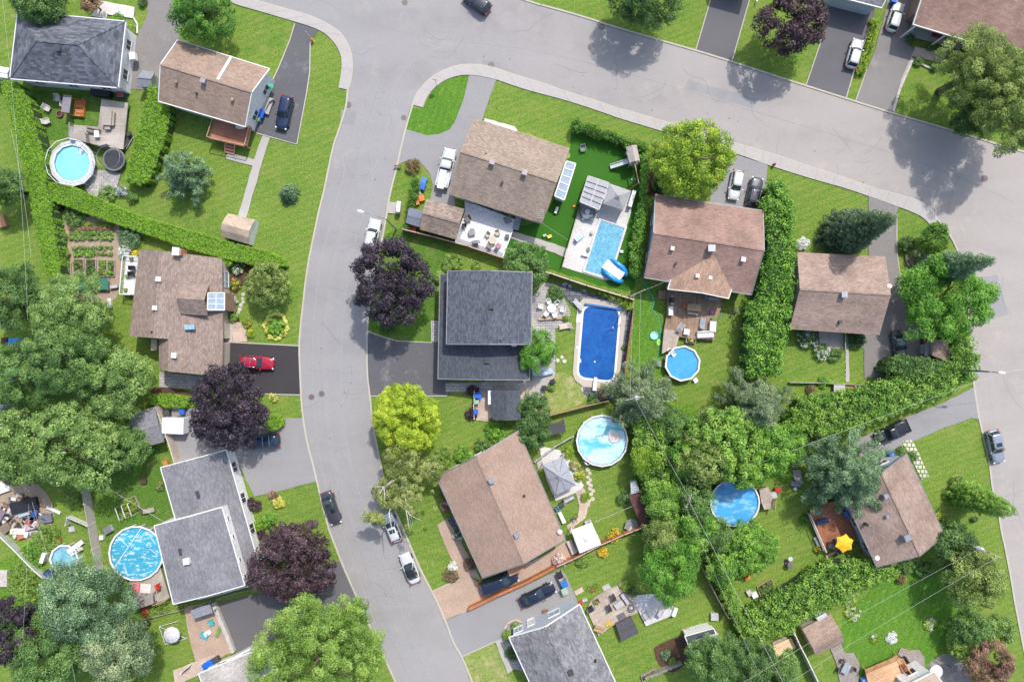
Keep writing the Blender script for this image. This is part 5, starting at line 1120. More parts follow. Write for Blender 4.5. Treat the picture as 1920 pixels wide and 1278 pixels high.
roof_box(r,923,303,5.0,.6,.6,.5,plain('pinkish_vent',(.36,.30,.31),.5));roof_box(r,984,323,5.0,.6,.6,.5,plain('pinkish_vent2',(.36,.30,.31),.5));roof_box(r,941.5,342,4.6,.3,.3,.25,blk);roof_box(r,911,288,5.0,.2,.15,.1,blk)
mb=MB(r.location)
c=P(1012,405,4.0);mb.tube([(c.x,c.y,3.6),(c.x,c.y,5.6)],.03,5)
for q in range(5):mb.bar((c.x-.5,c.y+.25*q-.5,5.5),(c.x+.5,c.y+.25*q-.5,5.5),.03)
mb.build('tv_antenna',galv,r)
sr=[(1062,302),(1079.5,307),(1058,375),(1040,367)]
r=thing('sunroom','glass-roofed sunroom with five panels on the right side of the taupe house','sunroom',P(1060,338,0))
poly=[P(x,y,2.5)for x,y in sr];mb=MB(r.location);mb.prism(offset(ccw([p[:2]for p in poly]),-.1),0,2.35);mb.build('wall',sid_w,r)
mb=MB(r.location);slab(mb,poly,.08);mb.build('glass_roof',glassl,r);mb=MB(r.location);trimline(mb,poly,.16,.16,.04)
for k in range(1,5):mb.bar(lerp(poly[0],poly[3],k/5)+Vector((0,0,.02)),lerp(poly[1],poly[2],k/5)+Vector((0,0,.02)),.12,.1)
mb.build('roof_bars',white,r)
r=thing('garden_shed','brown gabled shed at the lower left of the taupe house beside white terrace','shed',P(828,410,0))
gable(r,[(800,373),(871,392),(855,449),(787,430)],2.5,.95,sh_taupe,sid_t,inset=.25,trim=None,win=False)
r=thing('garden_shed','small shed with slate blue flat roof left of the brown gabled shed','shed',P(775,405,0))
gable(r,[(767,389),(793,395),(787,426),(761,418)],2.0,.12,plain('slate_blue_roof',(.13,.15,.20),.6),sid_g,inset=.15,trim=None,win=False)
ev=[(998,510.5),(995.6,645.5),(836.7,645),(839.5,508)]
r=house('house','slate grey two-level house in the middle of the photo beside the dark driveway',ev,ze=5.6)
gable(r,[(993,514),(993,712),(821,710),(825,514)],3.4,1.0,sh_slate,sid_w,trim=mgrey,rname='lower_roof',winz=(1.0,2.1))
gable(r,ev,5.7,1.3,shingle('slate_shingles_speckled',(.062,.070,.090),.30,blotch=.08),sid_w,trim=mgrey,winz=(4.2,5.1))
roof_box(r,921,574,6.8,.6,.6,.4,plain('dark_vent',(.05,.05,.06)));roof_box(r,937.5,638,6.4,.2,.2,.25,blk);roof_box(r,913,676,4.2,.55,.55,.35,MATS['dark_vent']);roof_box(r,964,647,3.9,.6,.3,.3,white,rz=0)
ev=[(1228.5,364.5),(1431,395),(1409,552.5),(1208,520.5)]
r=house('house','rosy brown gabled house with front gable wing above a large wooden deck',ev,ze=3.8)
foot=gable(r,ev,3.8,2.5,sh_rose,sid_b,trim=mgrey,doors=(0,))
e2=[(1392,484),(1366,559.5),(1252,542),(1276,462)]
A,B,Cc,D=[P(x,y,3.9)for x,y in[(1276,462),(1391,484),(1366,559.5),(1252,542)]]
zr=Vector((0,0,1.75));r1=lerp(D,Cc,.5)+zr;r0=lerp(A,B,.5)+zr
mb=MB(r.location);slab(mb,[A,D,r1,r0],.16);slab(mb,[B,Cc,r1,r0],.16);wr=mb.build('wing_roof',shingle('wing_shingles',(.235,.155,.118),.16),r)
mb=MB(r.location);trimline(mb,[A,D],closed=False,up=.04);trimline(mb,[D,r1,Cc],closed=False,up=.04);trimline(mb,[Cc,B],closed=False,up=.04);mb.build('wing_fascia',offw,wr)
f4=offset(ccw([A[:2],B[:2],Cc[:2],D[:2]]),-.4);mb=MB(r.location);mb.prism(f4,0,3.9);mb.build('wing_wall',sid_g,wr)
roof_box(r,1334.5,465,5.4,.8,.75,.7,vent_m,rz=0);roof_box(r,1261,465.5,5.2,.42,.42,.35,offw);roof_box(r,1394,486,5.2,.5,.5,.4,offw);roof_box(r,1308,517,5.2,.42,.42,.3,offw);roof_box(r,1332,520.5,5.2,.38,.38,.3,offw);roof_box(r,1267.5,494,4.9,.25,.25,.25,blk)
ev=[(1494.5,472.5),(1655,481),(1651,627.5),(1480.5,617)]
ev=[(1494.5,472.5),(1660,481),(1649,628),(1480.5,617)]
r=house('house','taupe gabled house between tall cedar hedge and the east driveway',ev,ze=3.4)
gable(r,ev,3.4,2.1,sh_rose2,brk_y,trim=None,doors=(0,),winz=(1.0,2.1))
roof_box(r,1583.5,552,4.8,.65,.65,.55,vent_m,rz=.05);roof_box(r,1576,603.5,4.0,.35,.35,.3,plain('dark_vent',(.05,.05,.06)));dish(r,1668,536,4.5)
mb=MB(r.location);c=P(1496,612,3.8);mb.tube([(c.x,c.y,1.5),(c.x,c.y,6)],.04,5);mb.bar((c.x-.4,c.y,5.8),(c.x+.4,c.y+.2,5.8),.05);mb.build('service_mast',galv,r)
deck('porch','small grey wooden porch under the lower eave of the taupe roof',[(1535,618),(1579,620),(1579,657),(1534,656)],.5,planks_g,1.57,'porch',rail=[(1,2)],railm=wood_g)
ev=[(1700,850),(1771,1002),(1644,1063),(1573,911)]
r=house('house','brown gabled house beneath the large pine with red deck and umbrella',ev,ze=3.7)
gable(r,ev,3.7,2.1,sh_rose2,sid_b,trim=mgrey)
roof_box(r,1702,1008,4.9,.7,.7,.75,vent_m,rz=.4);roof_box(r,1664,968,4.7,.32,.32,.35,vent_m);roof_box(r,1626,983.5,4.4,.3,.3,.35,blk);dish(r,1645,1045,4.2);roof_box(r,1662,930,5.0,.5,.5,.7,vent_m,rz=.4)
ev=[(972,807),(1060,1010),(905,1083),(817.5,893.5)]
r=house('house','largest rosy brown gabled house below the golden yellow tree',ev,ze=3.9)
foot=gable(r,ev,3.9,2.1,shingle('smooth_tan_rosy_shingles',(.225,.158,.130),.10,blotch=.1),brk_y,trim=mgrey,winz=(1.1,2.3))
roof_box(r,921,901,5.2,.6,.6,.6,vent_m,rz=.5);roof_box(r,969,1003,5.1,.6,.6,.6,vent_m,rz=.5);roof_box(r,983,929,4.8,.25,.25,.25,blk);dish(r,1050,996,4.0)
mb=MB(r.location);a=P(966,1066,2.4);mb.box((a.x,a.y,2.4),(2.2,1.2,.12),.44);mb.build('side_canopy',plain('canopy_orange',(.42,.22,.13),.8),r)
ev=[(1087,1132),(1179,1332),(1046,1394),(954,1194)]
r=house('house','grey gabled house with pale blue end wall at the bottom edge',ev,ze=3.9)
foot=gable(r,ev,3.9,2.0,sh_grey2,sid_b,trim=white,win=False)
i=max(range(4),key=lambda j:foot[j][1]+foot[(j+1)%4][1]);a,b=foot[i],foot[(i+1)%4]
window_on(r,a,b,.36,1.6,1.0,2.6,2,white,glassl);window_on(r,a,b,.92,1.2,1.0,2.6,2,white,glassl);window_on(r,a,b,.72,.9,.2,2.3,1,white,offw,'door')
for u in(.2,.5,.8):window_on(r,foot[(i+1)%4],foot[(i+2)%4],u,1.4,1.0,2.3,2);window_on(r,foot[(i+3)%4],foot[i],u,1.4,1.0,2.3,2)
roof_box(r,1070,1261,5.2,.6,.6,.4,plain('dark_vent',(.05,.05,.06)),rz=.4);roof_box(r,1117,1239,4.6,.2,.2,.25,blk)
ev=[(372,1262),(482,1217),(530,1330),(420,1375)]
r=house('house','pale roofed house mostly hidden under the huge bottom green tree',ev,ze=3.6)
gable(r,ev,3.6,.3,sh_pale,sid_w,trim=white)
ev=[(1745,-120),(1985,-55),(1950,118),(1712,46)]
r=house('house','rosy brown house with white-posted porch in the top right corner',ev,ze=3.8)
A,B,Cc,D=[P(x,y,3.8)for x,y in ev];mb=MB(r.location);zr=Vector((0,0,1.9));r0=lerp(A,D,.45)+zr;r1=lerp(B,Cc,.45)+zr;slab(mb,[A,B,r1,r0]);slab(mb,[D,Cc,r1,r0]);mb.build('roof',sh_rose,r)
mb=MB(r.location);trimline(mb,[r0,D,Cc],closed=False);mb.build('fascia',offw,r)
W_=ccw([P(1757,-100,3.8)[:2],P(1975,-45,3.8)[:2],P(1948,80,3.8)[:2],P(1727,15,3.8)[:2]]);mb=MB(r.location);mb.prism(W_,0,3.6);mb.build('wall',brk_w,r)
for a_,b_ in((W_[0],W_[1]),(W_[1],W_[2]),(W_[2],W_[3]),(W_[3],W_[0])):
 window_on(r,a_,b_,.2,1.3,1.1,2.3,2);window_on(r,a_,b_,.6,1.3,1.1,2.3,2)
for x,y in((1716,49),(1773,66),(1803,74),(1840,84)):
 p=P(x,y,3.7);mb=MB(r.location);mb.box((p.x,p.y,1.8),(.16,.16,3.6));mb.build('porch_post',white,r)
deck('porch','dark concrete porch under the rosy roof at the top right',[(1700,66),(1722,20),(1830,55),(1800,92)],.35,conc,0,'porch',posts=False)
deck('doorstep','grey brown paved landing in front of the top right porch',[(1716,88),(1778,100),(1765,118),(1712,106)],.15,pav_t,.3,'landing',posts=False)
ev=[(1545,-75),(1676,-40),(1652,14),(1557,-8)]
r=house('house','house with pale blue garage front at the top edge above a grey driveway',ev,ze=3.4)
gable(r,[(1560,-80),(1678,-50),(1653,15),(1559,-9)],3.4,1.2,sh_grey2,sid_b,trim=white,win=False)
ev=[(1340,-120),(1450,-92),(1426,-24),(1370,-38)]
r=house('house','house beyond the top edge whose shadow falls on the driveway',ev,ze=3.6)
gable(r,[(1346,-130),(1440,-105),(1416,-28),(1358,-44)],3.6,1.4,sh_rose,sid_w)
ev=[(1697,1286),(1752,1258),(1800,1338),(1745,1366)]
r=house('house','white walled house with tan roof at the bottom right edge',ev,ze=4.2)
gable(r,ev,4.2,1.0,sh_tan,sid_w,trim=white,inset=.3)
# sheds, canopies
def shed(label,ev,ze,rise,rm,wm,name='garden_shed',cat='shed',**k):
 r=thing(name,label,cat,cen([P(x,y,ze)[:2]for x,y in ev]));gable(r,ev,ze,rise,rm,wm,inset=k.pop('inset',.2),win=False,**k);return r
r=thing('barn_shed','barn-shaped shed with tan shingles and white end on the left lawn','shed',P(448,430))
A,B,Cc,D=[P(x,y,1.9)for x,y in[(428,400),(479,412),(467,458),(415,443)]]
mb=MB(r.location)
L0,L1=lerp(A,D,.25)+Vector((0,0,.7)),lerp(B,Cc,.25)+Vector((0,0,.7));M0,M1=lerp(A,D,.5)+Vector((0,0,1.05)),lerp(B,Cc,.5)+Vector((0,0,1.05));N0,N1=lerp(A,D,.75)+Vector((0,0,.7)),lerp(B,Cc,.75)+Vector((0,0,.7))
for q in([A,B,L1,L0],[L0,L1,M1,M0],[M0,M1,N1,N0],[N0,N1,Cc,D]):slab(mb,q,.08)
mb.build('roof',sh_tan,r)
mb=MB(r.location);dn=Vector((0,0,-.1))
def ins(a,b):return lerp(a,b,.03)
prof0=[ins(q,w)+dn for q,w in((A,B),(L0,L1),(M0,M1),(N0,N1),(D,Cc))];prof1=[ins(w,q)+dn for q,w in((A,B),(L0,L1),(M0,M1),(N0,N1),(D,Cc))]
g0=[Vector((prof0[-1].x,prof0[-1].y,0)),Vector((prof0[0].x,prof0[0].y,0))];g1=[Vector((prof1[-1].x,prof1[-1].y,0)),Vector((prof1[0].x,prof1[0].y,0))]
mb.loft([prof0+g0,prof1+g1]);mb.build('wall',sid_w,r)
shed('slate-roofed garden shed below the slate-roofed house',[(976,731),(977,787),(924,787),(921,731)],2.3,.7,sh_slate,sid_w,trim=None)
shed('lean-to with white edge beside the slate garden shed',[(915,732),(921,732),(921,758),(915,758)],1.8,.05,sid_w,sid_w,trim=None,inset=.05)
shed('dark maroon-roofed shed under the yellow-green cedars',[(1179,931),(1201,923),(1216,978),(1202,986)],2.2,.15,sh_mar,sid_t,trim=None)
shed('small open grey lean-to above the maroon-roofed shed',[(1182,903),(1192,900),(1200,922),(1183,926)],1.8,.1,sid_g,sid_g,trim=None)
shed('pale flat-roofed shed under the trees at the bottom',[(1284,1192),(1338,1177),(1365,1240),(1310,1256)],2.6,.15,sh_slate,sid_w,trim=white)
shed('brown gabled shed crossed by wires at the bottom right',[(1504,1178),(1557,1150),(1583,1202),(1529,1229)],2.3,.8,sh_brown,sid_t,trim=None,t=.62)
shed('small tan shed with white ridge strip inside the cedar hedge corner',[(1749,638),(1779,636),(1781,679),(1748,666)],2.4,.1,sh_rose2,sid_t,trim=None)
shed('small grey box beside the tan shed at the covered driveway',[(1734,643),(1748,642),(1748,665),(1734,667)],1.6,.1,plain('grey_box',(.24,.24,.26),.7),sid_g,trim=None)
shed('small dark and light grey shed beside the top left driveway',[(267,132),(290,136),(285,164),(256,163)],2.0,.5,plain('grey_shed_roof',(.22,.23,.25),.6),sid_g,trim=None)
shed('pale lean-to at the photo edge above the brown shed',[(1530,1158),(1548,1148),(1553,1156),(1536,1166)],2.2,.1,sid_g,sid_g,trim=None)
shed('hidden small house corner with light roof at the top left edge',[(-25,120),(18,128),(14,147),(-30,140)],2.4,.2,sid_w,sid_w,trim=None)
def canopy(name,label,px,z,m,rise=.6,postm=mgrey,tier=False,cat='gazebo',flat=False,ribs=None):
 pts=[P(x,y,z)for x,y in px];c=cen([p[:2]for p in pts]);r=thing(name,label,cat,c);top=Vector((c.x,c.y,z+rise))
 mb=MB(r.location)
 if flat:slab(mb,pts,.12)
 else:
  for i in range(len(pts)):slab(mb,[pts[i],pts[(i+1)%len(pts)],top],.05)
 mb.build('canopy_top',m,r)
 if tier:
  mb=MB(r.location);q=[lerp(Vector((c.x,c.y,z)),p,.3)+Vector((0,0,rise*.72))for p in pts];tp=top+Vector((0,0,.25))
  for i in range(len(q)):slab(mb,[q[i],q[(i+1)%len(q)],tp],.04)
  mb.build('vent_cap',m,r)
 if ribs:
  mb=MB(r.location)
  for i in range(len(pts)):mb.bar(pts[i]+Vector((0,0,.03)),top+Vector((0,0,.03)),.05);a=lerp(pts[i],pts[(i+1)%len(pts)],.5);mb.bar(a+Vector((0,0,.03)),top+Vector((0,0,.03)),.035)
  mb.build('rib',ribs,r)
 for p in pts:
  q=lerp(p,c+Vector((0,0,z)),.06);mb=MB(r.location);mb.box((q.x,q.y,z/2-.03),(.1,.1,z-.06));mb.build('post',postm,r)
 return r
canopy('gazebo','grey hard-top gazebo with two-tier roof beside the large brown roof',[(1016.5,872),(1055,855),(1079.5,909),(1042,928)],2.3,plain('gazebo_grey',(.30,.31,.34),.5),.7,ribs=plain('rib_dark',(.10,.10,.11)),tier=True)
canopy('gazebo','white square canopy with small vent at the end of the brick paving',[(1071,993.5),(1109.5,979),(1127,1020),(1087,1037)],2.3,plain('white_canvas',(.82,.82,.82),.8,var=.03),.5,tier=True,postm=white)
canopy('gazebo','grey pool gazebo with peaked roof beside the louvred pergola',[(1143,344),(1184,358),(1169,394),(1131,382)],2.5,plain('gazebo_fabric',(.33,.33,.34),.8),.8,tier=True)
canopy('canopy_swing','dark flat rectangular canopy beside the dark green shrubs and wooden fence',[(1027,796),(1058,788),(1061,810),(1028,816)],1.8,dgrey,0,flat=True,cat='canopy')
canopy('canopy','grey two-tone canopy at the foot of the deck by the covered pool',[(243,1128),(268,1117),(286,1113),(288,1131),(248,1144)],1.9,plain('brownish_grey_canvas',(.30,.26,.24),.8),0,flat=True,cat='canopy')
canopy('canopy','grey small roof over the pink patio below the grey-roofed house',[(357,1144),(393,1131),(399,1148),(362,1160)],2.1,plain('bluish_grey_roof',(.24,.25,.29),.7),0,flat=True,cat='canopy')
r=thing('pergola','louvred grey pergola over the pool sofa','pergola',P(1114,360))
q=[P(x,y,2.6)for x,y in[(1103,330),(1142,343),(1123,393),(1087.5,378)]]
mb=MB(r.location);trimline(mb,q,.16,.2);mb.bar(lerp(q[0],q[1],.5),lerp(q[3],q[2],.5),.14,.2);mb.build('frame',plain('pergola_grey',(.42,.42,.43),.5),r)
mb=MB(r.location)
for k in range(18):t=(k+.5)/18;a,b=lerp(q[0],q[3],t),lerp(q[1],q[2],t);mb.bar(a,b,.20,.02)
mb.build('louvres',plain('louvre_grey',(.33,.33,.36),.4),r)
for k in(1,2,3,4):
 t=k/5;mb=MB(r.location);mb.bar(lerp(q[0],q[3],t)+Vector((0,0,.05)),lerp(q[1],q[2],t)+Vector((0,0,.05)),.07);mb.build('crossbar',blk,r)
for p in q:mb=MB(r.location);mb.box((p.x,p.y,1.25),(.12,.12,2.5));mb.build('post',mgrey,r)
r=thing('hot_tub','dark grey covered square spa on the lawn beside the stone patio','hot tub',P(1176,1179));z=.95
q=[P(x,y,z)[:2]for x,y in[(1154,1170),(1184,1155),(1198,1186),(1165,1202.5)]];mb=MB(r.location);mb.prism(offset(ccw(q),-.06),0,z-.1);mb.build('tub',plain('spa_side',(.09,.08,.08),.7),r)
mb=MB(r.location);mb.prism(q,z-.1,z+.02);a,b=P(1158,1187,z),P(1190,1171,z);cv=mb.build('cover',plain('spa_cover',(.075,.072,.08),.6),r,bevel=.05);mb=MB(r.location);mb.bar(a+Vector((0,0,.03)),b+Vector((0,0,.03)),.04,.015);mb.build('cover_seam',blk,cv)
deck('terrace','white composite terrace with dining set below the taupe roof',[(871,377),(893,384),(968,412),(960,438),(943,483),(853,453),(872,396)],.7,deck_w,.3,'terrace',rail=[(3,4)],railm=white)
deck('terrace_step','grey lower strip of decking beside the brown shed and red fence',[(862,425),(870,430),(862,447),(885,455),(943,474),(941,481),(854,452)],.74,plain('grey_decking',(.33,.35,.38),.7),.3,'terrace',posts=False)
deck('entrance_step','grey blue stair block at the right end of the white terrace',[(968,404),(978,408),(972,432),(960,428)],.75,plain('blue_grey_step',(.28,.30,.34),.7),.3,'steps',posts=False)
deck('pool_deck','white slab deck around the tiled pool',[(1100,345),(1132,355),(1184,365),(1184,396),(1173.5,429),(1143,522),(1137,526),(1054,500),(1084,395)],.10,pav_w,.3,'pool deck',posts=False)
deck('wooden_deck','large brown wooden deck with furniture below the front gable wing',[(1252,544),(1354,557),(1352,578),(1343,600),(1341,637),(1304,636),(1274,631),(1268,650),(1241,662),(1245,617),(1250,590)],.75,planks_b,1.57,railm=wood_d)
deck('wooden_deck','lighter wooden pool walkway joining the brown deck to the blue round pool',[(1245,617),(1275,620),(1268,652),(1258,655),(1241,663)],1.0,planks,1.4,railm=wood_d)
deck('side_steps','wooden steps at the upper left of the brown deck',[(1235,545),(1252,545),(1252,561),(1234,560)],.4,planks_b,0,'steps',posts=False)
deck('wooden_deck','grey wood dining deck beside the thick clipped hedge',[(190,186),(240,193),(231,280),(196,275),(138,262),(138,234),(184,238)],.9,planks_g,.0,rail=[(5,4)],railm=wood_g)
deck('terracotta_deck','terracotta deck with stairs at the foot of the tan brown house',[(404,225),(472,240),(463,276),(393,260)],1.5,planks_y,-.22,rail=[(0,3),(3,2),(2,1)],railm=plain('rail_terracotta',(.46,.26,.17),.7))
mb=MB(P(432,275));
for k in range(5):
 z=1.3-.26*k;a,b=P(424-.5*k,262+5.5*k,z),P(441-.5*k,266+5.5*k,z);mb.bar(a,b,.3,.06)
for s_ in(0,1):
 mb.bar(P(423+18*s_,262+4*s_,2.2),P(421+18*s_,287+3*s_,1.0),.07);mb.bar(P(423+18*s_,262+4*s_,1.2),P(421+18*s_,287+3*s_,.05),.07,.2)
tag(mb.build('wooden_stairs',plain('stairs_terracotta',(.42,.21,.14),.7)),'terracotta stairs leading down from the deck to the paved path','stairs')
deck('red_deck','red-stained wooden deck under the yellow umbrella',[(1514,962),(1547,943),(1580,935),(1607,1011),(1570,1024),(1544,1031)],.8,planks_r,.45,rail=[(0,5)],railm=plain('rail_white',(.6,.6,.6)))
deck('wooden_deck','small tan wooden platform on the right of the half-hidden blue pool',[(1424,918),(1440,912),(1450,935),(1449,952),(1433,955),(1427,940)],1.0,planks,.2,railm=wood_t,rail=[(2,3)])
deck('wooden_deck','weathered deck with seats at the lower right of the covered pool',[(243,1088),(285,1072),(300,1062),(318,1120),(292,1130),(246,1140)],.8,planks_g,1.2,rail=[(3,4)],railm=wood_t)
deck('stone_patio','grey stone patio with corner furniture beside the bottom grey roof',[(1108,1125),(1125,1112),(1160,1096),(1175,1100),(1186,1118),(1198,1138),(1196,1148),(1174,1158),(1160,1165),(1140,1178),(1122,1192),(1100,1142)],.3,planks,.45,'patio',posts=False)
deck('stone_patio','pale square patio with scattered chairs under the bright tree',[(1186,1116),(1255,1110),(1268,1150),(1211,1173),(1199,1148)],.35,pav_w,.4,'patio',posts=False)
deck('stone_step','pale stone step at the top of the patio',[(1128,1100),(1141,1093),(1147,1103),(1134,1110)],.1,conc,.4,'step',posts=False)
deck('stone_step','square tan stone pad on the lawn by the bicycle',[(1076,1108),(1091,1100),(1095,1108),(1080,1116)],.1,pav_t,.4,'step',posts=False)
deck('orange_deck','new orange lumber deck attached to the white house at bottom right',[(1622,1255),(1685,1228),(1705,1262),(1690,1290),(1630,1290)],1.2,planks_o,.45,rail=[(0,1),(1,2)],railm=plain('orange_rail',(.62,.30,.12),.7))
# pools
def round_pool(name,label,px,py,rp,h,wm,n=14,rimw=.22,el=1.0,wall=galv,ladder=None,rot=0.0,walk=0,cover=False):
 c=P(px,py,h);f=K*(H-h)/H;r=rp*f;o=Vector((c.x,c.y,0));root=thing(name,label,'swimming pool',o)
 def sc(ob):ob.scale=(1,el,1);return ob
 mb=MB(o);mb.ring((o.x,o.y,0),r-rimw-.06,r-rimw+.02,0,h-.03,n,rot);sc(mb.build('wall',wall,root))
 mb=MB(o);mb.ring((o.x,o.y,0),r-rimw,r,h-.06,h+.03,n,rot)
 for k in range(n):a=rot+2*math.pi*k/n;mb.box((o.x+(r-.06)*math.cos(a),o.y+(r-.06)*math.sin(a),h/2),(.12,.12,h),a)
 sc(mb.build('rim',white,root))
 mb=MB(o);mb.lathe((o.x,o.y,0),[(r-rimw,.02),(r-rimw,h-.2)],n,rot);sc(mb.build('water' if not cover else 'pool_cover',wm,root))
 mb=MB(o);mb.ring((o.x,o.y,0),r-rimw-.08,r-rimw-.02,h-.22,h-.04,n,rot);sc(mb.build('liner',plain('liner_blue',(.07,.30,.42),.4),root))
 if walk:
  mb=MB(o);mb.ring((o.x,o.y,0),r,r+walk,h-.12,h-.04,n,rot)
  mb.build('walkway',plain('walkway_grey',(.50,.52,.54),.5),root)
  mb=MB(o)
  mb.ring((o.x,o.y,0),r+walk-.02,r+walk+.05,h+.75,h+.80,n,rot)
  for k in range(n):a=rot+2*math.pi*k/n;mb.tube([(o.x+(r+walk)*math.cos(a),o.y+(r+walk)*math.sin(a),0),(o.x+(r+walk)*math.cos(a),o.y+(r+walk)*math.sin(a),h+.8)],.03,5)
  mb.build('guard_rail',white,root)
 if ladder is not None:
  a=ladder;d=Vector((math.cos(a),math.sin(a),0));s_=Vector((-d.y,d.x,0));p=o+d*(r-.15);mb=MB(o)
  for k in(-1,1):
   q=p+s_*.28*k
   mb.tube([q+d*.45,q+d*.4+Vector((0,0,h)),q+d*.2+Vector((0,0,h+.6)),q-d*.25+Vector((0,0,h+.6)),q-d*.5+Vector((0,0,h+.1)),q-d*.85+Vector((0,0,h-.35))],.035,6)
  for k in range(4):z_=.25+k*(h-.1)/3.5;mb.bar(p+d*.43-s_*.28+Vector((0,0,z_)),p+d*.43+s_*.28+Vector((0,0,z_)),.12,.03)
  for k in range(4):q=p-d*(.32+.18*k)+Vector((0,0,h+.05-.06*k));mb.bar(q-s_*.28,q+s_*.28,.13,.03)
  mb.build('ladder',white,root)
 return root
round_pool('round_pool','turquoise round pool with grey railed walkway beside the wooden dining deck',135,306,37,1.25,w_turq,12,.2,ladder=R(55),walk=.50)
pr=round_pool('round_pool','largest round pool with wrinkled blue solar cover beside the grey-roofed house',255,1037,52,1.2,cov1,18,.22,ladder=None,cover=True)
mb=MB(pr.location);a,b=P(266,988,1.1),P(214,1064,1.1);mb.bar(a,b,.10,.03)
for x0,y0,x1,y1 in((218,1003,240,1024),(222,1000,240,1001),(270,1000,262,1015),(280,1003,292,1020),(232,1058,240,1080),(262,1078,285,1070),(280,1028,296,1040)):mb.bar(P(x0,y0,1.08),P(x1,y1,1.08),.08,.03)
mb.build('cover_seam',plain('cover_seam_white',(.62,.72,.76),.5),pr)
round_pool('round_pool','small leafy round pool with white steps at the bottom left yard',120,1048,28,1.1,water_mat('murky_blue_water',(.14,.36,.46),(.22,.46,.50),amt=.4),10,.24,ladder=R(35))
round_pool('round_pool','blue ten-sided round pool at the end of the brown deck walkway',1280,681,34,1.2,w_cyan,10,.2,ladder=R(135),rot=.2)
pr=round_pool('round_pool','pale turquoise round pool with floating cover beside the yellow-green cedars',1129,826,49,1.2,cov3,16,.22,wall=plain('pool_wall_dark',(.10,.10,.11),.6),ladder=R(235),cover=True)
mb=MB(pr.location);c=P(1151,819,1.1);mb.lathe((c.x,c.y,1.02),[(.75,0),(.80,.08),(.72,.16),(.3,.12),(.0,.1)],20);ob=mb.build('pool_float',plain('cream_float',(.72,.62,.56),.6),None);tag(ob,'round cream float lying on the pale turquoise pool','pool float')
round_pool('round_pool','half-hidden round pool with sky blue cover under the trees',1378,942,47,1.2,cov2,24,.18,el=.96,cover=True)
def inground(name,label,px,m,cop,copm,steps=None,z=.0,sm_=0):
 poly=W2(px);
 if sm_:poly=poly
 o=cen(poly);root=thing(name,label,'swimming pool',(o.x,o.y,0));pc=ccw(poly);out=offset(pc,cop)
 mb=MB(root.location);n=len(pc)
 vs=[(p[0],p[1],z+.16)for p in pc]+[(p[0],p[1],z+.16)for p in out]+[(p[0],p[1],z)for p in pc]+[(p[0],p[1],z)for p in out]
 mb.add(vs,[(i,n+i,n+(i+1)%n,(i+1)%n)[::-1]for i in range(n)]+[(n+i,3*n+i,3*n+(i+1)%n,n+(i+1)%n)[::-1]for i in range(n)]+[(i,(i+1)%n,2*n+(i+1)%n,2*n+i)[::-1]for i in range(n)])
 mb.build('coping',copm,root);mb=MB(root.location);mb.prism(offset(pc,.02),z,z+.105);mb.build('water',m,root);return root
def rounded(px,r,n=5):
 out=[];m=len(px)
 for i in range(m):
  p,a,b=Vector(px[i]),Vector(px[i-1]),Vector(px[(i+1)%m]);da=(a-p).normalized();db=(b-p).normalized();s=p+da*r;e=p+db*r
  for k in range(n+1):t=k/n;out.append(tuple((1-t)**2*s+2*t*(1-t)*p+t*t*e))
 return out
lp=inground('lap_pool','deep blue in-ground pool with rounded corners and diving board',rounded([(1095,574),(1161,580),(1150,714),(1084,706)],15),w_deep,.28,white)
mb=MB(lp.location);poly=ccw(W2([(1092.7,558.7),(1163,565.7),(1175,580),(1163,706.6),(1153.7,723),(1138,728),(1121,733),(1105,732),(1092.7,724),(1078,712),(1070,690),(1076,617),(1064,602),(1070,590),(1082,575)]))
hole=ccw(W2(rounded([(1095,574),(1161,580),(1150,714),(1084,706)],15)));hole=offset(hole,.26)
outer=[]
for i,hpt in enumerate(hole):
 o_=cen(hole);d=(Vector(hpt)-Vector(o_[:2])).normalized();best=None
 for j in range(len(poly)):
  a,b=Vector(poly[j]),Vector(poly[(j+1)%len(poly)]);e=b-a;den=d.cross(e)
  if abs(den)<1e-9:continue
  t=(a-Vector(o_[:2])).cross(e)/den;u=(a-Vector(o_[:2])).cross(d)/den
  if t>0 and-.001<=u<=1.001:best=t if best is None else max(best,t)
 outer.append(Vector(o_[:2])+d*best if best else Vector(hpt)*1.05)
n=len(hole);vs=[(p[0],p[1],.145)for p in hole]+[(p[0],p[1],.145)for p in outer]+[(p[0],p[1],0)for p in outer]
mb.add(vs,[(i,n+i,n+(i+1)%n,(i+1)%n)[::-1]for i in range(n)]+[(n+i,2*n+i,2*n+(i+1)%n,n+(i+1)%n)[::-1]for i in range(n)])
mb.build('surround',ground_mat('pool_surround',(.46,.40,.34),(.52,.46,.40),(.48,.43,.37),.3,2,20),lp)
mb=MB(lp.location);mb.bar(P(1117,707,.55),P(1114,732,.55),.45,.06);c=P(1114.5,729,0);mb.box((c.x,c.y,.3),(.5,.4,.5));c=P(1115.5,720,0);mb.box((c.x,c.y,.3),(.5,.15,.5));mb.build('diving_board',white,lp)
mb=MB(lp.location);a,b=P(1096,570,.35),P(1164,580,.35);mb.tube([a,b],.16,10);mb.build('cover_roller',plain('roller_blue',(.02,.16,.42),.4),lp)
mb=MB(lp.location);
for k in range(4):mb.bar(P(1083+k*3,589,.12+.03*k),P(1082+k*3,604,.12+.03*k),.25,.06)
mb.build('entry_steps',white,lp)
mb=MB(lp.location)
for x,y in((1083,651),(1087,676)):c=P(x,y,.1);mb.box((c.x,c.y,.16),(.35,.5 if y>660 else .3,.05))
mb.build('skimmer_lid',white,lp)
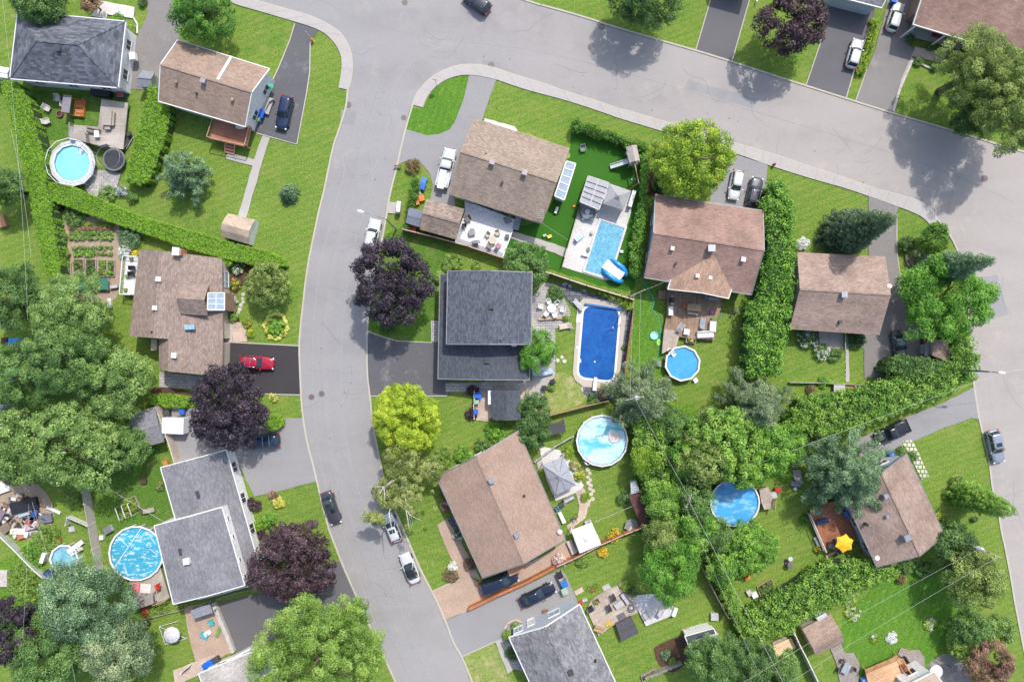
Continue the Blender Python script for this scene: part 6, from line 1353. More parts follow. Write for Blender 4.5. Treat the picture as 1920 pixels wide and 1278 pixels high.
for x,y,l in((1149.5,614.5,'white floating ball in the upper part of the deep blue pool'),(1115,678,'white floating ball in the lower part of the deep blue pool')):
 mb=MB(P(x,y));c=P(x,y,.12);mb.lathe((c.x,c.y,.1),[(.05,0),(.13,.05),(.13,.1),(.05,.15)],10);tag(mb.build('chlorine_float',white),l,'pool float')
inground('tiled_pool','light blue tiled rectangular pool set in the white slab deck',[(1126,413),(1170.5,428),(1141.5,521),(1096.5,507)],w_tile,.3,pav_w,z=.1)
c=P(1153,510);r=thing('inflatable_slide','blue and white inflatable slide at the corner of the tiled pool','inflatable',c,R(-38))
mb=MB()
for s_ in(-1,1):mb.tube([(-1.55,s_*.85,.45),(-.8,s_*1.0,.7),(.4,s_*1.0,.8),(1.25,s_*.75,.6),(1.6,s_*.4,.45)],[.28,.36,.38,.36,.25],10)
mb.build('side_tube',plain('inflatable_blue',(.02,.26,.62),.3),r,True)
mb=MB();mb.add([(-1.9,-.75,.35),(1.1,-.7,.95),(1.1,.7,.95),(-1.9,.75,.35)],[(0,1,2,3)]);mb.box((-.3,0,.5),(3.0,1.4,.45));mb.box((.2,0,.78),(.12,1.3,.12));mb.box((.8,0,.85),(.12,1.3,.14));mb.build('slide_surface',plain('inflatable_white',(.74,.76,.78),.4),r)
# cars
tyre=plain('tyre_rubber',(.02,.02,.02),.9);rimm=plain('alloy_rim',(.40,.41,.43),.3,.8)
def paint(name,c,rough=.22):
 m=MATS.get(name)
 if m:return m
 m,n,l,b=newmat(name);b.inputs['Base Color'].default_value=rgb(c);b.inputs['Roughness'].default_value=rough;b.inputs['Metallic'].default_value=.15
 b.inputs['Coat Weight'].default_value=.8;b.inputs['Coat Roughness'].default_value=.05
 g=n.new('ShaderNodeNewGeometry');t=noise(n,l,g.outputs['Position'],6,4);r=ramp(n,l,t.outputs[0],[(.3,tuple(x*.88 for x in c)),(.7,tuple(min(1,x*1.1)for x in c))]);l.new(r.outputs[0],b.inputs['Base Color']);return m
cglass,n_,l_,b_=newmat('car_glass');b_.inputs['Base Color'].default_value=(.02,.035,.045,1);b_.inputs['Roughness'].default_value=.04;b_.inputs['Coat Weight'].default_value=.5
hl=plain('headlight_lens',(.70,.72,.74),.15);tl=plain('tail_light_lens',(.40,.015,.015),.25)
def superloop(x0,x1,w0,w1,z,n=28,e=4.5,zr=0):
 """rounded plan outline; w0 half-width at the rear (x0), w1 at the front (x1)"""
 out=[];cx=(x0+x1)/2;a=(x1-x0)/2
 for k in range(n):
  t=2*math.pi*(k+.5)/n;ct,st=math.cos(t),math.sin(t)
  x=math.copysign(abs(ct)**(2/e),ct);y=math.copysign(abs(st)**(2/e),st);w=w0+(w1-w0)*(x+1)/2
  out.append(Vector((cx+a*x,w*y,z+zr*x)))
 return out
def car(name,label,cat,front,rear,kind='suv',col=(.5,.5,.5),z=.0,rails=None,roof=None,sunroof=False,wid=None,group='cars parked in the street and driveways',rack=False):
 f=P(*front,1.0);b=P(*rear,1.0);d=f-b;L=max(4.2,min(5.6,d.length));ang=math.atan2(d.y,d.x);c=(f+b)/2
 root=thing(name,label,cat,(c.x,c.y,z),ang,group);w=wid or{'suv':.93,'sedan':.90,'van':.98,'hatch':.88,'pickup':.98}[kind]
 pm=paint('paint_'+name+'_%d'%len(MATS),col);h=L/2
 bz={'suv':(.98,1.66),'sedan':(.88,1.42),'van':(1.0,1.75),'hatch':(.92,1.5),'pickup':(1.05,1.78)}[kind]
 gx={'suv':(-.94,.38,-.80,.10),'sedan':(-.74,.36,-.50,.04),'van':(-.96,.58,-.86,.26),'hatch':(-.93,.42,-.76,.10),'pickup':(-.12,.50,-.06,.30)}[kind]
 mb=MB()
 mb.loft([superloop(-h+.10,h-.12,w-.06,w-.10,.22),superloop(-h+.01,h-.02,w,w-.04,.42),superloop(-h,h,w,w-.03,.62),superloop(-h+.03,h-.05,w-.02,w-.06,bz[0]-.14,zr=-.02),superloop(-h+.10,h-.16,w-.10,w-.16,bz[0]-.02,zr=-.05),superloop(-h+.35,h-.5,w-.28,w-.34,bz[0]+.02,zr=-.03)])
 mb.build('body',pm,root,True)
 g0,g1,r0,r1=[q*h for q in gx];zt=bz[1];zb=bz[0]-.04;wr=w-.27
 lo=superloop(g0,g1,w-.10,w-.16,zb,32,6);hi=superloop(r0,r1,wr,wr-.03,zt-.05,32,6);parts={'windshield':MB(),'rear_window':MB(),'side_window':MB()}
 side={1:MB(),-1:MB()}
 for i in range(32):
  j=(i+1)%32;q=[lo[i],lo[j],hi[j],hi[i]];m_=(lo[i]+lo[j])/2;e=(lo[j]-lo[i]);nx=e.y
  if abs(e.y)>abs(e.x)*.55:tgt=parts['windshield']if m_.x>(g0+g1)/2 else parts['rear_window']
  else:tgt=side[1 if m_.y>0 else-1]
  tgt.add(q,[(0,1,2,3)])
 parts['windshield'].build('windshield',cglass,root);parts['rear_window'].build('rear_window',cglass,root);side[1].build('side_window',cglass,root);side[-1].build('side_window',cglass,root)
 mb=MB();mb.loft([superloop(r0-.06,r1+.05,wr+.04,wr,zt-.08,28,6),superloop(r0-.02,r1+.02,wr+.01,wr-.03,zt-.02,28,6),superloop(r0+.25,r1-.25,wr-.25,wr-.28,zt+.02,28,5)]);mb.build('roof',roof or pm,root,True)
 for sy in(-1,1):
  for xa,xb in((g1-.12,r1-.02),(g0+.10,r0+.03),((g0+g1)*.5,(r0+r1)*.5)):
   mb=MB();mb.bar((xa,sy*(w-.13 if xa!=g1-.12 else w-.17),zb),(xb,sy*(wr-.0),zt-.05),.09,.05);mb.build('pillar',pm,root)
 for sx in(-.62,.62):
  for sy in(-1,1):
   mb=MB((sx*h,0,0));mb.o=Vector((0,0,0));prof=[(.24,-.0),(.33,.02),(.345,.05),(.345,.17),(.33,.20),(.24,.22)]
   vs=[];n=16
   for r_,y_ in prof:
    for k in range(n):t=2*math.pi*k/n;vs.append((sx*h+r_*math.cos(t),sy*(w+.01-y_),.345+r_*math.sin(t)))
   mb.add(vs,[(i*n+k,i*n+(k+1)%n,(i+1)*n+(k+1)%n,(i+1)*n+k)for i in range(5)for k in range(n)]);wh=mb.build('wheel',tyre,root)
   mb=MB();vs=[(sx*h+.24*math.cos(2*math.pi*k/n),sy*(w-.01),.345+.24*math.sin(2*math.pi*k/n))for k in range(n)];mb.add(vs,[tuple(range(n))]);mb.build('rim',rimm,wh)
 for sy in(-1,1):
  mb=MB();mb.box((h-.17,sy*(w-.30),bz[0]-.24),(.22,.36,.14),-sy*.5);mb.build('headlight',hl,root,bevel=.02)
  mb=MB();mb.box((-h+.07,sy*(w-.20),bz[0]-.12),(.16,.26,.22),sy*.3);mb.build('tail_light',tl,root,bevel=.02)
  mb=MB();mb.box((g1-.28,sy*(w+.06),bz[0]+.04),(.14,.24,.14));mb.build('side_mirror',pm,root,bevel=.03)
 if rails:
  for sy in(-1,1):mb=MB();mb.tube([(r0+.15,sy*(wr-.06),zt+.02),(r0+.25,sy*(wr-.06),zt+.07),(r1-.35,sy*(wr-.06),zt+.07),(r1-.2,sy*(wr-.06),zt+.02)],.022,5);mb.build('roof_rail',rails,root)
 if rack:
  for q in(.3,.62):x=r0+(r1-r0)*q;mb=MB();mb.bar((x,-wr,zt+.09),(x,wr,zt+.09),.07,.04);mb.build('roof_rack_bar',rack,root)
 if sunroof:mb=MB();x=r1-.55;mb.box((x,0,zt+.012),(.55,.8,.02));mb.build('sunroof',cglass,root)
 for sy in(-1,1):mb=MB();mb.bar((g1+.02,sy*(w-.30),bz[0]+.0),(h-.38,sy*(w-.42),bz[0]-.035),.02,.02);mb.build('hood_crease',blk,root)
 if kind=='pickup':
  x0,x1=-h+.16,g0-.1;mb=MB();zz=bz[0]+.02
  for sy in(-1,1):mb.box(((x0+x1)/2,sy*(w-.12),zz),(x1-x0,.14,.16))
  mb.box((x0,0,zz),(.12,2*w-.2,.16));mb.box((x1+.02,0,zz),(.08,2*w-.2,.16));mb.build('bed_rail',pm,root)
  mb=MB();mb.box(((x0+x1)/2,0,bz[0]+(.0 if not rails else .0)),(x1-x0,2*w-.36,.04));mb.build('bed_floor',plain('bed_liner',(.035,.035,.038),.7),root)
 return root
WH=(.62,.63,.63)
car('car','dark blue SUV parked facing down on the dark curved driveway','car',(525,241),(539,179),'suv',(.012,.025,.075),rails=blk)
pk=car('pickup_truck','white pickup truck with white boards in the bed beside the taupe roof','pickup truck',(845,276),(827,353),'pickup',WH)
mb=MB();mb.box((-1.75,.12,1.30),(2.6,.9,.35),.04);o=mb.build('board_stack',white);o.parent=None;o.matrix_world=Matrix.Translation(pk.location)@Matrix.Rotation(pk.rotation_euler.z,4,'Z');tag(o,'stack of white boards lying in the white pickup bed','boards')
car('car','white SUV at the kerb beneath the street lamp','car',(704,410),(691,468),'suv',WH,rails=galv)
car('car','dark SUV driving at the very top edge of the street','car',(872,-14),(917,18),'suv',(.02,.03,.05),rails=galv)
car('car','white car with black windows on the wide driveway at the top right','car',(1612,73),(1597,125),'hatch',(.55,.56,.57))
car('car','white car beside the brown brick porch house in the narrow driveway','car',(1690,3),(1672,57),'hatch',WH)
car('car','white hatchback parked left of the dark car below the sidewalk','car',(1376,373),(1386,319),'hatch',WH)
car('car','dark grey car parked right of the white hatchback by the cedar hedge','car',(1422,332),(1410,386),'suv',(.04,.042,.06),rails=galv)
car('car','red SUV with silver roof rails on the black driveway','car',(512.5,682),(448,677),'suv',(.40,.016,.045),rails=rimm,rack=rimm)
car('minivan','dark blue minivan with roof bars half under the purple maple','minivan',(458,830),(524,824),'van',(.012,.028,.06),rack=galv)
car('car','dark grey sedan with sunroof parked at the west kerb facing down','car',(630,983),(609,922),'sedan',(.06,.058,.075),sunroof=True)
car('car','white hatchback under the bare-limbed birch at the east kerb','car',(724,964),(745,1016),'hatch',WH,roof=None,sunroof=True)
car('car','white car with black roof parked behind the white hatchback','car',(756,1038),(779,1094),'sedan',WH,roof=paint('gloss_black_roof',(.02,.02,.022)))
car('minivan','dark blue minivan tucked beside the large brown roof on pink paving','minivan',(971,1078),(899,1107),'van',(.012,.02,.05),rack=blk)
car('car','dark navy sedan below the orange brown slatted fence','car',(1040,1101),(975,1133),'sedan',(.014,.020,.042),wid=.94)
car('car','dark teal car in the shaded driveway under the bright maple','car',(1693,674),(1683,622),'sedan',(.03,.055,.065))
tk=car('pickup_truck','black pickup truck with covered bed under the long cedar hedge','pickup truck',(1645,823),(1705,796),'pickup',(.02,.021,.024))
car('car','silver-blue car with sunroof parked at the east street kerb','car',(1877,868),(1863,806),'hatch',(.27,.30,.37),sunroof=True,wid=.95)
c=P(337,795);r=thing('box_trailer','white box trailer half hidden under the large purple maple','trailer',c,R(-2));mb=MB();mb.box((0,0,1.2),(3.0,2.2,1.7));mb.build('box',white,r,bevel=.05);mb=MB();mb.box((0,0,.3),(3.2,1.6,.12));mb.bar((1.6,0,.35),(2.6,0,.35),.1);mb.build('chassis',mgrey,r)
for sy in(-1,1):mb=MB();mb.tube([(0,sy*1.0,.32),(0,sy*1.15,.32)],.32,14);mb.build('wheel',tyre,r)
# fences and walls
def fence(name,label,px,h,m,cat='fence',postm=None,pw=.12,every=2.4,top=None,base=False,th=.05):
 pts=[P(x,y,0 if base else h)for x,y in px];o=cen(pts);root=thing(name,label,cat,(o.x,o.y,0));mb=MB(root.location)
 for a,b in zip(pts,pts[1:]):mb.bar(Vector((a.x,a.y,h/2+.03)),Vector((b.x,b.y,h/2+.03)),th,h-.06)
 mb.build('panel',m,root)
 if top:
  mb=MB(root.location)
  for a,b in zip(pts,pts[1:]):mb.bar(Vector((a.x,a.y,h+.03)),Vector((b.x,b.y,h+.03)),.14,.05)
  mb.build('top_rail',top,root)
 for a,b in zip(pts,pts[1:]):
  L=(b-a).length;n=max(1,round(L/every))
  for k in range(n+1):
   if k==n and b is not pts[-1]:continue
   q=lerp(a,b,k/n);mb=MB(root.location);mb.box((q.x,q.y,(h+.08)/2),(pw,pw,h+.08),math.atan2(b.y-a.y,b.x-a.x));mb.build('post',postm or m,root)
 return root
fence('wooden_fence','red-brown board fence below the brown shed and white terrace',[(753,429),(810,443),(877,461),(948,485)],1.8,fence_r,top=plain('fence_cap_rose',(.42,.33,.28),.7))
fence('wooden_fence','red-brown board fence with pale cap between the two pool yards',[(948,485),(990,500),(1035,513),(1100,535),(1140,547),(1190,562)],1.7,fence_r,top=plain('fence_cap_cream',(.60,.48,.42),.7))
fence('wooden_fence','dark red-brown fence along the right of the deep blue pool',[(1189,578),(1184,610),(1177,660),(1171,702)],1.5,fence_r,top=plain('fence_cap_brown',(.22,.10,.06),.7))
fence('wooden_fence','tan wooden fence above the dark canopy and turquoise pool',[(1028,780),(1063,771),(1101,761),(1141,752)],1.6,fence_t,postm=wood_t)
fence('slatted_fence','orange-brown lattice fence between the two minivan driveways',[(879,1142),(935,1115),(985,1093),(1043,1062)],1.1,fence_o,postm=wood_o,every=1.6,th=.35)
fence('wooden_fence','orange-red board fence below the white canopy to the maroon shed',[(1043,1062),(1075,1048),(1125,1022),(1170,1002),(1214,985)],1.6,fence_o,postm=fence_r,top=plain('fence_cap_pink',(.50,.36,.30),.7))
fence('wooden_fence','weathered grey board fence at the right end of the lawn with bright tree',[(1322,1072),(1340,1110),(1366,1158)],2.0,fence_g)
fence('wooden_fence','weathered fence continuing under the power line at the bottom',[(1380,1172),(1402,1195),(1436,1258)],1.8,fence_g,top=plain('fence_cap_grey',(.38,.35,.30),.8))
fence('wooden_fence','pale grey board fence left of the brown gabled shed at bottom',[(1488,1182),(1498,1205),(1512,1232),(1540,1290)],1.9,plain('pale_fence',(.40,.38,.36),.8),top=plain('fence_cap_pale',(.62,.56,.50),.7))
fence('wooden_fence','beige board fence beside the grey carport and trailer',[(291,762),(305,800),(318,838),(330,878)],1.9,fence_b,top=plain('fence_cap_beige',(.56,.49,.41),.7))
fence('wooden_fence','long beige-grey board fence between the small pool and the large covered pool',[(151,912),(157,945),(164,985),(172,1030),(180,1073)],1.9,plain('beige_grey_fence',(.46,.42,.38),.8),postm=offw)
fence('chain_link_fence','white-topped wire fence crossing the bottom left corner',[(-8,998),(30,1035),(62,1068),(110,1108)],1.3,plain('mesh_grey',(.36,.40,.34),.7),top=offw,th=.02)
fence('white_fence','short white angled fence rails beside the scrap yard',[(122,984),(125,970),(162,986)],1.2,plain('white_lattice',(.62,.62,.58),.6),postm=white)
fence('concrete_wall','low grey wall between the grey-roofed house and black driveway',[(262,1163),(330,1146),(395,1127),(440,1112),(480,1104)],.5,conc,'wall',pw=.1)
fence('dry_stone_wall','stacked grey stone wall between the pink patio and black driveway',[(399,1130),(410,1158),(424,1190),(436,1223)],.7,stone,'wall',postm=stone,th=.55)
fence('white_wall','white painted parapet wall at the foot of the black driveway',[(391,1253),(440,1232),(488,1206)],1.3,white,'wall',postm=white,th=.25)
fence('pool_fence','thin white fence rail between the taupe house yard and the red planter',[(1482,717),(1540,718),(1620,722)],.8,plain('wire_mesh_white',(.60,.60,.58),.6),postm=white,th=.03,pw=.06)
fence('hedge_rail','white curved rail along the lower side of the paved corner near the long hedge',[(174,367),(205,383),(235,398)],1.0,white,postm=white,th=.05)
fence('slatted_fence','grey slatted rail at the bottom edge by the planters',[(1210,1272),(1245,1258),(1278,1244)],1.0,fence_g,every=1.2,th=.3)
fence('metal_fence','dark thin metal fence on the left side of the white slab pool deck',[(1103,330),(1084,395),(1063,462),(1053,500)],1.1,blk,postm=blk,th=.01,pw=.05,every=1.5)
fence('side_gate','short white gate by the grey-roofed house carport',[(338,1262),(352,1250)],1.3,white,'gate',postm=white)
fence('glass_fence','pale panel fence beside the grey gazebo corner',[(1003,866),(1040,838),(1075,818)],1.0,plain('pale_panel',(.62,.64,.62),.5),postm=offw,every=1.2,th=.04)
def stones(name,label,pts,r,m=stone,h=.05,group=None):
 for i,(x,y)in enumerate(pts):
  c=P(x,y);mb=MB(c);k=rnd.uniform(.85,1.15);mb.lathe((c.x,c.y,.0),[(r*k,.0),(r*k*1.03,h),(r*k*.9,h+.03)],7,rnd.random()*3);o=mb.build(name,m);tag(o,label,'stepping stone',group)
stones('stepping_stone','round beige stepping stone in the curved chain below the turquoise pool',[(1102,880),(1106,887),(1102,894),(1107,899),(1103,905),(1108,910),(1106,915),(1112,920),(1108,926),(1111,935),(1105,939),(1103,946)],.30,plain('stone_beige',(.50,.44,.36),.9),group='stepping stones below the turquoise pool')
stones('stepping_stone','pale stepping stone on the lawn beside the deep blue pool',[(1045.5,675.5),(1053.5,669.5),(1058.5,677)],.30,plain('stone_pale',(.55,.53,.46),.9),group='three stones on the lawn left of the deep blue pool')
stones('flagstone','pale flagstone set in the dark gravel above the deep blue pool',[(1049,540),(1060,535),(1067,547),(1077,549),(1072,556),(1083,558),(1095,548),(1112,556),(1066,538),(1125,560)],.42,plain('stone_grey',(.40,.41,.42),.9),group='flagstones in the dark gravel')
stones('flagstone','pale flagstone set in gravel below the diving board',[(1094,729),(1101,739),(1113,742)],.40,MATS['stone_grey'],group='flagstones below the diving board')
stones('paving_stone','square concrete stone of the narrow path below the taupe house',[(1587.5,y)for y in range(646,716,8)],.26,plain('stone_cream',(.52,.47,.38),.9),group='path stones below the taupe house')
stones('edging_rock','grey rock in the edging of the curved bed by the hedge end',[(456,552),(455,560),(456,566),(452,572),(450,580),(447,586)],.28,group='rocks edging the curved bed')
fence('stone_edging','pale stone block edging between worn driveway and lawn at top right',[(1712,110),(1700,138),(1688,165),(1675,208)],.2,stone,'edging',postm=stone,th=.35)
fence('stone_edging','pale curved stone edging of the small bed by the top right porch',[(1718,112),(1732,122),(1745,128),(1752,128)],.2,stone,'edging',postm=stone,th=.25)
fence('stone_edging','curved pinkish stone edging of the round bed by the grey gabled roof',[(946,1196),(945,1180),(952,1168),(966,1161),(978,1166)],.25,plain('stone_pink',(.52,.40,.33),.9),'edging',th=.22,postm=plain('stone_pink',(.52,.40,.33),.9))
fence('timber_edging','white timber edging around the top left stone entrance bed',[(203,26),(250,33),(257,45),(257,62)],.2,offw,'edging',th=.2)
fence('timber_edging','grey timber edging of the bed in the corner lawn at the right',[(1699,487),(1706,500),(1712,510)],.2,stone,'edging',th=.2)
# utility poles, wires, lamp, signs
def pole(label,base,h,cross=0,cang=0,trans=None,px=None):
 c=P(*base);root=thing('utility_pole',label,'utility pole',c);mb=MB(c);mb.tube([c,c+Vector((0,0,h))],[.14,.08],8);mb.build('pole',pole_w,root)
 if cross:
  d=Vector((math.cos(cang),math.sin(cang),0))*cross;mb=MB(c);mb.bar(c+Vector((0,0,h-.5))-d,c+Vector((0,0,h-.5))+d,.11,.12)
  mb.build('crossarm',pole_w,root);mb=MB(c)
  for k in(-.9,-.45,.45,.9):q=c+d*k+Vector((0,0,h-.44));mb.lathe((q.x,q.y,q.z),[(.04,0),(.07,.1),(.03,.2)],6)
  mb.build('insulator',plain('insulator_white',(.6,.6,.58),.3),root)
 if trans:
  mb=MB(c);q=c+Vector((trans[0],trans[1],h-1.6));mb.lathe((q.x,q.y,q.z),[(.26,0),(.28,.1),(.28,.85),(.2,.98),(.05,1.02)],14);mb.build('transformer',plain('transformer_grey',(.62,.64,.66),.4),root)
 return c+Vector((0,0,h-.3))
pA=pole('utility pole with round transformer standing in the grey-green pine',(1166,735),10.5,1.2,.2,(.35,0))
pB=pole('utility pole at the corner of the tiled pool fence',(1178,556),7.5,1.1,.45)
pC=pole('utility pole with white transformer beside the east road at the bottom right',(1768,997),9.5,1.9,-.38,(-.5,.2))
pD=pole('utility pole hidden among the cedars with dark crossarm',(1262,912),9.0,.9,1.2)
pE=pole('utility pole beyond the top left edge carrying the left wires',(-40,-110),10,1.0,.1)
pF=pole('utility pole in the tree belt at the bottom left edge',(118,1330),10,1.0,.1)
wn=0
def wire(label,a,b,sag=.5,r=.011,group=None):
 pts=[]
 for k in range(15):t=k/14;q=lerp(a,b,t);q=Vector((q.x,q.y,q.z-sag*4*t*(1-t)));pts.append(q)
 mb=MB();mb.tube(pts,r,4);o=mb.build('power_line',wire_m);tag(o,label,'power line',group)
V=Vector
wire('left of two wires running down over the clipped hedge at the far left',pE+V((-.6,0,0)),P(2,620,10),1.2,group='wires on the left edge')
wire('wire running down the far left across dark trees',P(2,-20,9.5),P(52,600,9.5),.6)
wire('second wire just right of the one crossing the far left trees',P(20,240,9),P(58,480,9),.4)
wire('wire crossing the small leafy pool yard and grey-green trees at bottom left',P(54,944,9),pF,.5)
wire('long wire from the scrap yard down through the bottom left trees',P(60,940,9),P(145,1300,9),.5)
wire('left wire between the pool corner pole and the transformer pole',pB+V((-.5,0,.1)),pA+V((-.6,0,.1)),.4)
wire('right wire between the pool corner pole and the transformer pole',pB+V((.4,0,.1)),pA+V((.5,0,.1)),.4)
wire('upper power line from the transformer pole down over the cedars',pA,pD+V((.3,0,0)),.5,.014)
wire('power line over the cedars continuing past the grey board fence',pD,P(1480,1300,9),.6,.02)
wire('second power line beside the grey board fence',pD+V((-.6,-.3,0)),P(1440,1300,9),.6)
wire('upper wire across the lush lawn from the right-hand pole to bottom',pC+V((-1.2,.5,.1)),P(1360,1300,9),.6,.011)
wire('lower wire across the lush lawn from the right-hand pole to bottom',pC+V((1.3,-.5,.1)),P(1380,1345,9),.6,.011)
wire('wire running over the long angled cedar hedge',P(1420,870,7.5),P(1875,700,7.8),.5,.014)
wire('wire from the pool corner pole to the rosy brown house',pB,P(1262,522,4.5),.3)
wire('thin wire from the taupe roof antenna to the pool fence',P(1016,418,4.2),P(1065,450,1.2),.1,.015)
wire('wire from the street lamp pole to the right road edge',P(1875,698,8),P(1960,688,8),.1,.02)
wire('clothes line across the shaded lawn above the covered pool',P(185,905,2.2),P(310,980,2.2),.1,.02)
wire('clothes line over the lawn beside the maroon shed',P(1115,978,2.2),P(1195,945,2.2),.1,.02)
def lamp(label,base,h,arm_to,ah,m=galv):
 c=P(*base);r=thing('street_lamp',label,'street lamp',c);mb=MB(c);mb.tube([c,c+V((0,0,h))],[.13,.09],8);mb.build('pole',m,r)
 e=P(*arm_to,ah);t=c+V((0,0,h));mb=MB(c);mb.tube([t-V((0,0,.3)),lerp(t,e,.3)+V((0,0,.35)),lerp(t,e,.7)+V((0,0,.25)),e],.06,6);mb.build('arm',m,r)
 d=(e-t);d.z=0;d.normalize();s=V((-d.y,d.x,0));mb=MB(c);lo=[]
 for k,(u,w_,hh)in enumerate(((-.1,.05,.05),(.15,.14,.1),(.45,.2,.13),(.75,.16,.1),(.9,.04,.03))):
  q=e+d*u;lo.append([q+s*w_,q+V((0,0,hh)),q-s*w_,q-V((0,0,hh*.6))])
 mb.loft(lo);mb.build('lamp_head',plain('lamp_head_white',(.70,.72,.74),.4),r)
lamp('street lamp reaching over the road above the white SUV',(743,430),8.3,(682,398),8.8)
lamp('street lamp at the tip of the angled cedar hedge on the east street',(1782,692),7.8,(1872,698),8.0,m=plain('lamp_dark',(.08,.085,.09),.5))
def pot(name,label,cat,px,py,h,parts):
 c=P(px,py);r=thing(name,label,cat,c);return r,c
c=P(819,162);r=thing('stop_sign','red stop sign on a post at the inner corner sidewalk','stop sign',c);mb=MB(c);mb.tube([c,c+V((0,0,2.6))],.035,6);mb.build('post',galv,r)
mb=MB(c);t=c+V((-.03,.03,2.3));d=V((.25,.97,0)).normalized();u=V((0,0,1));s=V((d.y,-d.x,0));tilt=(d*.97+u*.25).normalized();up2=(u-tilt*u.dot(tilt)).normalized()
ring_=[t+(s*math.cos(R(22.5+45*k))+up2*math.sin(R(22.5+45*k)))*.38 for k in range(8)]
mb.loft([[q-tilt*.015 for q in ring_],[q+tilt*.015 for q in ring_]]);sg=mb.build('sign_plate',plain('sign_red',(.50,.02,.02),.4),r)
mb=MB(c);
for a_,b_ in(((-.2,-.06),(-.2,.06)),((-.07,-.06),(-.07,.06)),((.07,-.06),(.07,.06)),((.2,-.06),(.2,.06))):mb.bar(t+s*a_[0]+up2*a_[1]+tilt*.02,t+s*b_[0]+up2*b_[1]+tilt*.02,.05,.012)
mb.build('sign_lettering',white,sg)
def hydrant(label,px,py,m):
 c=P(px,py);r=thing('fire_hydrant',label,'fire hydrant',c);mb=MB(c);mb.lathe(c,[(.2,0),(.2,.08),(.13,.1),(.13,.6),(.17,.62),(.15,.75),(.06,.86),(.04,.9)],10);mb.build('barrel',m,r);mb=MB(c);mb.tube([c+V((-.24,0,.5)),c+V((.24,0,.5))],.07,8);mb.tube([c+V((0,-.22,.5)),c+V((0,.1,.5))],.08,8);mb.build('nozzle',m,r)
hydrant('yellow-orange fire hydrant beside the top of the dark curved driveway',587,78,plain('hydrant_orange',(.60,.30,.05),.5))
hydrant('dark red fire hydrant on the lawn corner beside the sidewalk by cedar hedge',1449,310,plain('hydrant_red',(.22,.04,.03),.5))
c=P(583,72);mb=MB(c);mb.tube([c,c+V((-.2,.2,1.6))],.03,5);mb.lathe(c+V((-.2,.2,1.6)),[(.03,0),(.05,.1)],6);tag(mb.build('marker_post',plain('marker_pale',(.6,.62,.5),.5)),'thin pale marker rod beside the yellow-orange hydrant','marker')
c=P(751,314);r=thing('yard_sign','small red and white yard sign at the kerb by the bronze shrub','sign',c);mb=MB(c);mb.box(c+V((-.3,.1,.45)),(1.0,.05,.35));mb.build('sign_board',white,r);mb=MB(c);mb.box(c+V((-.3,.1,.72)),(1.0,.055,.18));mb.build('sign_band',red_p,r);mb=MB(c)
for k in(-.7,.1):mb.bar(c+V((k,.1,0)),c+V((k,.1,.5)),.05)
mb.build('leg',blk,r)
c=P(750,391);r=thing('mailbox_cluster','white community mailbox on the concrete pad at the kerb','mailbox',c,R(-6));mb=MB();mb.box((0,0,1.0),(.55,1.5,.9));mb.build('box',offw,r,bevel=.03);mb=MB();mb.box((0,0,.28),(.3,.9,.56));mb.build('pedestal',mgrey,r);mb=MB()
for k in range(4):mb.box((-.29,-.54+.36*k,1.05),(.02,.3,.5))
mb.build('mail_door',lgrey,r)
# furniture and yard things
def base(name,label,cat,px,py,rz=0.0,z=0.0,group=None):
 p=P(px,py,z);return thing(name,label,cat,p,R(rz),group)
def chair(label,px,py,rz,m,z=0.0,s=1.0,name='patio_chair',legm=None,group=None):
 r=base(name,label,'chair',px,py,rz,z,group);w=.55*s
 mb=MB();mb.box((0,0,.42),(w,w,.07));mb.build('seat',m,r);mb=MB();mb.add([(-w/2,-w/2,.45),(w/2,-w/2,.45),(w/2+.03,-w/2-.18,.95),(-w/2-.03,-w/2-.18,.95),(-w/2,-w/2+.05,.45),(w/2,-w/2+.05,.45),(w/2+.03,-w/2-.12,.95),(-w/2-.03,-w/2-.12,.95)],[(0,1,2,3),(7,6,5,4),(0,4,5,1),(3,2,6,7),(0,3,7,4),(1,5,6,2)]);mb.build('backrest',m,r)
 for sx in(-1,1):
  mb=MB();mb.bar((sx*w/2,-w/2,.66),(sx*w/2,w/2,.64),.07,.04);mb.build('armrest',legm or m,r)
  for sy in(-1,1):mb=MB();mb.bar((sx*(w/2-.03),sy*(w/2-.03),0),(sx*(w/2-.03),sy*(w/2-.03),.64),.045);mb.build('leg',legm or m,r)
 return r
def table(label,px,py,rz,L,W,m,z=0.0,h=.74,rnd_=False,name='patio_table',legm=None):
 r=base(name,label,'table',px,py,rz,z);mb=MB()
 if rnd_:mb.lathe((0,0,h-.04),[(L/2,0),(L/2,.04)],20);mb.build('tabletop',m,r);mb=MB();mb.lathe((0,0,0),[(.3,0),(.3,.03),(.05,.05),(.05,h-.04)],10);mb.build('pedestal',legm or m,r)
 else:
  mb.box((0,0,h-.02),(L,W,.04));mb.build('tabletop',m,r)
  for sx in(-1,1):
   for sy in(-1,1):mb=MB();mb.box((sx*(L/2-.08),sy*(W/2-.08),(h-.04)/2),(.06,.06,h-.04));mb.build('leg',legm or m,r)
 return r
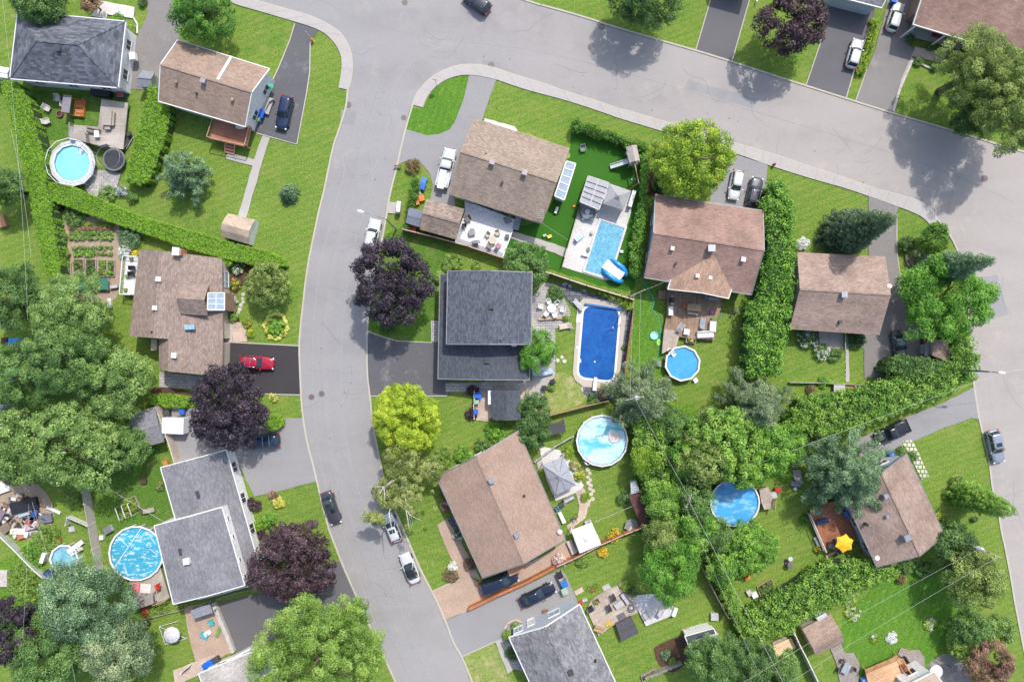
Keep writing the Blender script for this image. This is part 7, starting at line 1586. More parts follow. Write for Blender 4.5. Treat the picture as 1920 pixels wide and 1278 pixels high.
def lounger(label,px,py,rz,m,z=0.0,fm=white,L=1.9):
 r=base('sun_lounger',label,'sun lounger',px,py,rz,z);mb=MB();mb.box((.2,0,.36),(L*.62,.6,.07));mb.add([(-L*.17,-.3,.33),(-L*.5,-.3,.72),(-L*.5,.3,.72),(-L*.17,.3,.33),(-L*.17,-.3,.40),(-L*.5,-.3,.79),(-L*.5,.3,.79),(-L*.17,.3,.40)],[(0,1,2,3),(7,6,5,4),(0,4,5,1),(1,5,6,2),(2,6,7,3),(3,7,4,0)]);mb.build('bed',m,r);mb=MB()
 for sy in(-1,1):mb.bar((-L/2+.1,sy*.32,.30),(L/2-.05,sy*.32,.30),.05)
 mb.build('frame',fm,r)
 for sx in(-.6,.75):
  for sy in(-1,1):mb=MB();mb.bar((sx,sy*.3,0),(sx,sy*.3,.3),.05);mb.build('leg',fm,r)
 return r
def bin_(label,px,py,rz,m,z=0.0,h=1.05,group=None,lid=None,w=.6):
 r=base('wheelie_bin',label,'bin',px,py,rz,z,group);a=w/2;mb=MB();mb.loft([[V((-a*.75,-a*.75,.06)),V((a*.75,-a*.75,.06)),V((a*.75,a*.75,.06)),V((-a*.75,a*.75,.06))],[V((-a,-a,h-.1)),V((a,-a,h-.1)),V((a,a*1.1,h-.1)),V((-a,a*1.1,h-.1))]]);mb.build('body',m,r);mb=MB();mb.box((0,.03,h-.05),(w*1.08,w*1.2,.07));mb.box((0,-.25*w,h),(w*.6,.12,.06));mb.build('lid',lid or m,r,bevel=.02)
 for sx in(-1,1):mb=MB();mb.tube([(sx*a*.7,a*.8,.12),(sx*a,a*.8,.12)],.12,10);mb.build('wheel',blk,r)
 return r
def grill(label,px,py,rz,z=0.0,m=blk,w=1.3):
 r=base('barbecue',label,'barbecue',px,py,rz,z);mb=MB();mb.box((0,0,.45),(w*.5,.5,.8));mb.build('cabinet',m,r);mb=MB();prof=[(-.26,.86),(-.26,.98),(-.15,1.12),(.1,1.14),(.26,1.0),(.26,.86)];mb.loft([[V((-w*.27,y,zz))for y,zz in prof],[V((w*.27,y,zz))for y,zz in prof]]);mb.build('lid',m,r);mb=MB();mb.box((-w*.39,0,.86),(w*.22,.46,.04));mb.box((w*.39,0,.86),(w*.22,.46,.04));mb.build('side_shelf',mgrey,r)
def sofa(label,px,py,rz,L,D,m,z=0.0,cm=None,Lshape=0):
 r=base('outdoor_sofa',label,'sofa',px,py,rz,z);mb=MB();mb.box((0,0,.2),(L,D,.3));
 if Lshape:mb.box((L/2-D/2,-Lshape/2-D/2+.005,.2),(D,Lshape,.3))
 mb.build('base',m,r);mb=MB();n=max(1,int(L/.75))
 for k in range(n):mb.box((-L/2+(k+.5)*L/n,-.02,.41),(L/n-.04,D-.22,.14))
 if Lshape:
  for k in range(2):mb.box((L/2-D/2,-D/2-(k+.5)*Lshape/2,.41),(D-.2,Lshape/2-.04,.14))
 mb.build('cushion',cm or m,r,bevel=.03);mb=MB();mb.box((0,D/2-.06,.5),(L,.14,.4))
 if Lshape:mb.box((L/2-.07,-Lshape/2,.5),(.13,Lshape+D-.2,.4))
 mb.build('backrest',m,r)
def boxthing(name,label,cat,px,py,rz,d,m,z=0.0,lid=None,group=None,legs=0):
 r=base(name,label,cat,px,py,rz,z,group);mb=MB();zl=legs;mb.box((0,0,zl+(d[2]-zl)/2),(d[0],d[1],d[2]-zl));mb.build('body',m,r,bevel=.03);mb=MB();mb.box((0,0,d[2]+.03),(d[0]*1.06,d[1]*1.06,.06));mb.build('lid',lid or m,r,bevel=.02)
 if legs:
  for sx in(-1,1):
   for sy in(-1,1):mb=MB();mb.box((sx*d[0]*.42,sy*d[1]*.42,legs/2),(.07,.07,legs));mb.build('leg',lid or m,r)
 return r
z=.7
table('round dining table under four chairs on the white terrace',924,451,0,1.1,1.1,beige_f,z,rnd_=True)
for l,x,y,a,m_ in(('beige dining chair at the upper left of the terrace table',914,441,140,beige_f),('beige dining chair at the upper right of the terrace table',933,438,200,beige_f),('grey-brown dining chair at the lower left of the terrace table',917,461,40,plain('taupe_fabric',(.25,.22,.19),.8)),('purple-pink cushioned chair at the lower right of the terrace table',935,461,-40,plain('mauve_fabric',(.40,.22,.32),.8))):chair(l,x,y,a,m_,z)
chair('brown wicker armchair at the top left of the white terrace',877,411,120,plain('wicker_brown',(.20,.17,.15),.8),z,1.3)
chair('small black chair below the wicker armchair on the white terrace',870,424,100,blk,z,.9)
table('small grey side table in the middle of the white terrace',885,437,10,.9,.75,mgrey,z,.5)
boxthing('storage_ottoman','grey footstool above the small table on the white terrace','footstool',886,434,5,(.55,.55,.4),dgrey,z)
grill('dark barbecue against the terrace fence below the side table',892,456,10,z,mgrey)
chair('grey armchair beside the blue-grey steps under the taupe eave',953,413,-70,plain('grey_wicker',(.28,.28,.28),.8),z+.0,1.6)
boxthing('patio_heater_box','dark planter at the lower right corner of the white terrace','planter',951,444,0,(.5,.5,.5),plain('planter_brown',(.13,.12,.10),.7),z)
bin_('upper of two blue recycling bins beside the small dark hedge',796,342,-20,plain('bin_blue_light',(.05,.20,.50),.5),w=.72,group=None)
bin_('lower of two blue recycling bins beside the small dark hedge',793.5,353,-20,blue_p,w=.72)
for l,x,y,m_,d in(('grey-blue box below the two blue bins',786,362,plain('box_grey_blue',(.30,.36,.40),.6),(.6,.7,.6)),('orange-brown pot cluster below the blue bins',791,372,orange_p,(.7,.9,.5)),('tan planter box near the top of the brown gabled shed',783,379,wood_o,(.5,.9,.5))):boxthing('yard_box',l,'box',x,y,15,d,m_)
boxthing('red_cover','bright red covered object at the end of the red-brown fence','covered object',773,429,-15,(1.3,.9,.7),red_p)
r=base('play_tower','wooden play tower with slide and swing in the lawn corner','playground',1182,303,12)
mb=MB();mb.box((0,.1,1.5),(1.3,2.0,.1));mb.build('platform',wood_g,r)
mb=MB();mb.add([(-.75,-.7,2.5),(0,-.7,3.0),(0,1.5,3.0),(-.75,1.5,2.5)],[(0,1,2,3)]);mb.add([(.75,-.7,2.5),(0,-.7,3.0),(0,1.5,3.0),(.75,1.5,2.5)],[(3,2,1,0)]);mb.build('roof',plain('play_roof',(.42,.38,.34),.8),r)
for sx in(-1,1):
 for sy in(-.85,1.1):mb=MB();mb.box((sx*.6,sy,1.35),(.1,.1,2.7));mb.build('post',wood_g,r)
mb=MB();mb.lathe((0,1.9,1.4),[(.55,0),(.6,.1),(.5,.12)],14);mb.build('climbing_dome',plain('dome_pale_blue',(.40,.52,.56),.5),r)
mb=MB();mb.add([(-.7,-.5,1.5),(-.7,.1,1.5),(-3.0,.1,.35),(-3.0,-.5,.35),(-.7,-.5,1.4),(-.7,.1,1.4),(-3.0,.1,.25),(-3.0,-.5,.25)],[(0,1,2,3),(7,6,5,4),(0,4,5,1),(1,5,6,2),(2,6,7,3),(3,7,4,0)]);mb.bar((-.7,-.5,1.6),(-3.0,-.5,.45),.06,.2);mb.bar((-.7,.1,1.6),(-3.0,.1,.45),.06,.2);mb.build('slide',plain('slide_white',(.6,.62,.62),.4),r)
mb=MB();mb.bar((0,-.9,2.3),(0,-3.6,2.3),.12);mb.bar((0,-3.6,2.3),(-1.3,-3.9,0),.1);mb.bar((0,-3.6,2.3),(1.3,-3.9,0),.1);mb.build('swing_beam',wood_t,r)
for q in(-1.6,-2.7):mb=MB();mb.box((0,q,.5),(.2,.45,.04));mb.bar((0,q-.2,.5),(0,q-.2,2.3),.02);mb.bar((0,q+.2,.5),(0,q+.2,2.3),.02);mb.build('swing',wood_d,r)
chair('dark patterned lawn chair on the artificial turf near the hedge',1092.5,281,190,plain('patterned_fabric',(.20,.22,.20),.8),0,1.3)
boxthing('ride_on_toy','blue and white toy beside the lower corner of the sunroom','toy',1043,395,70,(.9,.35,.45),navy_p,lid=white)
for l,x,y,m_,s in(('orange toy on the turf left of the pergola',1076,387,orange_p,.35),('yellow and green toy tractor beside the concrete path',1030,444,yel2,.6),('green toy left of the yellow toy beside the path',1021,442,green_p,.5),('small blue ball near the swing frame',1184,337,cyan_p,.22),('small turquoise ball right of the pool gazebo',1191,408,teal_p,.25)):boxthing('toy',l,'toy',x,y,20,(s,s*.7,s*.6),m_)
r=base('curved_sofa','curved grey poolside sofa with round table under the pergola edge','sofa',1101,398,0,.1);mb=MB()
mb.ring((0,0,0),.55,1.0,.05,.42,20);mb.build('seat',plain('sofa_grey',(.36,.35,.34),.8),r);mb=MB();mb.ring((0,0,0),.98,1.1,.05,.75,20);mb.build('backrest',plain('sofa_frame',(.16,.16,.16),.7),r);mb=MB();mb.lathe((0,0,0),[(.38,.1),(.40,.4),(.40,.44)],16);mb.build('round_table',white,r)
mb=MB();mb.box((0,-.75,.48),(1.5,.7,.1));mb.build('cushion',white,r)
lounger('pale blue deck chair on the left side of the tiled pool',1085,446,40,plain('pale_blue_fabric',(.40,.58,.62),.7),.1,L=1.3)
boxthing('side_table','small tan side table near the tiled pool edge','table',1109,437,0,(.35,.35,.4),beige_f,.1)
boxthing('pool_skimmer','small green box at the left edge of the tiled pool','box',1103,468,0,(.35,.5,.3),plain('box_green',(.10,.25,.14),.6),.1)
boxthing('pool_step_table','low white bench at the lower left of the tiled pool','bench',1097,479,-15,(1.0,.3,.35),white,.1)
boxthing('toolbox','white box on the grass strip right of the tiled pool','box',1165,472,0,(.4,.35,.3),white)
boxthing('bar_counter','white and grey bar counter on the right side of the pool gazebo','counter',1183,375,-17,(.5,2.2,.95),lgrey,.1,lid=white)
z=.75
table('wooden rectangular table in the middle of the brown deck',1299,577,-3,1.9,.95,wood_t,z)
boxthing('bench','wooden bench below the rectangular table on the brown deck','bench',1297,588,-8,(1.4,.3,.45),planks_g,z,legs=.3)
chair('orange-red chair left of the rectangular table on the brown deck',1283,573,-90,plain('orange_red_fabric',(.50,.14,.06),.7),z)
grill('black barbecue under the gable wing on the left of the brown deck',1258,563,90,z)
grill('dark barbecue table under the right eave above the brown deck',1331,560,-8,z,mgrey,1.9)
boxthing('deck_box','white deck box at the left rail of the brown deck','storage box',1256,583,90,(1.2,.6,.6),offw,z)
lounger('dark grey deck chair at the centre of the brown deck',1275,614,55,mgrey,z,L=1.5)
lounger('blue-grey cushioned recliner beside the white corner sofa',1316,606,80,plain('blue_grey_fabric',(.25,.31,.36),.8),z,L=1.6)
sofa('white L-shaped corner sofa at the lower right of the brown deck',1321,627,3,2.3,.95,white,z,white,0)
sofa('white upright section of the corner sofa on the brown deck',1335,612,86,1.5,.95,offw,z,white,0)
boxthing('side_table','small white table left of the corner sofa on the brown deck','table',1286,622,-10,(.75,.75,.45),white,z,legs=.3)
boxthing('planter','pink flowering planter on the right side of the brown deck','planter',1333,585,0,(.5,.4,.4),plain('mauve_planter',(.35,.14,.28),.8),z)
boxthing('planter','green planter above the corner sofa on the brown deck','planter',1337,598,0,(.6,.4,.4),plain('planter_green',(.10,.25,.06),.8),z)
r=base('exercise_bike','grey and black exercise bike on the grass right of the brown deck','exercise bike',1376,585,20);mb=MB();mb.box((0,0,.12),(1.0,.12,.1));mb.bar((0,0,.1),(-.25,0,.9),.09);mb.bar((.3,0,.1),(.42,0,1.1),.09);mb.box((-.5,0,.06),(.1,.6,.08));mb.box((.5,0,.06),(.1,.6,.08));mb.build('frame',mgrey,r);mb=MB();mb.box((-.28,0,.95),(.35,.25,.1));mb.build('saddle',blk,r);mb=MB();mb.bar((.42,-.3,1.15),(.42,.3,1.15),.05);mb.build('handlebar',blk,r);mb=MB();mb.tube([(.25,-.06,.4),(.25,.06,.4)],.28,14);mb.build('flywheel',lgrey,r)
c=P(1226,629);r=thing('paddling_pool','small pale cyan paddling pool on the grass left of the blue round pool','paddling pool',c);mb=MB(c);mb.ring((c.x,c.y,0),.46,.58,0,.22,16);mb.build('rim',cyan_p,r);mb=MB(c);mb.lathe((c.x,c.y,0),[(.46,.01),(.46,.12)],16);mb.build('water',plain('pale_cyan_water',(.40,.70,.72),.15),r)
c=P(1235,641);r=thing('leaf_skimmer','lime green leaf-shaped skimmer net beside the deck walkway','skimmer net',c);mb=MB(c);mb.lathe((c.x,c.y,.05),[(.36,0),(.38,.06),(.2,.04)],14);o_=mb.build('net',lime_p,r);o_.scale=(.85,1.3,1)
def hose(label,px,m,r_=.035):
 pts=[P(x,y,.05)for x,y in px];pts=[V(p)for p in smooth([tuple(p)for p in pts],4)];mb=MB();mb.tube(pts,r_,5);tag(mb.build('garden_hose',m),label,'hose')
hose('long green garden hose winding down the lawn left of the brown deck',[(1207,522),(1213,540),(1224,558),(1227,570),(1223,580),(1232,590),(1237,605),(1238,625),(1236,655),(1235,676)],teal_p,.04)
hose('thin green hose hanging off the right side of the brown deck',[(1350,579),(1352,590),(1350,598)],teal_p)
boxthing('pool_pump','grey pool pump left of the blue round pool','pool pump',1235,682,0,(.5,.7,.5),mgrey)
r=base('pool_steps','grey resin steps and bars at the lower right of the blue round pool','steps',1301,710,40);mb=MB()
for k in range(3):mb.box((0,-.25*k,.5-.2*k),(.6,.25,.06))
mb.build('step',white,r)
boxthing('solar_roller','white lamp-like filter beside the lower left of the blue round pool','pool filter',1247,672,0,(.35,.35,.6),white)
table('round white patio table with tilted petals of chairs left of the deep blue pool',1034,578,-28,1.25,1.25,white,.06,rnd_=True)
for k in range(6):
 a=R(60*k-10);e_=(1.35 if k in(0,3)else 1.0);x,y=1034+14.5*e_*math.cos(a),578-12.5*e_*math.sin(a);wd=['right','upper right','upper left','left','lower left','lower right'][k]
 chair('white plastic chair at the %s side of the round white table'%wd,x,y,60*k+80,white,.06)
lounger('white sun lounger above the entry steps of the deep blue pool',1083,571,132,lgrey,.12)
lounger('beige sun lounger on the lawn edge left of the deep blue pool',1059,612,190,beige_f,.06)
boxthing('patio_bench','thin dark bench edge between patio table and lower lounger','bench',1032,598,3,(3.2,.22,.35),wood_t,.05)
bin_('black compost bin beside the small shrub at the lower patio',1036,715,25,blk,h=.9);bin_('second black compost bin left of the first at the lower patio',1020,727,5,blk,h=.9)
r=base('covered_boat','pale blue covered dinghy under the bright feathery tree','boat',1017,698,5);mb=MB();mb.loft([[V((-1.4,-.5,.3)),V((-1.4,.5,.3)),V((-1.4,.35,.7)),V((-1.4,-.35,.7))],[V((0,-.65,.2)),V((0,.65,.2)),V((0,.4,.85)),V((0,-.4,.85))],[V((1.4,-.45,.35)),V((1.4,.45,.35)),V((1.4,.2,.7)),V((1.4,-.2,.7))]]);mb.build('cover',plain('pale_blue_cover',(.38,.46,.54),.6),r)
bin_('large blue recycling bin at the top of the slate shed pad',897,742,5,blue_p,w=.85);bin_('pale green bin just below the large blue bin',894,751,5,green_p,w=.7);bin_('small blue recycling bin lower on the slate shed pad',893,771,5,blue_p,w=.6)
fence('white_fence','thin white kerb board left of the bins by the slate shed',[(889,734),(888,760),(889,785)],.9,white,postm=white,th=.05)
bin_('bright blue bin with bag against the white wall by the dark blue SUV',492,217,-20,blue_p,w=1.0);bin_('small pale bin below the bright blue bin by the white wall',488,227,-20,green_p,w=.5)
fence('stair_rail','thin railing of the side door steps by the bright blue bin',[(497,206),(505,190),(512,186)],1.0,plain('landing_grey',(.42,.42,.42),.7),cat='railing',every=.6,th=.02,pw=.05)
boxthing('door_step','pale concrete landing at the side door by the dark driveway','steps',503,200,70,(2.2,1.2,.5),conc)
boxthing('deck_heater','white oval tabletop item on the terracotta deck corner','table',452,239,0,(1.0,.5,.5),white,1.5)
r=base('playhouse','orange wooden sandbox playhouse with half grey roof on the shaded lawn','playhouse',148,204,-8);mb=MB()
for sx in(-1,1):
 for sy in(-1,1):mb.box((sx*1.05,sy*1.15,.9),(.1,.1,1.8 if sx<0 else .6))
mb.box((0,1.15,.3),(2.2,.06,.5));mb.box((0,-1.15,.3),(2.2,.06,.5));mb.box((1.05,0,.3),(.06,2.3,.5));mb.box((.2,0,.1),(1.7,2.2,.05))
for k in range(4):mb.bar((-.1,-1.0+.6*k,.62),(1.0,-.9+.6*k,.62),.12,.05)
mb.build('frame',wood_o,r);mb=MB();mb.box((-.62,0,1.75),(1.15,2.4,.06));mb.build('roof',plain('playhouse_roof',(.22,.20,.22),.8),r)
for l,x,y,a in(('grey lawn chair at the top of the fire pit circle',112,187,180),('grey-white lawn chair left of the fire pit',93,205,-120),('white lawn chair below left of the fire pit',92,229,-70),('white lawn chair tucked left of the orange playhouse',127,198,-90)):chair(l,x,y,a,plain('chair_plastic',(.50,.47,.46),.6),0,1.35)
c=P(114,215);r=thing('fire_pit','rusty round fire pit between the grey lawn chairs','fire pit',c);mb=MB(c);mb.ring((c.x,c.y,0),.35,.48,0,.35,14);mb.build('rim',rust,r);mb=MB(c);mb.lathe((c.x,c.y,0),[(.35,.01),(.3,.15),(.1,.2)],10);mb.build('ashes',dgrey,r)
z=.9
table('long grey wooden dining table on the deck beside the thick hedge',206,223,86,2.2,1.3,wood_g,z)
boxthing('bench','wooden bench right of the long dining table on the deck','bench',215,224,86,(1.9,.4,.45),wood_g,z,legs=.3);boxthing('bench','short wooden stool below the long dining table','stool',205,242,0,(.7,.4,.45),wood_g,z,legs=.3)
boxthing('playset_pile','red and blue toys at the top corner of the wooden dining deck','toys',229,176,0,(.9,1.2,.5),blue_p,.2,lid=plain('toy_red',(.40,.08,.06),.6));boxthing('dark_box','black covered box at the back wall above the dining deck','storage box',195,175,-5,(2.6,1.3,.9),blk)
lounger('dark grey lounger on the grass between deck and thick hedge',242,267,60,dgrey,L=2.2);chair('dark folded chair above the grey lounger by the hedge',246,253,30,dgrey)
sofa('grey-brown seating on the lower part of the dining deck by the pool',178,247,-12,1.8,.7,plain('sofa_brown',(.24,.20,.17),.8),z,None);boxthing('deck_table','white square box on the dining deck above the pool rail','box',185,253,0,(.6,.9,.5),white,z)
fence('deck_railing','grey wooden railing between the dining deck and the turquoise pool',[(160,250),(162,266),(185,274),(199,270)],1.7,fence_g,'railing',th=.02,every=.5,pw=.06)
fence('pool_gate','white rail gate at the upper left of the turquoise pool',[(130,236),(131,262),(137,262)],1.8,plain('rail_white2',(.58,.60,.60),.5),'gate',th=.015,every=.5,pw=.05)
c=P(220,302);r=thing('trampoline','round black trampoline squeezed against the thick clipped hedge','trampoline',c);mb=MB(c);mb.lathe((c.x,c.y,0),[(1.35,.78),(1.35,.80)],22);mb.build('mat',plain('trampoline_mat',(.035,.035,.045),.6),r);mb=MB(c);mb.ring((c.x,c.y,0),1.35,1.6,.80,.84,22);mb.build('spring_pad',plain('pad_grey',(.14,.15,.16),.7),r);mb=MB(c)
for k in range(6):a=k*math.pi/3;mb.tube([(c.x+1.6*math.cos(a),c.y+1.6*math.sin(a),0),(c.x+1.6*math.cos(a),c.y+1.6*math.sin(a),2.2)],.03,5)
mb.build('pole',galv,r);mb=MB(c)
for k in range(3):mb.tube([(c.x+1.6*math.cos(2*math.pi*q/20),c.y+1.6*math.sin(2*math.pi*q/20),2.2-k*.02)for q in range(21)],.02,4)
mb.build('net_ring',galv,r)
boxthing('compost_bin','left black compost bin at the hedge fork','compost bin',99,384,20,(.9,.8,.8),blk,group=None);boxthing('compost_bin','right black compost bin at the hedge fork','compost bin',115,388,-10,(1.0,.8,.8),blk)
boxthing('garden_chair','orange-brown wooden chair on the far left lawn','chair',8,416,15,(1.0,1.6,.6),plain('chair_orange',(.45,.24,.12),.7))
for k,(x,y,l)in enumerate(((253,503,'upper of two dark chairs on the white balcony'),(252,514,'lower of two dark chairs on the white balcony'))):chair(l,x,y,-90,blk,1.0)
for l,x,y in(('small planter at the top corner of the white balcony',248,486),('orange flower pot at the middle left of the white balcony',240,518),('green flower pot at the lower left of the white balcony',237,543)):boxthing('flower_pot',l,'flower pot',x,y,0,(.4,.4,.35),plain('terracotta',(.36,.16,.08),.8),1.0,lid=plain('pot_green',(.12,.25,.06),.8))
r=base('garden_net','green netted frame below the raised beds over the garden','garden netting',165,533,0);mb=MB();mb.box((0,0,.75),(6.6,1.6,.02));mb.build('netting',plain('green_net',(.03,.16,.11),.7),r);mb=MB()
for k in range(5):mb.bar((-3.2+1.6*k,-.8,.0),(-3.2+1.6*k,-.8,.8),.06);mb.bar((-3.2+1.6*k,.8,.0),(-3.2+1.6*k,.8,.8),.06)
mb.build('stake',wood_g,r)
boxthing('white_drum','small white barrel at the end of the garden path','barrel',217,538,10,(1.0,.4,.5),lgrey);boxthing('garden_sack','white sack below the garden netting','sack',208,568,0,(.5,1.2,.4),offw)
boxthing('tarp_pile','blue tarp with dark end among the left edge trees','tarp',32,641,-3,(1.8,1.0,.6),tarp);boxthing('dark_cart','dark red box left of the blue tarp','box',15,639,-3,(1.0,.9,.6),plain('dark_red_box',(.06,.02,.02),.8));boxthing('tarp_pile','turquoise tarp glimpsed through the left trees','tarp',30,702,30,(2.2,1.2,2.2),plain('cyan_tarp',(.02,.32,.52),.5))
boxthing('pink_chair','pinkish garden furniture beside the blue tarp','garden furniture',57,650,20,(1.3,1.0,.5),plain('pinkish_plastic',(.55,.32,.27),.7))
bin_('dark bin beside the beige fence near the low hedge',318,774,10,dgrey,w=.8);bin_('blue bin left of the box trailer under the purple maple',347,771,0,blue_p,w=.6)
boxthing('wood_box','small brown wood box at the foot of the beige fence','box',314,867,20,(.6,.7,.6),wood_o);boxthing('planter_crate','square dark crate planter on the shaded lawn','planter',271,900,12,(.8,.8,.4),soil)
boxthing('garden_bench','grey wooden bench right of the trellised raised bed','bench',282,955,12,(1.5,.6,.5),wood_g,legs=.3);boxthing('sandbox_box','dark brown open box beside the bench on the shaded lawn','box',271,957,12,(.8,.6,.4),plain('box_brown',(.10,.07,.06),.8))
r=base('trellis','white trellis frame standing over the leafy raised bed','trellis',243,954,20);mb=MB()
for k in range(3):mb.bar((-1.0+k*.9,-.9,0),(-1.0+k*.9,-.9,1.4),.06);mb.bar((-1.0+k*.9,.9,0),(-1.0+k*.9,.9,1.4),.06);mb.bar((-1.0+k*.9,-.9,1.4),(-1.0+k*.9,.9,1.4),.08)
mb.build('frame',offw,r)
boxthing('pool_pump','white pool pump and filter above the large covered pool','pool pump',206,991,30,(1.1,.9,.6),lgrey,lid=mgrey);boxthing('pool_chair','white stool by the beige fence near the pool pump','stool',193,1006,0,(.5,.6,.4),white)
r=base('pool_slide','white resin pool slide at the upper right of the small leafy pool','pool slide',148,1021,38);mb=MB();mb.add([(-1.1,-.3,1.1),(1.0,-.3,.5),(1.0,.3,.5),(-1.1,.3,1.1),(-1.1,-.3,1.0),(1.0,-.3,.4),(1.0,.3,.4),(-1.1,.3,1.0)],[(0,3,2,1),(4,5,6,7),(0,1,5,4),(1,2,6,5),(2,3,7,6),(3,0,4,7)]);mb.build('chute',pvc,r);mb=MB()
for sx in(-.9,.8):
 for sy in(-.28,.28):mb.bar((sx,sy,0),(sx,sy,1.0 if sx<0 else .45),.06)
mb.build('leg',pvc,r)
for l,x,y,a,d,m_ in(('white ladder rack left of the small leafy pool',88,1042,70,(1.4,.5,.9),pvc),('dark and white covered box below the small leafy pool',98,1074,-30,(1.5,.7,.7),navy_p),('white round cover right of the small leafy pool',148,1043,20,(.9,1.4,.7),plain('pale_cover',(.55,.60,.62),.6)),('red bucket above the small leafy pool',112,1012,0,(.7,.5,.4),plain('bucket_red',(.50,.07,.04),.6)),('pale mat on the grass above the small leafy pool',135,991,10,(.8,.7,.08),lgrey)):boxthing('yard_item',l,'yard item',x,y,a,d,m_)
chair('red chair beside plants on the weathered deck by the covered pool',299,1096,30,red_p,.8,1.1);boxthing('towel','pink and white towel on the weathered deck by the covered pool','towel',255,1101,-5,(.9,1.3,.06),pink_p,.8);boxthing('deck_cushion','white padded lounger cushion beside the pink towel','cushion',274,1102,-5,(1.4,1.2,.1),plain('cushion_white',(.66,.60,.58),.8),.8)
r=base('hammock','white scalloped parasol base frame on the small bottom lawn','swing seat',333,1180,15);mb=MB();mb.lathe((0,0,1.6),[(1.15,0),(1.12,.12),(.5,.38),(.0,.45)],10);mb.build('canopy',plain('white_lace',(.56,.55,.58),.8),r);mb=MB();mb.tube([(0,0,0),(0,0,1.9)],.04,6);mb.build('pole',white,r)
r=base('tubular_frame','white tubular frame lying around the white parasol on the bottom lawn','metal frame',327,1185,0);mb=MB();q=[P(301,1172),P(337,1161),P(352,1194),P(313,1205)]
for a,b in((0,1),(2,3),(3,0),(0,2)):mb.bar(q[a]-r.location+V((0,0,.4)),q[b]-r.location+V((0,0,.4)),.05)
for a in range(4):mb.bar(q[a]-r.location,q[a]-r.location+V((0,0,.4)),.05)
mb.build('tube',white,r)
chair('turquoise armchair at the upper end of the pink patio',398,1164,120,teal_p,0,1.3);sofa('turquoise padded chair in the middle of the pink patio',385,1189,-20,1.1,.9,plain('teal_pad',(.06,.36,.42),.7));chair('white chair right of the turquoise padded chair',394,1182,-60,white,0,1.1)
boxthing('covered_grill','blue tarp covered grill at the foot of the pink patio','covered grill',395,1241,30,(1.5,.9,.9),blue_p);boxthing('dark_cover','black cover beside the blue tarp at the foot of the pink patio','covered object',409,1232,30,(.8,.7,.8),dgrey);boxthing('planter','green planter against the stone wall on the pink patio','planter',411,1183,-20,(.4,1.2,.4),plain('planter_moss',(.14,.28,.06),.8))
for l,x,y,a,d,m_ in(('dark tarp under leaves at the top of the scrap yard',50,946,15,(3.6,1.6,.6),blk),('pale blue panel in the scrap yard',46,958,20,(1.6,1.2,.3),plain('panel_pale_blue',(.36,.45,.46),.6)),('white panel at the left of the scrap yard',31,957,-20,(1.2,1.2,.3),lgrey),('blue folded tarp in the scrap yard',68,964,60,(1.5,.6,.5),plain('tarp_navy',(.03,.08,.26),.6)),('red box in the middle of the scrap yard',62,975,50,(1.3,.6,.5),plain('scrap_red',(.42,.10,.07),.7)),('pinkish board pile in the scrap yard',62,985,15,(1.9,.8,.4),plain('scrap_pink',(.45,.35,.38),.7)),('white bath-like shell in the scrap yard',38,994,-3,(2.0,.8,.5),plain('scrap_cream',(.62,.58,.50),.6)),('orange-red tray at the bottom of the scrap yard',46,1003,20,(1.5,.6,.4),plain('scrap_orange',(.48,.14,.09),.7)),('grey frame at the right of the scrap yard',90,970,10,(1.6,1.1,.5),plain('scrap_slate',(.14,.15,.18),.7)),('pale board leaning at the scrap yard edge',72,998,5,(1.8,.7,.4),lgrey),('brown crate at the left edge of the scrap yard',12,990,40,(1.8,1.2,.5),plain('scrap_brown',(.20,.15,.11),.8)),('purple-grey bundle at the left edge of the scrap yard',5,965,60,(1.6,.9,.6),plain('scrap_mauve',(.20,.15,.19),.8)),('white ladder bars at the top of the scrap yard',103,955,-25,(2.0,.35,.3),white),('dark red machine near the left edge trees',22,893,50,(1.9,1.0,.6),plain('scrap_darkred',(.16,.05,.05),.7)),('white sheet at the left photo edge',4,905,20,(2.0,2.6,.4),offw),('tan sheet above the white sheet at the left photo edge',6,889,10,(1.0,1.2,.4),wood_t)):
 boxthing('scrap_item',l,'scrap',x,y,a,d,m_)
boxthing('white_boulder','pale rubble heap at the left edge below the wire fence','rubble',5,1082,0,(1.8,2.2,.4),stone)
boxthing('scrap_post','rusty post pile in front of the scrap yard','scrap',80,984,-40,(1.4,.2,.3),blk)
mb=MB();jr=random.Random(5)
for k in range(170):
 a_=jr.uniform(0,6.28);q_=P(42+48*math.cos(a_)*jr.random()**.6,966+40*math.sin(a_)*jr.random()**.6);mb.m=jr.randrange(7);mb.box((q_.x,q_.y,jr.uniform(.08,.5)),(jr.uniform(.15,.9),jr.uniform(.1,.5),jr.uniform(.08,.3)),jr.uniform(0,3))
o_=tag(mb.build('scrap_debris',[blk,dgrey,offw,rust,stone,plain('scrap_slate',(.14,.15,.18)),MATS['scrap_brown']]),'loose scrap debris scattered over the scrap yard ground at the left','debris');o_['kind']='stuff'
sofa('blue-grey sofa under the grey gazebo edge',1066,934,28,1.5,.7,mgrey,.1,lgrey);grill('grill with white top beside the lower corner of the grey gazebo',1052,944,28,.05,dgrey)
boxthing('cool_box','blue cool box against the large brown roof below the gazebo','cool box',1046,951,28,(.7,.5,.5),plain('cool_blue',(.05,.22,.48),.5));boxthing('white_bench','white bench along the wall of the large brown roof','bench',1053,968,-65,(1.6,.5,.5),white,legs=.3)
r=base('bicycle','small dark bicycle lying on the round lawn below the gazebo','bicycle',1071,967,30)
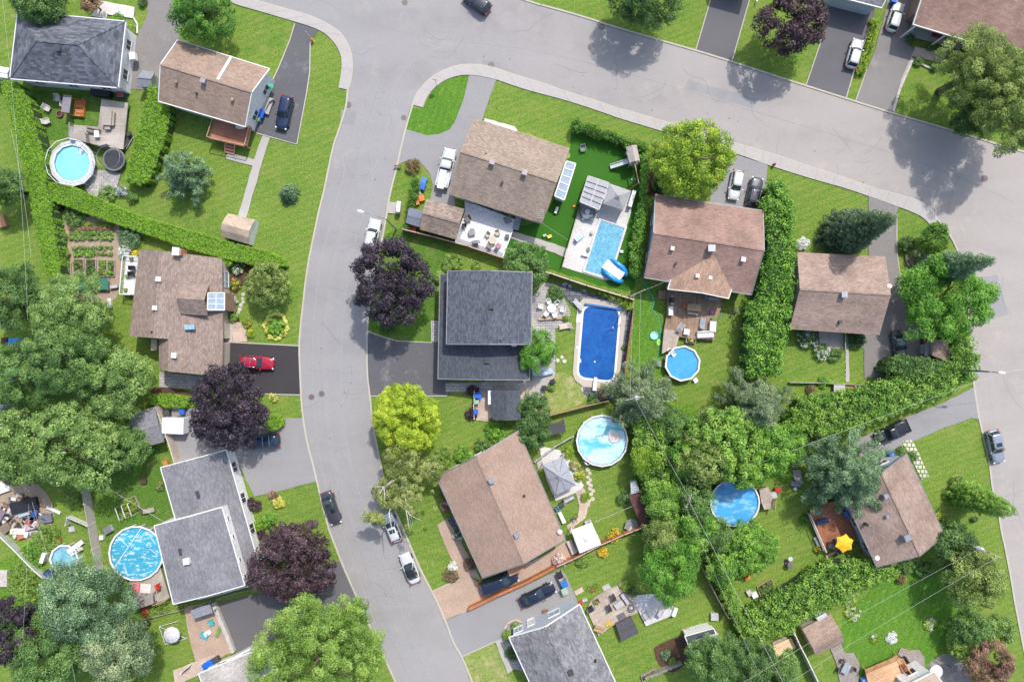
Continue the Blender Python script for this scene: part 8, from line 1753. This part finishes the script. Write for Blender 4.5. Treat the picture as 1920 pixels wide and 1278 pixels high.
def bike(root,m):
 for sx in(-.5,.5):
  mb=MB();mb.tube([(sx+.33*math.cos(2*math.pi*k/14),.02*sx,.34+.33*math.sin(2*math.pi*k/14))for k in range(15)],.025,5);mb.build('wheel',tyre,root)
 mb=MB();mb.bar((-.5,0,.34),(-.15,0,.8),.04);mb.bar((-.5,0,.34),(0,0,.34),.04);mb.bar((0,0,.34),(-.18,0,.85),.04);mb.bar((0,0,.34),(.38,0,.8),.04);mb.bar((-.16,0,.78),(.38,0,.8),.04);mb.bar((.5,0,.34),(.36,0,.95),.04);mb.build('frame',m,root)
 mb=MB();mb.box((-.2,0,.9),(.26,.14,.06));mb.build('saddle',blk,root);mb=MB();mb.bar((.36,-.28,.97),(.36,.28,.97),.035);mb.build('handlebar',blk,root)
bike(r,navy_p);r.rotation_euler=(R(70),0,R(30))
r=base('bicycle','red bicycle lying on the lawn above the stone patio','bicycle',1108,1097,25);bike(r,red_p);r.rotation_euler=(R(62),0,R(25))
r=base('fire_table','round glass-topped garden table beside the maroon shed','table',1183,982,10);mb=MB();mb.lathe((0,0,0),[(.95,.7),(.95,.74)],16);mb.build('tabletop',plain('dark_lattice',(.20,.20,.20),.5),r);mb=MB();mb.lathe((0,0,0),[(.3,0),(.05,.06),(.05,.7)],8);mb.build('pedestal',mgrey,r)
chair('white chair left of the round table by the maroon shed',1175,985,60,white,0,1.1);boxthing('white_box','white box on the left wall of the maroon shed','box',1183,925,15,(.9,.5,.7),white)
boxthing('chair_stack','grey-white bench seat left of the white canopy','bench',1071,1023,-65,(1.9,.7,.6),plain('bench_pinkgrey',(.48,.42,.40),.8),legs=.3);boxthing('canopy_box','white box above the white canopy corner','box',1102,977,25,(.9,.5,.5),lgrey)
bin_('black bin at the top of the driveway below the pink-blossom shrub',1049,1074,25,blk,w=.75);bin_('small brown-lidded bin below the black bin',1050,1081,25,plain('bin_pink',(.40,.25,.20),.6),w=.5);bin_('bright blue bin beside the navy sedan',1057,1090,25,plain('bin_royal',(.03,.15,.42),.5),w=.85);bin_('pale green bin beside the navy sedan',1058,1104,25,green_p,w=.8)
boxthing('rusty_table','rusty garden ornament at the wall of the pale blue gable','ornament',1022,1144,10,(.8,.35,.3),rust)
z=.3
for l,x,y,a,m_ in(('dark metal chair at the top of the stone patio',1148,1116,30,dgrey),('glass coffee table chair at the lower left of the stone patio',1140,1136,30,dgrey)):chair(l,x,y,a,m_,z,1.1)
table('low rectangular glass table in the middle of the stone patio',1160,1131,35,1.3,.8,lgrey,z,.45);sofa('dark cushioned sofa at the upper right of the stone patio',1172,1120,-55,1.7,.8,plain('sofa_charcoal',(.10,.10,.12),.8),z,lgrey)
c=P(1184,1138,z);r=thing('fire_bowl','round grey fire bowl on the stone patio','fire pit',c);mb=MB(c);mb.ring((c.x,c.y,z),.32,.5,0,.4,16);mb.build('bowl',mgrey,r);mb=MB(c);mb.lathe((c.x,c.y,z),[(.32,.05),(.2,.2),(.0,.22)],10);mb.build('ashes',plain('ash',(.5,.46,.42),.9),r)
grill('covered black barbecue at the left of the stone patio',1107,1138,28,z);sofa('folded garden chairs at the bottom of the stone patio',1122,1178,-20,1.4,.8,wood_t,z);boxthing('patio_mat','dark square mat above the covered spa','mat',1165,1155,28,(1.1,.9,.05),plain('slate_mat',(.13,.12,.14),.8),z)
for l,x,y,a in(('white chair at the lower left of the square pale patio',1210,1150,30),('white chair in the middle of the square pale patio',1237,1145,-30),('grey chair at the right of the square pale patio',1255,1128,-70),('dark chair at the upper right of the square pale patio',1252,1118,200)):chair(l,x,y,a,lgrey if 'white' in l else mgrey,.35,1.2)
boxthing('planter_shelf','white plant shelf at the right corner of the square pale patio','shelf',1264,1145,70,(1.2,.5,.4),white,.35)
boxthing('garden_arch','white round garden table at the far lower right of the lawn','table',1338,1153,0,(1.0,1.0,.5),lgrey);boxthing('stone_block','pinkish stone block at the top corner of the pale shed','block',1287,1182,15,(.8,.8,.5),plain('block_pink',(.55,.42,.36),.8));boxthing('roof_fascia_board','white long box along the top of the pale flat-roofed shed','box',1316,1180,17,(3.0,.5,2.75),white)
for l,x,y,a in(('white pot row on the left side of the stone patio entrance',1096,1123,20),('red flower pot at the corner of the stone patio entrance',1088,1128,0)):boxthing('flower_pot',l,'flower pot',x,y,a,(.7,.35,.35),lgrey if 'white' in l else red_p)
z=.8
c=P(1570,1010,z);r=thing('patio_umbrella','yellow six-sided umbrella open on the red deck','umbrella',c);mb=MB(c);mb.tube([c,c+V((0,0,2.5))],.03,6);mb.build('pole',white,r);mb=MB(c);n=6;cc=c+V((0,0,2.0));tp=c+V((0,0,2.5));q=[cc+V((1.32*math.cos(R(60*k+20)),1.32*math.sin(R(60*k+20)),0))for k in range(n)]
for k in range(n):
 m_=lerp(q[k],q[(k+1)%n],.5);m_=lerp(m_,cc,.12)+V((0,0,.03));lo_=[q[k],m_,tp];mb.add([q[k],m_,tp],[(0,1,2)]);mb.add([m_,q[(k+1)%n],tp],[(0,1,2)])
mb.build('canopy',yel_p,r);mb=MB(c)
for k in range(n):mb.bar(q[k]-V((0,0,.02)),tp-V((0,0,.05)),.02)
mb.build('rib',galv,r)
table('round table beneath the yellow umbrella',1568,1010,0,1.0,1.0,mgrey,z,rnd_=True);lounger('blue-black cushioned lounger on the red deck',1541,975,10,navy_p,z,blk);boxthing('planter','blue and white towels on the rail at the right of the red deck','towels',1585,963,-60,(1.0,.4,.5),plain('towel_blue',(.06,.14,.42),.7),z+.4)
for l,x,y in(('grey chair under the pine on the red deck',1532,960),('grey chair left of the yellow umbrella on the red deck',1555,1020)):chair(l,x,y,60,mgrey,z)
boxthing('long_planter','long tan planter box below the yellow umbrella','planter',1562,1033,28,(2.6,.35,.45),wood_t,lid=wood_t);grill('barbecue with white top at the corner below the red deck',1571,1031,30,.1,m=dgrey,w=1.0);boxthing('white_planter','white trough planter on the left side of the red deck','planter',1530,1014,-62,(1.4,.4,.4),lgrey)
r=base('bird_bath','small statue with pale bowl on the lawn left of the red deck','garden ornament',1477,1055,0);mb=MB();mb.lathe((0,0,0),[(.55,0),(.5,.2),(.3,.35),(.2,.9),(.45,1.0),(.3,1.05)],9);mb.build('pedestal',plain('dark_stone',(.16,.13,.12),.9),r);mb=MB();mb.lathe((0,.9,0),[(.3,.9),(.32,1.0),(.1,1.0)],10);mb.build('bowl',plain('verdigris',(.45,.58,.50),.7),r)
boxthing('orange_toy','orange toy near the apple tree on the lawn','toy',1400,1082,20,(.7,.4,.35),orange_p);boxthing('white_tub','white tub beside the square raised bed','tub',1413,1113,30,(.75,.75,.4),white);boxthing('dark_tub','dark pots left of the square raised bed','pots',1403,1109,30,(.6,.8,.4),stone)
boxthing('striped_bench','striped white and navy bench between the trees right of the pool','bench',1489,906,-8,(1.2,.5,.5),lgrey,lid=plain('striped_fabric',(.30,.30,.38),.8));boxthing('white_stool','small white stool below the striped bench','stool',1489,915,0,(.4,.4,.4),white)
boxthing('lumber_pile','stack of pale lumber at the left of the pale grey fence','lumber',1467,1209,24,(2.8,1.5,.5),lumber);boxthing('lumber_plank','grey plank lying above the pale lumber stack','plank',1460,1198,24,(2.0,.25,.3),wood_g)
bin_('royal blue bin beside the black pickup and brown roof',1665,849,15,plain('bin_royal2',(.02,.08,.50),.5),w=.8);boxthing('white_tarp','white pile of sheets at the top corner of the brown gabled roof','sheets',1664,863,20,(1.7,.9,.4),white);boxthing('red_pile','dark red boards beside the blue bin and brown roof','boards',1680,856,30,(1.3,.5,.4),plain('dark_red_board',(.20,.05,.03),.8))
boxthing('red_planter','long red planter beyond the white rail below the angled hedge','planter',1598,727,0,(2.4,.6,.4),plain('planter_red',(.40,.06,.05),.7));boxthing('white_shelf','white framed table left of the long red planter','table',1570,729,0,(1.5,1.2,.6),white,lid=lgrey,legs=.4);r=base('bicycle','small grey bicycle above the angled cedar hedge','bicycle',1549,739,10);bike(r,mgrey)
boxthing('trampoline_steps','white pool chairs right of the half-hidden blue pool','chair',1447,926,10,(.9,.8,.6),lgrey,.2);boxthing('red_toy','red chair at the top of the tan pool platform','chair',1456,917,0,(.8,.6,.6),red_p,.2)
r=base('metal_bench','curved glass garden table on the gravel below the brown gabled shed','table',1582,1248,-28);mb=MB();mb.box((0,0,.72),(1.0,1.5,.04));mb.build('tabletop',plain('glass_grey',(.30,.34,.37),.2),r)
for sx in(-1,1):
 for sy in(-1,1):mb=MB();mb.bar((sx*.45,sy*.7,0),(sx*.45,sy*.7,.72),.05);mb.build('leg',blk,r)
for l,x,y,a in(('dark metal chair left of the glass garden table',1572,1252,-100),('dark metal chair above the glass garden table',1577,1236,180),('dark metal chair right of the glass garden table',1594,1250,90)):chair(l,x,y,a,plain('iron_brown',(.13,.09,.08),.7),0,1.0)
boxthing('blue_cover','blue covered item at the left corner of the orange deck','covered object',1622,1272,20,(1.4,1.0,.8),plain('cover_blue',(.14,.26,.60),.6));boxthing('deck_steps','brown steps on the right side of the orange deck','steps',1686,1248,25,(.8,1.8,1.35),plain('steps_brown',(.28,.13,.07),.8));boxthing('small_teal_toy','small turquoise toy above the white end wall','toy',1717,1243,0,(.4,.4,.3),teal_p);chair('black chair at the top corner of the orange deck',1692,1232,30,blk,0,1.1)
c=P(1749,1253);r=thing('round_spa','round white covered spa at the bottom right gravel','hot tub',c);mb=MB(c);mb.lathe((c.x,c.y,0),[(.85,0),(.85,.75)],20);mb.build('tub',lgrey,r);mb=MB(c);mb.lathe((c.x,c.y,0),[(.9,.75),(.9,.84),(.5,.9),(0,.92)],20);mb.build('cover',white,r)
r=base('goal_post','dark thin clothes pole frame above the round white spa','frame',1765,1238,-30);mb=MB();mb.bar((-1.0,0,.9),(1.0,0,.9),.06);mb.bar((-1.0,0,0),(-1.0,0,.9),.06);mb.bar((1.0,0,0),(1.0,0,.9),.06);mb.build('tube',blk,r)
r=base('driveway_lamp','brown stained planks leaning by the hedge left of the tan shed','planks',1728,648,0);mb=MB();mb.box((0,0,.5),(.5,2.0,.9));mb.build('plank',wood_d,r)
bin_('blue bin beside the white car in the narrow top right driveway',1671,6,-20,blue_p,w=.7)
boxthing('white_ladder_frame','small white sign post on the lawn by the top purple maple','sign post',1417,4,-20,(.15,.5,.6),white)
r=base('mower','dark garden cart left of the top right porch post','cart',1706,62,0);mb=MB();mb.box((0,0,.45),(.7,.5,.35));mb.build('tray',plain('cart_grey',(.35,.38,.42),.6),r)
for sx in(-1,1):mb=MB();mb.tube([(sx*.35,-.1,.2),(sx*.42,-.1,.2)],.2,10);mb.build('wheel',blk,r)
boxthing('entry_mat_red','dark red bench deep inside the top right porch','bench',1756,68,-16,(1.4,.5,.5),plain('porch_red',(.22,.02,.03),.7),.35)
